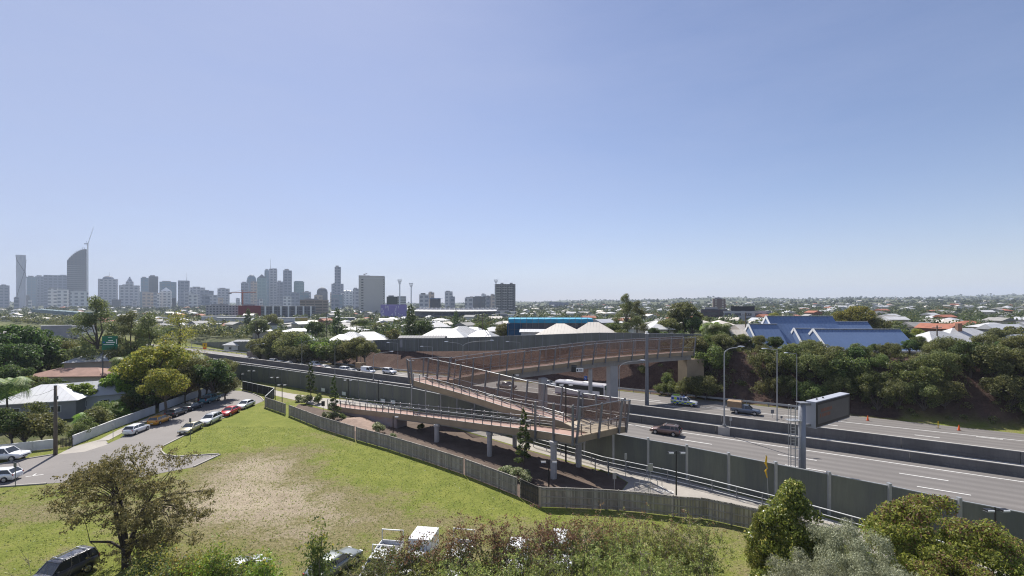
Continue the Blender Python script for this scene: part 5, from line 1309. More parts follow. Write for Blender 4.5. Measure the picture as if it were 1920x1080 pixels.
# stadium
p0, p1 = PD(770, 579, 560), PD(930, 579, 560); c = (p0+p1)/2; w = p1.x-p0.x; h = p0.z-5
st = thing('stadium', 'long low stadium with scalloped white roof edge', 'stadium', (c.x, c.y, 5))
rg = []
for i in range(25):
    u = i/24; x_ = -w/2+w*u; y_ = 26*(2*u-1)**2; rg.append([(x_, y_, 0), (x_, y_-2, h*.64), (x_, y_+26, h*.64), (x_, y_+26, 0)])
MB().loft(rg).build('stand', facade('stand_wall', (.17, .18, .21), (.06, .07, .10), 5, 7, .5, .2, (.3, .3, .3)), st)
rg = [[(p[0][0], p[0][1]-8, h*.66), (p[0][0], p[0][1]-9, h*.70), (p[0][0], p[0][1]+12, h*.90), (p[0][0], p[0][1]+34, h*1.0), (p[0][0], p[0][1]+36, h*.9)] for p in rg]
MB().loft(rg, closed=False).build('roof', roof_w, st)
for i in range(18):
    u = (i+.5)/18; x_ = -w/2+w*u; y_ = 26*(2*u-1)**2-3
    mb = MB(); mb.loft([[(x_+4.5*math.cos(a_), y_+14+s_, h*.88+2.2*math.sin(a_)) for a_ in np.linspace(0, math.pi, 7)] for s_ in (0, 14)], closed=False); mb.build('roof_scallop', roof_w, st)
    mb = MB(); mb.tube((x_+4.6, y_, h*.9), (x_+4.6, y_, h*1.13), .5, n=5); mb.build('roof_mast', white, st)
block('stadium_entrance', 'white roofed low stadium entrance building at the foot of the tall apartments', 922, 966, 590, 500, fE, .4)
def flood(label, px, pyt, D, w=6):
    p = PD(px, pyt, D); z0 = 5; t = thing('floodlight_mast', label, 'floodlight mast', (p.x, D, z0), 0); h = p.z-z0
    MB().tube((0, 0, 0), (0, 0, h-3), 1.2, .8, 8).build('mast_pole', lampw, t)
    for k in range(3): MB().box((0, -.5, h-4.5+k*2.2), (w*(.6+.2*k), .6, 1.5)).build('lamp_bank', lampw, t)
    for s in (-1, 1): MB().beam((0, 0, h-7), (s*w*.45, 0, h-1), .35, .35).build('bracket', steel, t)
flood('left taller stadium floodlight mast', 749.5, 525, 650); flood('second stadium floodlight mast right of the taller one', 771, 531.5, 690); flood('stadium floodlight peeping over the grey apartment tower', 930, 525, 800, 7)
# cranes
p = PD(164.5, 458, 1985); t = thing('tower_crane', 'white tower crane with raised thin jib beside the curved tower', 'tower crane', (p.x, 1985, 4)); h = p.z-4
MB().beam((0, 0, 0), (0, 0, h), 3.4, 3.4).build('mast', white, t); mb = MB(); mb.tube((0, 0, h), (25, 0, h+74), 1.5, .6, 5); mb.build('jib', white, t)
MB().box((-7, 0, h+2), (14, 4, 4)).build('counter_jib', steel, t); MB().tube((-1, 0, h), (-6, 0, h+14), .8, .5, 5).build('back_frame', steel, t)
p = PD(455, 549, 900); t = thing('tower_crane', 'orange red tower crane with level jib in front of the towers', 'tower crane', (p.x, 900, 5)); h = p.z-5
ora = mat('crane_orange', (.42, .10, .04), .6, .2, .5)
MB().beam((0, 0, 0), (0, 0, h+2), 1.8, 1.8).build('mast', ora, t); MB().beam((-27, 0, h), (26, 0, h+1), 1.0, 1.4).build('jib', ora, t)
MB().box((-25, 0, h-1), (5, 2, 2.6)).build('counterweight', steel_dark, t); mb = MB(); mb.beam((0, 0, h+5), (20, 0, h+1.2), .3, .3); mb.beam((0, 0, h+5), (-24, 0, h+1), .3, .3); mb.beam((0, 0, h), (0, 0, h+5), .8, .8); mb.build('tie_bars', ora, t)
# right side apartments
mod = facade('modern_flats', (.42, .43, .45), (.05, .055, .075), 3.2, 6.5, .45, .35, (.35, .35, .36))
block('apartment_block', 'dark purplish block with pale vertical strips left of the modern white flats', 1315, 1362, 579.5, 330, facade('purple_flats', (.085, .06, .075), (.03, .03, .04), 3.4, 14, .4, .1, (.35, .35, .35)), .3)
block('apartment_block', 'modern white and dark stepped flats with dark curved roof', 1358, 1436, 583, 320, mod, .3, extras=addbox('roof_storey', mat('black_roof', (.03, .03, .04), .7), -.05, 0, 0, .55, .8, .30))
block('apartment_block', 'low white wing right of the modern stepped flats', 1434, 1452, 586, 330, mod, .4)
block('apartment_block', 'lone brown brick tower block on the right horizon', 1337.5, 1360, 560, 640, facade('brick_tower', (.17, .115, .10), (.25, .22, .19), 3.2, 9, .4, .75, (.2, .15, .15)), .7)
# white and grey sheds in the middle left
for a_, b_, yt, D, m, dp, lb in ((408, 466, 597, 330, wall_w, .35, 'white walled warehouse with bright roof edge left of the red sign tree'), (350, 412, 609, 300, wall_g, .3, 'long grey shed with pale roof stripe'), (380, 440, 594, 380, wall_w, .3, 'white flat warehouse behind the long grey shed'),
    (515, 552, 597, 340, wall_w, .3, 'white shed with shallow arched roof'), (600, 664, 597, 420, wall_g, .3, 'plain grey warehouse wall between the pines'), (553, 576, 596, 390, mat('yellow_wall', (.50, .36, .12), .8), .4, 'small building with a yellow fascia'),
    (80, 130, 612, 260, wall_g, .25, 'long low grey concrete structure at left behind trees'), (136, 176, 612, 270, wall_w, .25, 'long low white roofed structure left of the tall gum'), (250, 350, 613, 320, roof_w, .2, 'long flat white roof behind the left gum trees'), (300, 345, 596, 420, roof_c, .3, 'pale flat building behind the left gums')):
    t = block('warehouse', lb, a_, b_, yt, D, m, dp, cat='warehouse', extras=lambda t, w, d, h: MB().box((0, 0, h+.35), (w*1.03, d*1.06, .5)).build('roof', roof_w, t))
# teal covered viaduct at left
p0, p1 = PD(68, 580, 700), PD(160, 587, 520); t = thing('covered_viaduct', 'long teal covered viaduct at far left', 'viaduct', p0)
teal = mat('teal_cladding', (.05, .12, .14), .5, .3, .05)
MB().beam((0, 0, -1.5), p1-p0-Vector((0, 0, 1.5)), 12, 4.5).build('roof', teal, t)
MB().box((2, 0, -14), (9, 8, 20)).build('pier', concrete, t)
for k in range(9): q = (p1-p0)*(k/8); MB().box((q.x, q.y-6, q.z+.8), (1.4, 1, 1.0)).build('roof_light', white, t)
# ------------------------------------------------ suburb houses across the far side
rs_ = random.Random(21); cache = {}
def house_proto(k):
    w, d, wh, rh = [(13, 10, 3.6, 2.6), (10, 9, 5.5, 2.4), (16, 10, 3.2, 2.2), (12, 8, 3.4, 3.0)][k]
    mw = MB(); mw.box((0, 0, wh/2-1), (w, d, wh+2)); wi = MB(); wi.box((0, -(d/2+.02), wh*.55), (1.8, .08, 1.3))
    return mw, roof_mb(w, d, wh+.05, rh*(.8, .75, .7, .7)[k], k in (0, 2), .7), wi
houses_pts = []
def clear(x, y, rad=9):
    for (a_, b_) in houses_pts:
        if (a_-x)**2+(b_-y)**2 < rad*rad*4: return False
    return True
roof_m = mat('muted_roof', (.30, .29, .27), .7, .3, .6, grain=.3); RM = [roof_w, roof_m, roof_c, roof_g, roof_w, roof_r, roof_m, roof_d]; WMs = [wall_w, wall_c, wall_w, wall_g, wall_c, wall_b, wall_w, wall_w]
meshes = {}
for k in range(4):
    mw, rr_, wi = house_proto(k)
    for j in range(8): meshes[(k, j)] = (mw.mesh('house_wall', WMs[j]), rr_.mesh('house_roof', RM[j]), wi.mesh('house_window', wglass))
w_h = (13, 10, 16, 12); cnt = 0; tries = 0; SUBH = []
glab = {0: 'small white roofed house among the trees of the far suburb', 1: 'small cream roofed house among the trees of the far suburb', 2: 'small grey roofed house among the trees of the far suburb', 3: 'small terracotta roofed house among the trees of the far suburb'}
while cnt < 296 and tries < 9000:
    tries += 1
    px = rs_.uniform(-20, 1940); v_ = rs_.random()
    py = 571.5+64*(v_**1.35) if px > 950 else 577+52*(v_**1.1)
    D = 13.0*F/max(1.5, py-570+ (4 if px > 900 else 0)) if px > 900 else 15.5*F/(py-570)
    x, y = (px-960)/F*D, D
    if .539*x+.842*y < float(edge_o(.842*x-.539*y))+26: continue
    if 340 < px < 970 and 480 < D < 1000 and rs_.random() < .6: continue
    if 1300 < px < 1700 and D < 190: continue
    if 900 < px < 1150 and D < 200: continue
    if not clear(x, y, 8 if D < 400 else 11): continue
    houses_pts.append((x, y)); k = rs_.randrange(4); j = rs_.randrange(8); kind = {0: 0, 1: 2, 4: 0, 2: 1, 6: 2, 3: 2, 7: 2, 5: 3}[j]
    sc_ = .84 if D < 400 else .95
    t = thing('suburb_house', glab[kind], 'house', (x, y, gz(x, y)+.9), rs_.uniform(-.6, .6)+(0 if rs_.random() < .5 else R(90)), 'suburban houses scattered over the far side'); t.scale = (sc_,)*3; SUBH.append((t, ('white', 'cream', 'grey', 'terracotta')[kind]+' roofed house'))
    for nm, me in zip(('wall', 'roof', 'window'), meshes[(k, j)]):
        if nm == 'window':
            if D < 330:
                for xx in (-w_h[k]*.3, 0, w_h[k]*.3): o_ = put(nm, me, t); o_.location = (xx, 0, 0)
            continue
        put(nm, me, t)
    cnt += 1
# the countless small roofs further out read as one scatter
mw_ = MB(); mr_ = MB(); mr_.cur = 0
for i in range(560):
    px = rs_.uniform(-40, 1960); D = math.exp(rs_.uniform(math.log(650), math.log(4500)))
    x, y = (px-960)/F*D, D
    if px < 1000 and D > 1700: continue
    z = gz(x, y); w, d = rs_.uniform(8, 15), rs_.uniform(7, 11); an = rs_.uniform(-.5, .5)
    mw_.box((x, y, z+1.5), (w, d, 4.5), an); 
    rb = roof_mb(w, d, 0, rs_.uniform(1.6, 3.2), True, .6); cs, sn = math.cos(an), math.sin(an)
    mr_.cur = rs_.choice((0, 0, 1, 1, 2, 2, 3)); mr_.add([(x+a_*cs-b_*sn, y+a_*sn+b_*cs, z+3.8+c_) for a_, b_, c_ in rb.v], rb.f)
tag(mw_.build('distant_house_walls', wall_w), 'pale walls of the countless small houses near the horizon', 'distant houses', kind='stuff')
tag(mr_.build('distant_house_roofs', [roof_w, roof_c, roof_g, roof_r]), 'countless tiny roofs spread below the horizon', 'distant houses', kind='stuff')

for px, yt, D, lb in ((1398, 586, 118, 'utility pole with crossarm in front of the cream roofs'), (1757, 610, 116, 'utility pole in front of the pale hip roof at right'), (905, 588, 172, 'utility pole beside the bright white roofs'), (612, 585, 230, 'utility pole near the tall pine'), (480, 600, 190, 'utility pole behind the dark noise wall')):
    q = PD(px, yt, D); z0 = gz(q.x, q.y); t = thing('utility_pole', lb, 'utility pole', (q.x, q.y, z0)); h = q.z-z0
    MB().tube((0, 0, -.2), (0, 0, h), .19, .13, 7).build('pole', tim, t); MB().beam((-1.2, 0, h-.6), (1.2, 0, h-.6), .12, .12).build('crossarm', tim, t)
    for x_ in (-1.1, -.4, .4, 1.1): MB().tube((x_, 0, h-.54), (x_, 0, h-.3), .05, n=5).build('insulator', white, t)
# ================================================================ foliage
G_DK = leafmat('leaf_dark', (.018, .030, .010), (.050, .075, .020), (.09, .10, .03))
G_MD = leafmat('leaf_mid', (.030, .045, .013), (.085, .105, .028), (.13, .13, .04))
G_OL = leafmat('leaf_olive', (.040, .045, .017), (.108, .112, .036), (.17, .16, .06))
G_YG = leafmat('leaf_yellow_green', (.05, .06, .012), (.16, .16, .030), (.26, .19, .04))
G_BR = leafmat('leaf_bright', (.04, .07, .012), (.13, .19, .025), (.20, .24, .05))
G_BN = leafmat('leaf_brown', (.045, .042, .018), (.125, .110, .042), (.20, .16, .07), trans=.35)
G_RD = leafmat('leaf_red_tips', (.055, .032, .018), (.145, .085, .045), (.21, .135, .07), trans=.3)
G_SL = leafmat('leaf_silver', (.085, .09, .052), (.20, .205, .13), (.31, .31, .21), trans=.25)
G_GM = leafmat('leaf_gum', (.035, .045, .018), (.095, .105, .040), (.16, .15, .06))
G_FR = leafmat('leaf_far', (.012, .020, .008), (.034, .046, .016), (.058, .062, .022)); G_FM = leafmat('leaf_far_mid', (.018, .028, .010), (.050, .062, .020), (.08, .08, .03))
bark = mat('bark', (.13, .105, .085), .9, .4, 1.5, grain=.4); bark_d = mat('dark_bark', (.06, .048, .04), .9, .4, 1.5, grain=.4)
twig = mat('pale_twig', (.26, .22, .18), .9, .3, 2)
def leaves(cent, size, rng, out=None, asp=.55, nrm=None):
    n_ = len(cent); nv = rng.normal(size=(n_, 3)); 
    if out is not None: nv = nv*.75+out
    nv /= np.linalg.norm(nv, axis=1)[:, None]+1e-9
    r_ = rng.normal(size=(n_, 3)); u = np.cross(nv, r_); u /= np.linalg.norm(u, axis=1)[:, None]+1e-9; w = np.cross(nv, u)
    s = (size*rng.uniform(.6, 1.35, n_))[:, None]*.5
    v = np.stack([cent-u*s, cent-w*s*asp*1.1+u*s*.1, cent+u*s, cent+w*s*asp*.9-u*s*.15], 1).reshape(-1, 3)
    return v, np.arange(n_*4).reshape(-1, 4)
def crown_pts(rng, n_, lobes, shell=.55):
    """points in the outer shell of many overlapping lobes"""
    lb = np.array(lobes); wgt = (lb[:, 3]*lb[:, 4]*lb[:, 5])**.6; idx = rng.choice(len(lb), n_, p=wgt/wgt.sum())
    d = rng.normal(size=(n_, 3)); d[:, 2] += .25; d /= np.linalg.norm(d, axis=1)[:, None]
    r_ = 1-shell*rng.random(n_)**1.5
    return lb[idx, :3]+d*lb[idx, 3:6]*r_[:, None], d
def lobes_round(rng, R_, Hc, n_, z0, flat=.75, spread=.62, lr=(.28, .48)):
    out = []
    for i in range(n_):
        a = rng.uniform(0, 2*math.pi); e = rng.uniform(-.5, 1.0); rr = spread*rng.uniform(.35, 1.0)
        ce = math.sqrt(max(.05, 1-e*e*.8)); k = rng.uniform(*lr)
        out.append((R_*rr*math.cos(a)*ce, R_*rr*math.sin(a)*ce, z0+Hc*.5+Hc*.5*e*.72, R_*k, R_*k, R_*k*flat))
    return out
def limb_mb(mb, rng, base, tips, r0, droop=.12, n=6):
    for tp_ in tips:
        b_ = Vector(base); e_ = Vector(tp_); L = (e_-b_).length; mid_ = b_.lerp(e_, .5)+Vector((rng.normal()*.06*L, rng.normal()*.06*L, -droop*L*.3+abs(rng.normal())*.04*L))
        q1 = b_.lerp(mid_, .5)+Vector((rng.normal()*.02*L, rng.normal()*.02*L, 0)); q2 = mid_.lerp(e_, .5)+Vector((rng.normal()*.03*L, rng.normal()*.03*L, .03*L))
        mb.path([b_, q1, mid_, q2, e_], [r0, r0*.8, r0*.6, r0*.38, r0*.12], n)
PROTO = {}
def proto(key, seed, R_, Hc, z0, n_, size, m, nl=16, flat=.75, lr=(.28, .48), trunk_r=.18, asp=.55, shell=.55, bk=None, spread=.62, lobes=None, second=None):
    rng = np.random.default_rng(seed); lb = lobes(rng) if lobes else lobes_round(rng, R_, Hc, nl, z0, flat, spread, lr)
    c, d = crown_pts(rng, n_, lb, shell); v, f = leaves(c, size, rng, d, asp)
    extra = None
    mi = None
    if second:
        m2, frac, topz = second; sel = rng.random(n_) < frac*np.clip((c[:, 2]-topz)/1.0+.5, .04, 1); mi = sel.astype(np.int32)
    crown = npmesh('crown_leaves', v, f, m)
    if second: crown.materials.append(m2); crown.polygons.foreach_set('material_index', mi)
    mb = MB(); base_h = z0+Hc*.12; mb.path([(0, 0, -.3), (.05*R_, 0, base_h*.5), (0, .04*R_, base_h)], [trunk_r*1.3, trunk_r, trunk_r*.85], 8)
    tips = [(l_[0], l_[1], l_[2]) for l_ in lb[:min(len(lb), 12)]]
    limb_mb(mb, rng, (0, .04*R_, base_h-.1), tips, trunk_r*.6, n=5)
    PROTO[key] = (crown, mb.mesh('trunk_wood', bk or bark), extra)
def tree(key, label, x, y, s=1.0, rz=0.0, z=None, group=None, name='tree', cat='tree', sz=None, m=None, trunk=True):
    z0 = gz(x, y) if z is None else z
    t = thing(name, label, cat, (x, y, z0-.05), rz, group); t.scale = (s, s, sz or s)
    cr, tk, ex = PROTO[key]
    c = put('crown' if cat != 'shrub' else 'foliage', cr, t)
    if m: 
        c.data = (PROTO.setdefault((key, m.name), None) or None) or cr.copy(); c.data.materials.clear(); c.data.materials.append(m); PROTO[(key, m.name)] = c.data
    if ex: put('leaf_tips', ex, t)
    if trunk: put('trunk' if cat != 'shrub' else 'stem', tk, t)
    return t
# prototypes (unit: metres, about 7 m tall trees)
proto('rnd1', 1, 3.5, 5.6, 1.0, 6500, .33, G_MD, 30, lr=(.18, .38), spread=.78); proto('rnd2', 2, 3.7, 5.2, .9, 6500, .31, G_OL, 30, .8, lr=(.18, .38), spread=.78); proto('rnd3', 3, 3.3, 5.8, 1.0, 6500, .32, G_DK, 32, lr=(.18, .36), spread=.78)
proto('wat1', 7, 3.9, 6.2, -.4, 6800, .30, G_OL, 34, .85, lr=(.16, .34), spread=.85); proto('wat2', 8, 4.0, 6.0, -.5, 6800, .30, G_MD, 34, .85, lr=(.16, .34), spread=.85); proto('wat3', 9, 3.8, 6.6, -.4, 6800, .27, leafmat('leaf_wattle', (.032, .042, .014), (.095, .102, .034), (.15, .145, .055)), 36, .85, lr=(.15, .32), spread=.88)
proto('brt1', 4, 3.0, 4.4, 1.0, 4600, .38, G_BR, 22, lr=(.2, .38), spread=.75); proto('ylg1', 5, 3.6, 4.8, 1.9, 7500, .25, G_YG, 34, .7, lr=(.16, .34), spread=.85); proto('olv2', 6, 3.8, 4.6, 1.9, 8000, .24, G_OL, 34, .7, lr=(.16, .34), spread=.85)
proto('far1', 11, 4.6, 6, .8, 1800, .62, G_DK, 20, lr=(.18, .36), spread=.8); proto('far2', 12, 5, 5.8, .6, 1800, .62, G_MD, 20, lr=(.18, .36), spread=.8); proto('far3', 13, 4.6, 7, .8, 1800, .62, G_OL, 20, lr=(.18, .36), spread=.8); proto('far4', 14, 4.6, 5, .6, 1600, .62, G_YG, 18, lr=(.18, .36), spread=.8)
def gum_lobes(rng):
    out = []
    for i in range(26):
        a = rng.uniform(0, 2*math.pi); zz = rng.uniform(.32, 1.0)*13; rr = 3.3*math.sin(min(1, (13.6-zz)/9)*math.pi*.55)*rng.uniform(.3, 1); k = rng.uniform(.8, 1.5)
        out.append((rr*math.cos(a), rr*math.sin(a), zz, k, k, k*.8))
    return out
proto('gum', 21, 3.2, 9, 4.5, 9500, .34, G_GM, lobes=gum_lobes, trunk_r=.24, asp=.35, bk=bark); proto('gum2', 22, 3.2, 9, 4.5, 3400, .32, G_YG, lobes=gum_lobes, trunk_r=.2, asp=.35)
def slim_lobes(rng):
    out = []
    for i in range(22):
        u = (i+.5)/22; zz = 1.6+6.2*u; rr = (1.15*(1-u)**.6+.12)*rng.uniform(.7, 1.15); a = i*2.4; out.append((rr*.62*math.cos(a), rr*.62*math.sin(a), zz, rr*.45, rr*.45, .30))
    return out
proto('slim', 31, 1.2, 6.3, 1.2, 2300, .23, G_DK, lobes=slim_lobes, trunk_r=.09)
def pine_lobes(rng):
    out = []
    for i in range(30):
        u = (i+.5)/30; zz = 2.5+10.5*u; rr = 2.6*(1-u)**.6+.3; a = i*2.4; out.append((rr*.6*math.cos(a), rr*.6*math.sin(a), zz, rr*.5, rr*.5, .6))
    return out
proto('pine', 33, 2.5, 10, 3, 3600, .42, G_DK, lobes=pine_lobes, trunk_r=.22)
proto('bush', 41, 1.0, 1.3, .05, 1500, .16, G_MD, 12, .8, trunk_r=.04); proto('bushp', 42, 1.0, 1.1, .05, 1600, .17, leafmat('leaf_flower', (.06, .08, .03), (.17, .18, .09), (.42, .40, .30)), 12, .7, trunk_r=.04)
proto('shr1', 43, 2.0, 2.8, .2, 3600, .2, G_MD, 16, .8, trunk_r=.07); proto('shr2', 44, 2.0, 2.6, .2, 3600, .2, G_OL, 16, .8, trunk_r=.07); proto('shr3', 45, 2.0, 2.6, .2, 3000, .26, G_BR, 14, .8, trunk_r=.07)
# palm and banana like fronds
def palm_mesh(seed, nf, L, m, z, leaf_w=.35, up=.55):
    rng = np.random.default_rng(seed); V = []; Fq = []
    for i in range(nf):
        a = 2*math.pi*i/nf+rng.uniform(-.2, .2); e = rng.uniform(-.2, up*1.6); LL = L*rng.uniform(.8, 1.1); pv = np.array([0, 0, z], float); dirh = np.array([math.cos(a), math.sin(a), 0]); prev = None; el_ = e+.5
        side = np.array([-math.sin(a), math.cos(a), 0]); pts = []
        for k in range(12):
            pts.append(pv.copy()); pv = pv+(dirh*math.cos(el_)+np.array([0, 0, math.sin(el_)]))*LL/11; el_ -= .20
        for k in range(1, 12):
            for s in (-1, 1):
                for q in (0, .5):
                    b_ = pts[k-1]+(pts[k]-pts[k-1])*q; w_ = leaf_w*4*math.sin(math.pi*min(.97, (k+.6)/13))*rng.uniform(.8, 1.15)
                    tip = b_+side*s*w_+(pts[k]-pts[k-1])*1.2-np.array([0, 0, w_*.45]); fw = (pts[k]-pts[k-1])*.22
                    n0 = len(V); V += [b_-fw, b_+fw, tip+fw*.3, tip-fw*.3]; Fq.append((n0, n0+1, n0+2, n0+3))
    return npmesh('frond_leaves', np.array(V), np.array(Fq), m)
G_PM = leafmat('leaf_palm', (.03, .05, .015), (.10, .13, .03), (.20, .20, .06))
palm_c = palm_mesh(5, 22, 2.6, G_PM, 0); ban_c = palm_mesh(8, 14, 2.2, G_BR, 0, .5, .8)
def palm(label, x, y, h, s=1.0, cm=None, group=None, z=None, name='palm_tree'):
    z0 = gz(x, y) if z is None else z; t = thing(name, label, 'palm tree', (x, y, z0), rnd.uniform(0, 6), group)
    c = put('crown', cm or palm_c, t); c.location = (0, 0, h); c.scale = (s, s, s)
    mb = MB(); mb.path([(0, 0, -.2), (.1, 0, h*.5), (0, 0, h)], [.19, .14, .12], 8); mb.build('trunk', bark, t); return t

# ---------------- slender trees by the walkway
def sized(key, h0, label, px, yt, yb, **k):
    p = P(px, yb); h = (yb-yt)*p.y/F; return tree(key, label, p.x, p.y, h/h0, rnd.uniform(0, 6), 0.0, **k)
sized('slim', 8.0, 'slender dark tree left of the walkway, in front of the noise wall', 583, 676, 751, name='slender_tree')
sized('slim', 8.0, 'slender dark tree at the start of the lower ramp', 626, 703, 786, name='slender_tree', sz=None)
sized('slim', 8.0, 'slender tree in front of the lower ramp near the corner platform', 982, 762, 886, name='slender_tree')
for i, (px, py, s_, lb, key) in enumerate(((575, 757, 1.5, 'pale flowering bush at the foot of the left slender tree', 'bushp'), (560, 753, 1.2, 'small pale bush at the path bend', 'bushp'), (598, 757, 1.5, 'green bush right of the left slender tree', 'bush'), (612, 786, 1.2, 'pale bush behind the fence below the first slender tree', 'bushp'), (625, 788, 1.3, 'pale flowering bush in front of the lower ramp start', 'bushp'), (641, 788, .9, 'low green bush right of the pale flowering bush', 'bush'),
    (708, 811, 1.3, 'yellow green tuft beside the walkway wall', 'bushp'), (737, 822, .7, 'small white flowering tuft near the black lamp', 'bushp'), (950, 895, 1.2, 'pale flowering bush behind the fence near the corner', 'bushp'), (968, 899, 1.2, 'round pale bush beside the slender tree stem', 'bushp'), (985, 904, 1.1, 'pale bush closest to the fence corner', 'bushp'), (790, 806, .8, 'small bush in the shade under the walkway', 'bush'))):
    p = P(px, py); tree(key, lb, p.x, p.y, s_, i*1.3, 0.0, name='garden_bush', cat='shrub')
# ---------------- street trees
q = P(311, 781); tree('ylg1', 'street tree with yellow green crown beside the orange car', q.x, q.y-.3, 1.22, .4, 0.0, name='street_tree', sz=1.35)
q = P(373, 752); tree('olv2', 'larger olive crowned street tree behind the dark cars', q.x, q.y, 1.45, 1.4, 0.0, name='street_tree', sz=1.42)
q = P(348, 757); tree('ylg1', 'small reddish street tree between the two larger ones', q.x, q.y, .75, 3.0, 0.0, name='street_tree', m=G_RD)
q = P(405, 742); tree('olv2', 'dark leafy tree at the end of the white fence', q.x-2, q.y+3, 1.15, 2.6, 0.0, name='street_tree')
q = P(424, 715); palm('palm rising at the right edge of the street trees', q.x-1, q.y-12, 7.2, 1.7, z=0)
# ---------------- shrubs and garden plants behind the white fences
sh = [(150, 826, 'shr1', 1.0, 'dark shrub just behind the left end of the white fence'), (168, 812, 'shr2', 1.3, 'brownish shrub behind the white fence'), (188, 800, 'shr1', 1.3, 'dense green shrub behind the middle of the white fence'), (210, 790, 'shr3', 1.1, 'light green shrub above the white fence'),
      (238, 785, 'shr2', 1.5, 'bronze green shrub beside the yellow street tree'), (262, 778, 'shr2', 1.4, 'bronze green shrub nearest the yellow street tree'), (280, 768, 'shr1', 1.2, 'dark shrub under the yellow street tree'), (60, 838, 'shr2', 1.5, 'brown twiggy shrub in front of the white hip roof'), (85, 836, 'shr2', 1.2, 'brown twiggy shrub beside the power pole'),
      (30, 845, 'shr2', 1.7, 'brown leaved shrub behind the left white fence'), (5, 848, 'rnd3', .8, 'dark tree at the left edge behind the fence'), (-30, 850, 'rnd3', .9, 'dark tree cut by the left edge'), (128, 835, 'shr1', .9, 'dark shrub behind the garden gate'), (45, 815, 'shr1', 1.5, 'dark green shrub below the white hip roof eave')]
for i, (px, py, key, s_, lb) in enumerate(sh):
    q = P(px, py); tree(key, lb, q.x-.8, q.y+2.0, s_, i*.9, 0.0, name='garden_shrub', cat='shrub')
for i, (px, py, h_, s_, lb) in enumerate(((158, 808, 1.2, 1.2, 'banana plant left of the bright shrub behind the fence'), (178, 798, 1.8, 1.3, 'tall banana plant in front of the vented gable'), (196, 795, 1.2, 1.2, 'yellow green banana plant beside the dense shrub'), (215, 780, 1.5, 1.1, 'banana plant under the vented gable house'), (142, 812, 1.6, 1.1, 'banana plant against the white hip roof'))):
    q = P(px, py); palm(lb, q.x, q.y+2.2, h_, s_, ban_c, z=0, name='banana_plant')
q = P(237, 752); palm('slim dark palm between the pale roof and the yellow street tree', q.x, q.y, 8.5, 1.3, z=0)
q = P(12, 800); palm('ragged palm at the left edge in front of the pale roof', q.x, q.y, 7.0, 1.5, z=0)
# ---------------- the wooded left side
rl = random.Random(5)
lk = ['rnd1', 'rnd2', 'rnd3', 'rnd1', 'brt1', 'rnd3', 'olv2']
GL = 'dense garden trees between the left houses and the motorway'
lbk = {'rnd1': 'mid green round tree in the dense left gardens', 'rnd2': 'olive round tree in the dense left gardens', 'rnd3': 'dark green round tree in the dense left gardens', 'brt1': 'bright green tree in the dense left gardens', 'olv2': 'fine leaved olive tree in the dense left gardens'}
left_spots = []; LEFT = []; BANKT = []; FART = []
tr_ = 0
while len(left_spots) < 125 and tr_ < 9000:
    tr_ += 1
    x = rl.uniform(-190, -62); y = rl.uniform(78, 190); o = .539*x+.842*y
    if o > 63 or o < -20 or x/y > -.62 or x/y < -1.25: continue
    if y < 84 and x > -72: continue
    if any((x-hx)**2+(y-hy)**2 < rr*rr for hx, hy, rr in ((P(86, 788).x-1.5, P(86, 788).y+3, 10), (PD(165, 745, 93).x, 92, 7), (PD(222, 748, 95).x, 94, 6), (PD(135, 680, 118).x, 120, 9), (PD(140, 690, 112).x, 110, 9))): continue
    if x/y > -.78 and y < 95: continue
    if -1.02 < x/y < -.82 and y < 106: continue
    if -.93 < x/y < -.84 and y < 113: continue
    if any((x-a_)**2+(y-b_)**2 < 11 for a_, b_ in left_spots): continue
    left_spots.append((x, y))
for x, y in left_spots:
    key = rl.choice(lk); r_ = x/y
    s_ = rl.uniform(.8, 1.25) if y < 150 else rl.uniform(1.0, 1.45)
    # keep the white hip roof and terracotta roof in view
    if -1.08 < r_ < -.93 and y < 118: s_ *= .62
    LEFT.append((tree(key, lbk[key], x, y, s_, rl.uniform(0, 6), group=GL, name='garden_tree'), lbk[key].split(' in ')[0]))
for i, (px, pyt, D, key, s0, lb) in enumerate(((181, 549, 126, 'gum', 1, 'tall open gum tree behind the green direction sign'), (247, 578, 114, 'gum', 1, 'tall dark gum right of the green direction sign'), (278, 580, 112, 'gum', 1, 'tall gum with spreading top in the left group'), (332, 583, 100, 'gum2', 1, 'slim yellow green gum at the right of the left group'), (215, 600, 132, 'gum', 1, 'shorter gum behind the direction sign pole'))):
    q = PD(px, pyt, D); tree(key, lb, q.x, q.y, q.z/13.9, i*1.7, 0.0, name='gum_tree', cat='gum tree')
for i, (px, pyt, D, key, lb) in enumerate(((40, 600, 120, 'rnd3', 'big dark tree at far left above the gardens'), (25, 636, 110, 'rnd3', 'large dark tree left of the white roof'), (75, 625, 125, 'rnd1', 'mid green spreading tree left of the direction sign'), (125, 632, 130, 'olv2', 'olive spreading tree just left of the direction sign'), (290, 640, 92, 'ylg1', 'yellow green tree behind the yellow street tree'), (262, 655, 95, 'rnd3', 'dark tree behind the yellow street tree'),
    (320, 630, 108, 'brt1', 'bright green tree between the gums'), (355, 665, 100, 'rnd2', 'olive tree above the larger street tree'), (400, 668, 98, 'rnd3', 'dark tree beside the palm at the street end'), (222, 678, 92, 'brt1', 'bright broad leaved tree below the direction sign'), (100, 705, 90, 'rnd3', 'dark spreading tree behind the white hip roof'), (60, 700, 92, 'rnd1', 'green tree touching the white hip roof from behind'), (150, 700, 88, 'brt1', 'bright green tree left of the vented gable'))):
    q = PD(px, pyt, D); hh_ = max(3, q.z); tree(key, lb, q.x, q.y, hh_/7.0, i*1.1, 0.0, name='garden_tree')
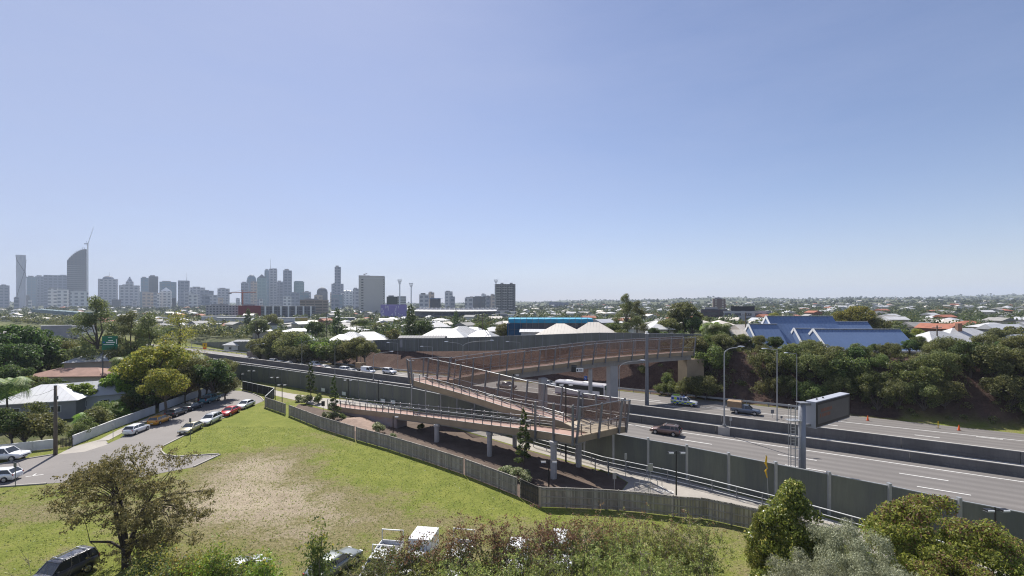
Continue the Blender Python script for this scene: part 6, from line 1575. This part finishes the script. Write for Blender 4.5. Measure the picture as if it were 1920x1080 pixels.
# ---------------- bushes beyond the far lanes at left-centre
for i, (px, pyt, D, key, s_, lb) in enumerate(((485, 640, 172, 'rnd2', 1.0, 'olive bush at the left end of the roadside bushes'), (520, 627, 172, 'rnd2', 1.3, 'large olive tree beyond the retaining wall'), (555, 628, 168, 'rnd2', 1.3, 'second large olive tree beyond the retaining wall'), (585, 632, 166, 'rnd1', 1.2, 'dark centre tree of the roadside bushes'), (600, 645, 158, 'brt1', 1.2, 'yellow green bush in the roadside row'), (625, 640, 158, 'rnd1', 1.1, 'green bush right of the yellow green one'),
    (645, 648, 156, 'rnd2', 1.0, 'olive bush behind the lamp pole'), (668, 646, 152, 'olv2', 1.1, 'rounded olive bush near the brown slope'), (683, 652, 150, 'olv2', .9, 'last rounded olive bush before the brown slope'), (570, 652, 160, 'rnd3', .9, 'dark low bush above the far traffic'), (540, 655, 160, 'rnd3', .9, 'dark low bush at the end of the retaining wall'), (505, 655, 166, 'rnd3', .8, 'dark low bush behind the retaining wall'))):
    q = PD(px, pyt, D); z0 = gz(q.x, q.y); key = {'rnd2': 'wat1', 'rnd1': 'wat2', 'rnd3': 'wat3'}.get(key, key); tree(key, lb, q.x, q.y, max(.85, (q.z-z0)/6.0*1.25), i*.8, name='roadside_bush', cat='shrub')
# ---------------- the planted bank right of the bridge
rb_ = random.Random(12); bank = []
BK = {'wat1': 'olive wattle on the planted motorway bank', 'wat2': 'mid green wattle on the planted motorway bank', 'wat3': 'dark olive wattle on the planted motorway bank', 'rnd1': 'mid green wattle on the planted motorway bank', 'rnd2': 'olive wattle on the planted motorway bank', 'rnd3': 'dark wattle on the planted motorway bank', 'olv2': 'fine leaved wattle on the planted motorway bank', 'ylg1': 'yellow tinged wattle on the planted motorway bank'}
tr_ = 0
while len(bank) < 185 and tr_ < 19000:
    tr_ += 1
    a = rb_.uniform(-24, 125); off = 3.6+22*rb_.random()**1.25
    if a < -10 and off < 8: continue
    if any((a-a_)**2+(off-o_)**2 < 5.6 for a_, o_ in bank): continue
    bank.append((a, off))
for a, off in bank:
    p = W(a, float(edge_o(a))+off); key = rb_.choice(['wat1', 'wat2', 'wat3', 'wat3', 'wat1', 'wat2', 'rnd3' if off > 8 else 'wat3', 'olv2' if off > 10 else 'wat2'])
    s_ = rb_.uniform(.95, 1.25) if off < 11 else (rb_.uniform(.78, 1.0) if off < 16 else rb_.uniform(.55, .72))
    if off < 5.5: s_ *= .8
    pxx = 960+p.x/p.y*F
    if 1400 < pxx < 1700 and off > 10: s_ = min(s_, .62 if off < 16 else .42)
    BANKT.append((tree(key, BK[key], p.x, p.y, s_, rb_.uniform(0, 6), group='wattle trees on the planted motorway bank', name='wattle_tree', cat='wattle tree'), BK[key].split(' on ')[0]))
for i, (a, off, s_, lb) in enumerate(((-34, 6.5, .9, 'green bush under the right end of the bridge'), (-27, 4.5, 1.1, 'rounded green bush behind the patrol pickup'), (-22, 5, 1.0, 'dry bush beside the patrol pickup'), (-30, 11, 1.2, 'bush touching the underside of the bridge'), (-38, 9, .9, 'bush at the foot of the abutment'))):
    p = W(a, float(edge_o(a))+off); tree('shr1' if i % 2 else 'shr2', lb, p.x, p.y, s_, i, name='bank_bush', cat='shrub')
# low undergrowth covering the bank between the trees
rng = np.random.default_rng(31); k_ = 900; aa = rng.uniform(-30, 128, k_); of = 3.2+21*rng.random(k_)**1.1
pts = np.array([W(a_, float(edge_o(a_))+o_) for a_, o_ in zip(aa, of)]); pts[:, 2] = ground_z(pts[:, 0], pts[:, 1]); Rr = rng.uniform(.5, 1.35, k_)*np.where(of < 5, .6, 1)
d = rng.normal(size=(k_, 130, 3)); d[..., 2] = np.abs(d[..., 2]); d /= np.linalg.norm(d, axis=2)[..., None]
c = (pts[:, None, :]+d*(Rr*1.0)[:, None, None]*rng.uniform(.6, 1.05, (k_, 130, 1))).reshape(-1, 3); v, f = leaves(c, .26, rng, d.reshape(-1, 3), .5)
tag(put('undergrowth', npmesh('undergrowth_leaves', v, f, G_OL)), 'low scrubby undergrowth covering the motorway bank between the trees', 'undergrowth', kind='stuff')
for i, (px, D, s_, lb) in enumerate(((1262, 104, .62, 'wattle hiding the abutment under the right end of the bridge'), (1285, 102, .7, 'wattle touching the right end of the bridge deck'), (1305, 101, .85, 'tall wattle covering the bridge end'), (1240, 105.5, .5, 'small wattle under the bridge beside the camera mast'), (1322, 100, .95, 'tall dark wattle right of the bridge end'))):
    x = (px-960)/F*D; tree(('wat2', 'wat1', 'wat3')[i % 3], lb, x, D, s_, i*1.2, name='wattle_tree', cat='wattle tree')
# ---------------- single trees beyond the bank
for i, (px, pyt, D, key, h0, lb, mm_) in enumerate(((1175, 547, 150, 'gum', 13.9, 'tall ragged gum left of the yellow shade tree', None), (1195, 560, 156, 'gum', 13.9, 'second trunk of ragged gum leaning right', None), (1283, 562, 160, 'rnd1', 6.9, 'tall dense tree right of centre above the wall', G_GM), (1255, 590, 158, 'rnd2', 6.9, 'broad tree left of the tall dense tree', None), (1300, 590, 155, 'rnd3', 6.9, 'dark tree right below the tall dense tree', None),
    (1335, 598, 128, 'brt1', 6, 'bright lime tree in front of the purplish flats', None), (1610, 571, 170, 'ylg1', 6.9, 'big yellow green round tree behind the blue halls', None), (1580, 582, 172, 'ylg1', 6.9, 'smaller yellow green tree left of the big round one', None), (1645, 590, 165, 'rnd2', 6.9, 'olive tree right of the big yellow green tree', None), (1452, 585, 240, 'ylg1', 6.9, 'autumn coloured tree above the tall blue roof', None),
    (1690, 612, 118, 'brt1', 6, 'leafy tree right of the long blue hall', G_MD), (1720, 628, 106, 'rnd1', 6.9, 'dark broad tree below the pale hip roof', None), (1870, 612, 112, 'rnd3', 6.9, 'dark open tree near the right edge above the bank', G_GM), (1850, 620, 108, 'rnd2', 6.9, 'olive tree beside the open dark tree at right', None), (1425, 640, 108, 'rnd2', 6.9, 'rounded olive tree below the lower blue roof', None), (1400, 628, 111, 'rnd1', 6.9, 'rounded green tree left of the lower blue roof', None), (1720, 615, 150, 'ylg1', 6.9, 'yellowish tree left of the pale hip roof', None),
    (770, 571, 190, 'pine', 13, 'very dark tall tree in front of the purple building', None), (795, 598, 185, 'rnd3', 6.9, 'dark round tree right of the tall dark tree', None), (632, 577, 230, 'pine', 13, 'tall dark pine above the white gabled house', None), (590, 600, 200, 'rnd3', 6.9, 'large dark round tree left of the tall pine', None), (485, 596, 215, 'rnd1', 6.9, 'broad tree below the red apartment wall', G_GM), (465, 578, 300, 'pine', 13, 'tree in front of the red apartment wall', None), (510, 583, 300, 'rnd2', 6.9, 'tree in front of the dark apartments', None),
    (855, 582, 260, 'pine', 13, 'tall dark tree in front of the stadium', None), (900, 603, 200, 'rnd1', 6.9, 'dark tree beside the bright white roofs', None), (945, 600, 178, 'rnd2', 6.9, 'tree left of the blue wrapped building', None), (715, 600, 240, 'rnd2', 6.9, 'tree in front of the purple wall base', None), (760, 625, 165, 'brt1', 6, 'bright fern like bush below the dark tall tree', None), (1150, 603, 150, 'rnd1', 6.9, 'dark tree at foot of the ragged gum', None), (1225, 612, 140, 'rnd3', 6.9, 'dark shrubby tree above the far wall end', None))):
    q = PD(px, pyt, D); z0 = gz(q.x, q.y); tree(key, lb, q.x, q.y, max(.3, (q.z-z0)/h0), i*1.9, name='large_tree', m=mm_)
for i, (px, D, h_, lb) in enumerate(((680, 205, 9, 'palm standing behind the grey roofed house'), (668, 215, 8, 'slightly shorter palm left of the grey roofed house'), (1335, 118, 5, 'palm in front of the cream roofs'), (1350, 116, 5, 'palm touching the cream lower roof'))):
    x = (px-960)/F*D; palm(lb, x, D, h_, 1.4)
# ---------------- suburb trees
rt_ = random.Random(77); FG = 'trees spread through the far suburb'
FL = {'far1': 'small dark tree of the far suburb', 'far2': 'small mid green tree of the far suburb', 'far3': 'small olive tree of the far suburb', 'far4': 'small yellow green tree of the far suburb'}
cnt = 0; tries = 0; fpts = []
while cnt < 299 and tries < 30000:
    tries += 1
    px = rt_.uniform(-40, 1960); D = math.exp(rt_.uniform(math.log(125), math.log(430)))
    x, y = (px-960)/F*D, D; o = .539*x+.842*y; e = float(edge_o(.842*x-.539*y))
    if o < e+(8 if px < 330 else 18): continue
    if any((x-a_)**2+(y-b_)**2 < 36 for a_, b_ in houses_pts): continue
    if any((x-a_)**2+(y-b_)**2 < 30 for a_, b_ in fpts): continue
    if 1400 < px < 1700 and D < 140: continue
    if 940 < px < 1130 and D < 185: continue
    fpts.append((x, y)); key = rt_.choice(['far1', 'far1', 'far2', 'far2', 'far3', 'far4' if rt_.random() < .4 else 'far2'])
    sf = rt_.uniform(.5, .95)
    if any(abs(x-a_) < 12 and -2 < b_-y < 24 for a_, b_ in houses_pts): sf *= .6
    if (360 < px < 720 or 760 < px < 960) and D < 230: sf *= .6
    if 1290 < px < 1800 and D < 170: sf *= .65
    FART.append((tree(key, FL[key], x, y, sf, rt_.uniform(0, 6), group=FG, trunk=D < 200, name='suburb_tree'), FL[key].split(' of ')[0])); cnt += 1
# the continuous far tree cover
rng = np.random.default_rng(99)
def far_cover(name, n_, Dlo, Dhi, nl, size, label, m, hmax, pxr=(-60, 1980)):
    D = np.exp(rng.uniform(math.log(Dlo), math.log(Dhi), n_)); px = rng.uniform(pxr[0], pxr[1], n_); x = (px-960)/F*D; y = D
    o = .539*x+.842*y; keep = o > np.where(px < 480, 112, 128)
    if Dlo < 300: keep &= ~(((px > 1380) & (px < 1700) & (D < 165)) | ((px > 930) & (px < 1150) & (D < 190)) | ((px > 760) & (px < 960) & (D < 200)) | ((px > 600) & (px < 720) & (D < 200)))
    x, y = x[keep], y[keep]; D = D[keep]; z = ground_z(x, y); k = len(x)
    hp = np.array(houses_pts)
    R_ = rng.uniform(2.2, 4.8, k)*(1+D/7000); Hh = rng.uniform(.8, 1.35, k)*R_
    if Dlo < 500:
        for hx, hy in houses_pts:                       # front yards stay low
            yard = (np.hypot(x-hx, y-hy) < 14) & (y < hy+2); R_[yard] *= .6; Hh[yard] *= .55
    d = rng.normal(size=(k, nl, 3)); d[..., 2] = np.abs(d[..., 2])*.9; d /= np.linalg.norm(d, axis=2)[..., None]
    rr = rng.uniform(.75, 1.08, (k, nl, 1))
    c = np.stack([x, y, z+Hh*.35], 1)[:, None, :]+d*rr*np.stack([R_, R_, Hh], 1)[:, None, :]
    c = c.reshape(-1, 3); sz = np.repeat(size*R_/4.5*(1+D/5000), nl)
    n2 = len(c); out = d.reshape(-1, 3)
    nv = rng.normal(size=(n2, 3))*.5+out; nv /= np.linalg.norm(nv, axis=1)[:, None]; r_ = rng.normal(size=(n2, 3)); u = np.cross(nv, r_); u /= np.linalg.norm(u, axis=1)[:, None]; w = np.cross(nv, u); s = (sz*rng.uniform(.6, 1.3, n2))[:, None]*.5
    v = np.stack([c-u*s, c-w*s*.8, c+u*s, c+w*s*.8], 1).reshape(-1, 3)
    o = put(name, npmesh(name, v, np.arange(n2*4).reshape(-1, 4), m)); tag(o, label, 'trees', kind='stuff')
far_cover('distant_woodland', 1150, 170, 420, 170, 1.0, 'dense garden trees filling the gaps between the nearer suburb houses', G_FM, 8)
far_cover('distant_woodland', 3000, 380, 1200, 60, 1.7, 'continuous tree cover of the near suburbs below the horizon', G_FM, 8)
far_cover('distant_woodland', 6500, 1100, 5600, 34, 3.0, 'hazy continuous tree cover reaching the horizon hills', G_FR, 9)

far_cover('distant_woodland', 900, 165, 560, 160, 1.0, 'dense trees beyond the far left end of the motorway', G_OL, 8, (-60, 500))
# ---------------- foreground
# spreading brown tree
def spread_tree():
    rng = np.random.default_rng(3); q = P(238, 1064); t = thing('spreading_tree', 'wide brown leaved tree with many forking limbs on the lower left grass', 'tree', (q.x, q.y, 0))
    mb = MB(); lob = []; tw = []
    base = Vector((0, 0, -.2)); fork = Vector((-.15, 0, 1.7))
    mb.path([base, Vector((-.1, 0, .9)), fork], [.42, .34, .32], 10)
    k_ = q.y/F
    def tp(px, py, dy=0.0): return Vector(((px-238)*k_, dy, H-(py-YH)*k_-.0))
    mains = [((-.3, 0, 1.6), tp(200, 940, .3), .24), ((0, 0, 1.6), tp(232, 935, -.4), .22), ((.1, 0, 1.5), tp(275, 950, .4), .24), ((.15, 0, 1.0), tp(262, 1010, .8), .18), ((-.2, 0, 1.4), tp(172, 1005, -.9), .12)]
    ends = []
    for b_, e_, r_ in mains:
        b_ = Vector(b_); m_ = b_.lerp(e_, .5)+Vector((rng.normal()*.15, rng.normal()*.15, .1)); mb.path([b_, m_, e_], [r_, r_*.85, r_*.65], 8); ends.append((e_, r_*.6))
    tips = [(120, 905), (112, 930), (140, 890), (165, 872), (150, 915), (190, 865), (215, 862), (180, 900), (240, 858), (260, 868), (285, 850), (305, 868), (330, 882), (350, 905), (365, 928), (340, 940), (378, 955), (380, 975), (360, 985), (330, 990), (300, 905), (270, 900), (235, 895), (205, 905), (310, 935), (285, 975), (310, 1005), (270, 1005), (330, 1030), (225, 930), (160, 950), (200, 1040), (345, 965), (300, 1030), (250, 960)]
    for i, (px, py) in enumerate(tips):
        for j in range(2):
            e_ = tp(px+rng.normal()*8, py+rng.normal()*6, rng.uniform(-4.2, 4.2) if py < 960 else rng.uniform(-2.4, 2.4))
            src = min(ends, key=lambda s_: (s_[0]-e_).length+rng.uniform(0, 1.2)); b_ = src[0]; L = (e_-b_).length; m_ = b_.lerp(e_, .5)+Vector((rng.normal()*.1*L, rng.normal()*.1*L, .08*L))
            mb.path([b_, b_.lerp(m_, .5)+Vector((0, 0, .03*L)), m_, m_.lerp(e_, .55), e_], [src[1]*.42, src[1]*.34, src[1]*.22, .025, .010], 6)
            for _ in range(5):
                e2 = e_+Vector((rng.normal()*.75, rng.normal()*.75, rng.normal()*.42)); s2 = m_.lerp(e_, rng.uniform(.4, 1)); mb.path([s2, s2.lerp(e2, .5)+Vector((0, 0, .06)), e2], [.018, .012, .006], 4); tw.append(e2); tw.append(s2.lerp(e2, .6))
            tw.append(e_)
    mb.build('trunk', bark_d, t, True)
    tw = np.array([tuple(v) for v in tw]); cl = tw[rng.integers(0, len(tw), 1500)]+rng.normal(size=(1500, 3))*np.array([.42, .42, .22]); n_ = 34000
    c = cl[rng.integers(0, 1500, n_)]+rng.normal(size=(n_, 3))*np.array([.15, .15, .09])
    v, f = leaves(c, .17, rng, np.tile([0, 0, .5], (n_, 1)), .6); put('crown', npmesh('crown_leaves', v, f, G_BN), t); t.scale = (.80, .85, .98)
spread_tree()
def twiggy(name, label, x, y, hgt, rad, nst, nleaf, lsize, m, tipm=None, tipfrac=.0, seed=0, bk=twig, cat='shrub', lean=.5, blob=.2, gamma=.6, z=0.0, stem_r=.035):
    rng = np.random.default_rng(seed); t = thing(name, label, cat, (x, y, z)); mb = MB(); tw = []
    for i in range(nst):
        a = rng.uniform(0, 2*math.pi); R_ = rad*math.sqrt(rng.random()); hh = hgt*(1-.35*(R_/rad)**2)*rng.uniform(.82, 1.04); b_ = Vector((rng.normal()*.25, rng.normal()*.25, 0)); e_ = Vector((R_*math.cos(a), R_*math.sin(a), hh)); m_ = b_.lerp(e_, .5)+Vector((-.15*R_*math.cos(a), -.15*R_*math.sin(a), .05*hh))
        mb.path([b_, b_.lerp(m_, .5), m_, m_.lerp(e_, .5), e_], [stem_r, stem_r*.8, stem_r*.6, stem_r*.4, stem_r*.15], 5)
        for _ in range(7):
            s_ = m_.lerp(e_, rng.uniform(-.1, 1.0)); e2 = s_+Vector((rng.normal()*.16*rad+.06*math.cos(a)*rad, rng.normal()*.16*rad, abs(rng.normal())*.10*hgt)); mb.path([s_, s_.lerp(e2, .5), e2], [stem_r*.35, stem_r*.25, stem_r*.12], 4); tw += [tuple(e2), tuple(s_.lerp(e2, .5))]
        tw.append(tuple(e_))
    mb.build('stem', bk, t)
    tw = np.array(tw); ncl = max(30, nleaf//14); cl = tw[rng.integers(0, len(tw), ncl)]+rng.normal(size=(ncl, 3))*.30*np.array([1, 1, .7])
    c = cl[rng.integers(0, ncl, nleaf)]+rng.normal(size=(nleaf, 3))*blob*np.array([1, 1, .8])
    tip = (rng.random(nleaf)*.4+.6*np.repeat(rng.random(nleaf//7+1), 7)[:nleaf] < tipfrac*2*np.clip((c[:, 2]-.55*hgt)/(.45*hgt), 0, 1)) if tipm else np.zeros(nleaf, bool)
    v, f = leaves(c, lsize, rng, None, .5); me = npmesh('shrub_leaves', v, f, m)
    if tipm: me.materials.append(tipm); me.polygons.foreach_set('material_index', tip.astype(np.int32))
    put('foliage', me, t)
    return t
def fg(px, pyt, D): q = PD(px, pyt, D); return q.x, q.y, q.z
# the shrub row along the bottom: each shrub is rooted on the grass, its top at the given height in view
row = [(690, 1035, 30, 2.0, 'low green shrub at the left end of the shrub row', .2), (752, 1012, 29, 2.0, 'shrub with red tips in front of the canopied utility', .5), (810, 990, 29.5, 2.3, 'shrub with many dark red seed heads left of centre', .9), (868, 978, 30, 2.4, 'tall red tipped shrub in front of the third white utility', .9), (925, 988, 30, 2.2, 'red brown shrub left of the hidden white car', .8),
       (985, 985, 30, 2.3, 'red brown shrub just right of the hidden white car', .85), (1040, 975, 31, 2.3, 'deep red shrub peak near the middle of the row', .9), (1095, 972, 31.5, 2.3, 'red and green shrub under the fence corner', .8), (1150, 972, 31.5, 2.2, 'mixed green shrub with red top right of the fence corner', .55), (1205, 968, 32, 2.3, 'leafy green shrub with a reddish crest', .5), (1262, 975, 32, 2.3, 'light green shrub against the long fence', .35), (1318, 990, 32.5, 2.0, 'rightmost light green shrub of the row', .3),
       (780, 1060, 26.5, 2.0, 'front green shrub below the canopied utility', .1), (850, 1050, 26.5, 2.1, 'front dense green shrub left of centre', .1), (935, 1045, 26.5, 2.2, 'front dark green shrub at centre', .1), (1020, 1040, 26.5, 2.2, 'front green shrub right of the hidden cars', .1), (1105, 1035, 27, 2.2, 'front twiggy green shrub below the fence corner', .15), (1195, 1035, 27, 2.1, 'front light shrub with bare stems', .1), (1290, 1045, 27.5, 2.0, 'front thin shrub at the right of the row', .1)]
for i, (px, pyt, D, rad, lb, tf) in enumerate(row):
    x, y, z = fg(px, pyt, D); gsh = G_MD if i % 3 else G_OL
    if i >= 8: gsh = leafmat('leaf_light_shrub', (.06, .075, .02), (.15, .17, .045), (.22, .21, .08))
    twiggy('wild_shrub', lb, x, y, z, rad*1.1, 26, 5600 if D > 28 else 6500, .14, gsh, G_RD, tf*.62, seed=50+i, blob=.10)
x, y, z = fg(600, 992, 30); twiggy('leafy_sapling', 'tall leafy sapling in front of the grey sedan', x, y, z, .8, 12, 1500, .22, G_MD, G_YG, .3, seed=90, blob=.22, cat='sapling')
for i, (px, pyt, D, rad, m_, lb) in enumerate(((400, 1030, 29, 1.7, G_BR, 'bright yellow green bush at the bottom left of centre'), (440, 1045, 29, 1.3, G_MD, 'dark green bush beside the hidden silver car'), (345, 1040, 30, 1.3, G_YG, 'yellowish bush left of the bright bush'), (290, 1050, 31, 1.8, G_DK, 'dark bush under the brown spreading tree'), (485, 1050, 28, 1.0, G_BR, 'small green bush right of the hidden silver car'), (320, 1065, 29, 1.6, G_DK, 'low dark bush at the bottom edge under the brown tree'))):
    x, y, z = fg(px, pyt, D); twiggy('round_bush', lb, x, y, z, rad, 22, 6500, .16, m_, G_YG, .25, seed=120+i, blob=.26)
# bare twigs bottom left
x, y, z = fg(75, 1010, 27); twiggy('bare_sapling', 'bare twiggy sapling in front of the dark offroad car', x, y, z, 1.8, 7, 60, .08, G_BN, None, 0, seed=140, cat='sapling', bk=twig, stem_r=.03)
# green dense tree, silver tree, mixed tree at lower right
def big(key, label, px, pyt, D, s, sz, name, **k): q = PD(px, pyt, D); return tree(key, label, q.x, q.y, s, k.pop('rz', 0.0), 0.0, name=name, sz=q.z/k.pop('h0', 7.0), **k)
def cone_lobes(rng):
    out = []
    for i in range(64):
        u = (i+.5)/64; zz = .5+6.0*u; rr = 2.9*(1-u)**.5*rng.uniform(.25, 1.0); a = rng.uniform(0, 2*math.pi); k = rng.uniform(.65, 1.15)*(1-.3*u); out.append((rr*math.cos(a), rr*math.sin(a), zz, k, k, k*.8))
    return out
proto('dense', 61, 3.0, 6.4, .1, 28000, .19, leafmat('leaf_glossy', (.04, .055, .014), (.13, .155, .030), (.34, .31, .09), rough=.32), trunk_r=.2, lobes=cone_lobes)
proto('silver', 62, 3.2, 5.0, .3, 34000, .13, G_SL, 70, .85, (.10, .22), trunk_r=.12, asp=.3, shell=.8, spread=.95)
proto('mixed', 63, 3.9, 5.2, 1.2, 26000, .15, leafmat('leaf_feathery', (.05, .07, .015), (.16, .19, .035), (.27, .27, .06), trans=.45), 70, .7, (.10, .22), trunk_r=.16, shell=.8, second=(G_RD, .30, 5.2), spread=.98)
q = PD(1488, 905, 33.5); tree('dense', 'dense dark green glossy tree in front of the message sign pole', q.x, q.y, 1.02, .6, 0.0, sz=q.z/6.75, name='glossy_tree')
q = PD(1435, 968, 35); tree('dense', 'smaller glossy tree touching the left side of the dense glossy tree', q.x, q.y, .5, 2.0, 0.0, sz=.8, name='glossy_tree')
for i, (px, pyt, D, s_, lb) in enumerate(((1600, 968, 29, .95, 'tall silver leaved bush between the green and the red tipped tree'), (1520, 1026, 26.5, .85, 'wide silver leaved bush at the bottom edge'), (1650, 1030, 26, .8, 'smaller silver leaved bush below the red tipped tree'))):
    q = PD(px, pyt, D); tree('silver', lb, q.x, q.y, s_, i*2.0, 0.0, sz=q.z/5.5, name='silver_tree')
for i, (px, pyt, D, s_, lb) in enumerate(((1745, 915, 30, 1.12, 'big tree with red brown tips before the near lanes at right'), (1850, 975, 29, 1.0, 'green and red tree at the lower right corner'), (1690, 985, 30.5, .8, 'yellow green lower branches tree left of the big red tipped one'), (1800, 1030, 26, .9, 'green tree crown at the bottom right edge'))):
    q = PD(px, pyt, D); tree('mixed', lb, q.x, q.y, s_, i*1.4, 0.0, sz=q.z/6.8, name='tipped_tree')
# grass tufts on the field: countless
rng = np.random.default_rng(8); n_ = 52000
gx = rng.uniform(-62, 22, n_); gy = rng.uniform(30, 78, n_); o = .539*gx+.842*gy
keep = (gx > -58) & (gy > 30)
fl = [p.xy for p in G((542, 779.5), (601, 803.5), (664, 823.5), (728, 842.5), (800, 866), (868, 889.5), (969, 930), (1012, 951), (1130, 955.5), (1274, 970), (1374, 985), (1500, 1018))]
fx = np.array([p[0] for p in fl]); fy = np.array([p[1] for p in fl]); lim = np.interp(gx, fx, fy); lim = np.where(gx < fx[0], fy[0]+(fx[0]-gx)*.55, lim)
keep &= gy < lim-.5
stf = G((303, 841), (330, 860), (412, 855), (362, 880), (250, 901), (88, 911), (0, 917))
sl_x = np.array([P(0, 917).x, P(88, 911).x, P(250, 901).x, P(362, 880).x, P(412, 856).x]); sl_y = np.array([P(0, 917).y, P(88, 911).y, P(250, 901).y, P(362, 880).y, P(412, 856).y])
inner = (gx < sl_x[-1]) & (gy > np.interp(gx, sl_x, sl_y)-.4) & ~((gx > np.interp(gy, [P(330, 862).y, P(303, 838).y, P(412, 787).y, P(475, 760).y], [P(330, 862).x+.5, P(303, 838).x+.7, P(412, 787).x+.9, P(475, 760).x+1.0])) & (gy > P(330, 861).y))
keep &= ~inner
gx, gy = gx[keep], gy[keep]; c = np.stack([gx, gy, np.full(len(gx), .05)], 1)
v, f = leaves(c, .19, rng, np.tile([0, 0, .6], (len(gx), 1)), .35)
tag(put('grass', npmesh('grass_tufts', v, f, leafmat('leaf_grass', (.09, .10, .03), (.15, .17, .035), (.22, .19, .08), trans=.3))), 'short tufts of grass and weeds on the open field', 'grass', kind='stuff')
# ================================================================ labels that single each far thing out by what it stands next to
LM = [(1175, 600, 'the tall ragged gum'), (1283, 600, 'the tall dense tree'), (1358, 590, 'the purplish flats'), (1500, 605, 'the tall church hall'), (1610, 590, 'the big yellow green tree'), (1805, 625, 'the brick chimney house'), (1870, 625, 'the dark open tree'), (1035, 605, 'the blue wrapped building'), (947, 560, 'the grey apartment tower'), (860, 590, 'the stadium roof'), (738, 590, 'the purple building'),
      (770, 600, 'the very dark tall tree'), (697, 560, 'the hospital block'), (632, 600, 'the tall pine'), (540, 585, 'the long dark apartments'), (470, 585, 'the red wall'), (418, 585, 'the white apartment block'), (332, 620, 'the slim yellow gum'), (243, 620, 'the tall dark gum'), (205, 642, 'the green direction sign'), (86, 735, 'the white hip roof'), (140, 685, 'the terracotta roof'), (311, 730, 'the yellow street tree'), (384, 655, 'the yellow warning sign'),
      (1555, 770, 'the message sign'), (1457, 700, 'the second barrier lamp'), (1358, 700, 'the tallest lamp'), (1283, 752, 'the patrol pickup'), (1627, 785, 'the first cone'), (1798, 805, 'the last cone'), (1213, 690, 'the camera mast'), (1345, 562, 'the brick tower'), (1000, 570, 'the apartment tower foot'), (1690, 570, 'the horizon behind the halls'), (1860, 562, 'the horizon hill at right'), (1200, 570, 'the horizon behind the gum'), (1500, 570, 'the horizon behind the church'), (20, 560, 'the skyline edge'), (145, 560, 'the curved tower'), (300, 560, 'the dark twin tower'), (202, 550, 'the domed hotel tower'), (345, 550, 'the masted tower'), (512, 545, 'the antenna tower'), (604, 555, 'the arched roof tower'), (633, 550, 'the slim tallest tower'), (243, 550, 'the peaked tower')]
ORD = ['', 'second ', 'third ', 'fourth ', 'fifth ', 'sixth ', 'seventh ', 'eighth ', 'ninth ', 'tenth ', 'eleventh ', 'twelfth ', 'thirteenth ', 'fourteenth ']
def relabel(items, where):
    used = {}
    for t, kind in sorted(items, key=lambda it: it[0].location.y):
        x, y, z = t.location; px = 960+x/y*F; py = YH+(H-z-3)/y*F
        c = sorted(LM, key=lambda m_: (m_[0]-px)**2+((m_[1]-py)*1.4)**2)
        done = False
        for m_ in c[:3]:
            dx, dy = px-m_[0], (py-m_[1])*1.4
            rel_ = ('right of' if dx > 0 else 'left of') if abs(dx) > abs(dy) else ('below' if dy > 0 else 'above')
            key = (kind, m_[2], rel_); n_ = used.get(key, 0)
            if n_ < 14:
                used[key] = n_+1; t['label'] = f"{kind} {where}, {ORD[n_]}nearest {rel_} {m_[2]}"; done = True; break
relabel(FILL, 'in the skyline'); relabel(BANKT, 'on the bank'); relabel(LEFT, 'in the gardens'); relabel([it for it in FART if it[0].location.y < 600], 'in the suburb'); relabel([it for it in SUBH if it[0].location.y < 1500], 'in the suburb')
# ================================================================ haze
hz_m, n, l = newmat('haze_air')
o_ = n.new("ShaderNodeOutputMaterial"); v = n.new("ShaderNodeVolumePrincipled"); l.new(v.outputs[0], o_.inputs['Volume'])
v.inputs['Color'].default_value = (.74, .85, 1.0, 1); v.inputs['Density'].default_value = HAZE; v.inputs['Anisotropy'].default_value = 0.0
mb = MB(); mb.box((1000, 5600, 199), (23400, 12400, 402)); hz = mb.build('haze', hz_m); tag(hz, kind='stuff')
hz.location = (0, 0, 0)
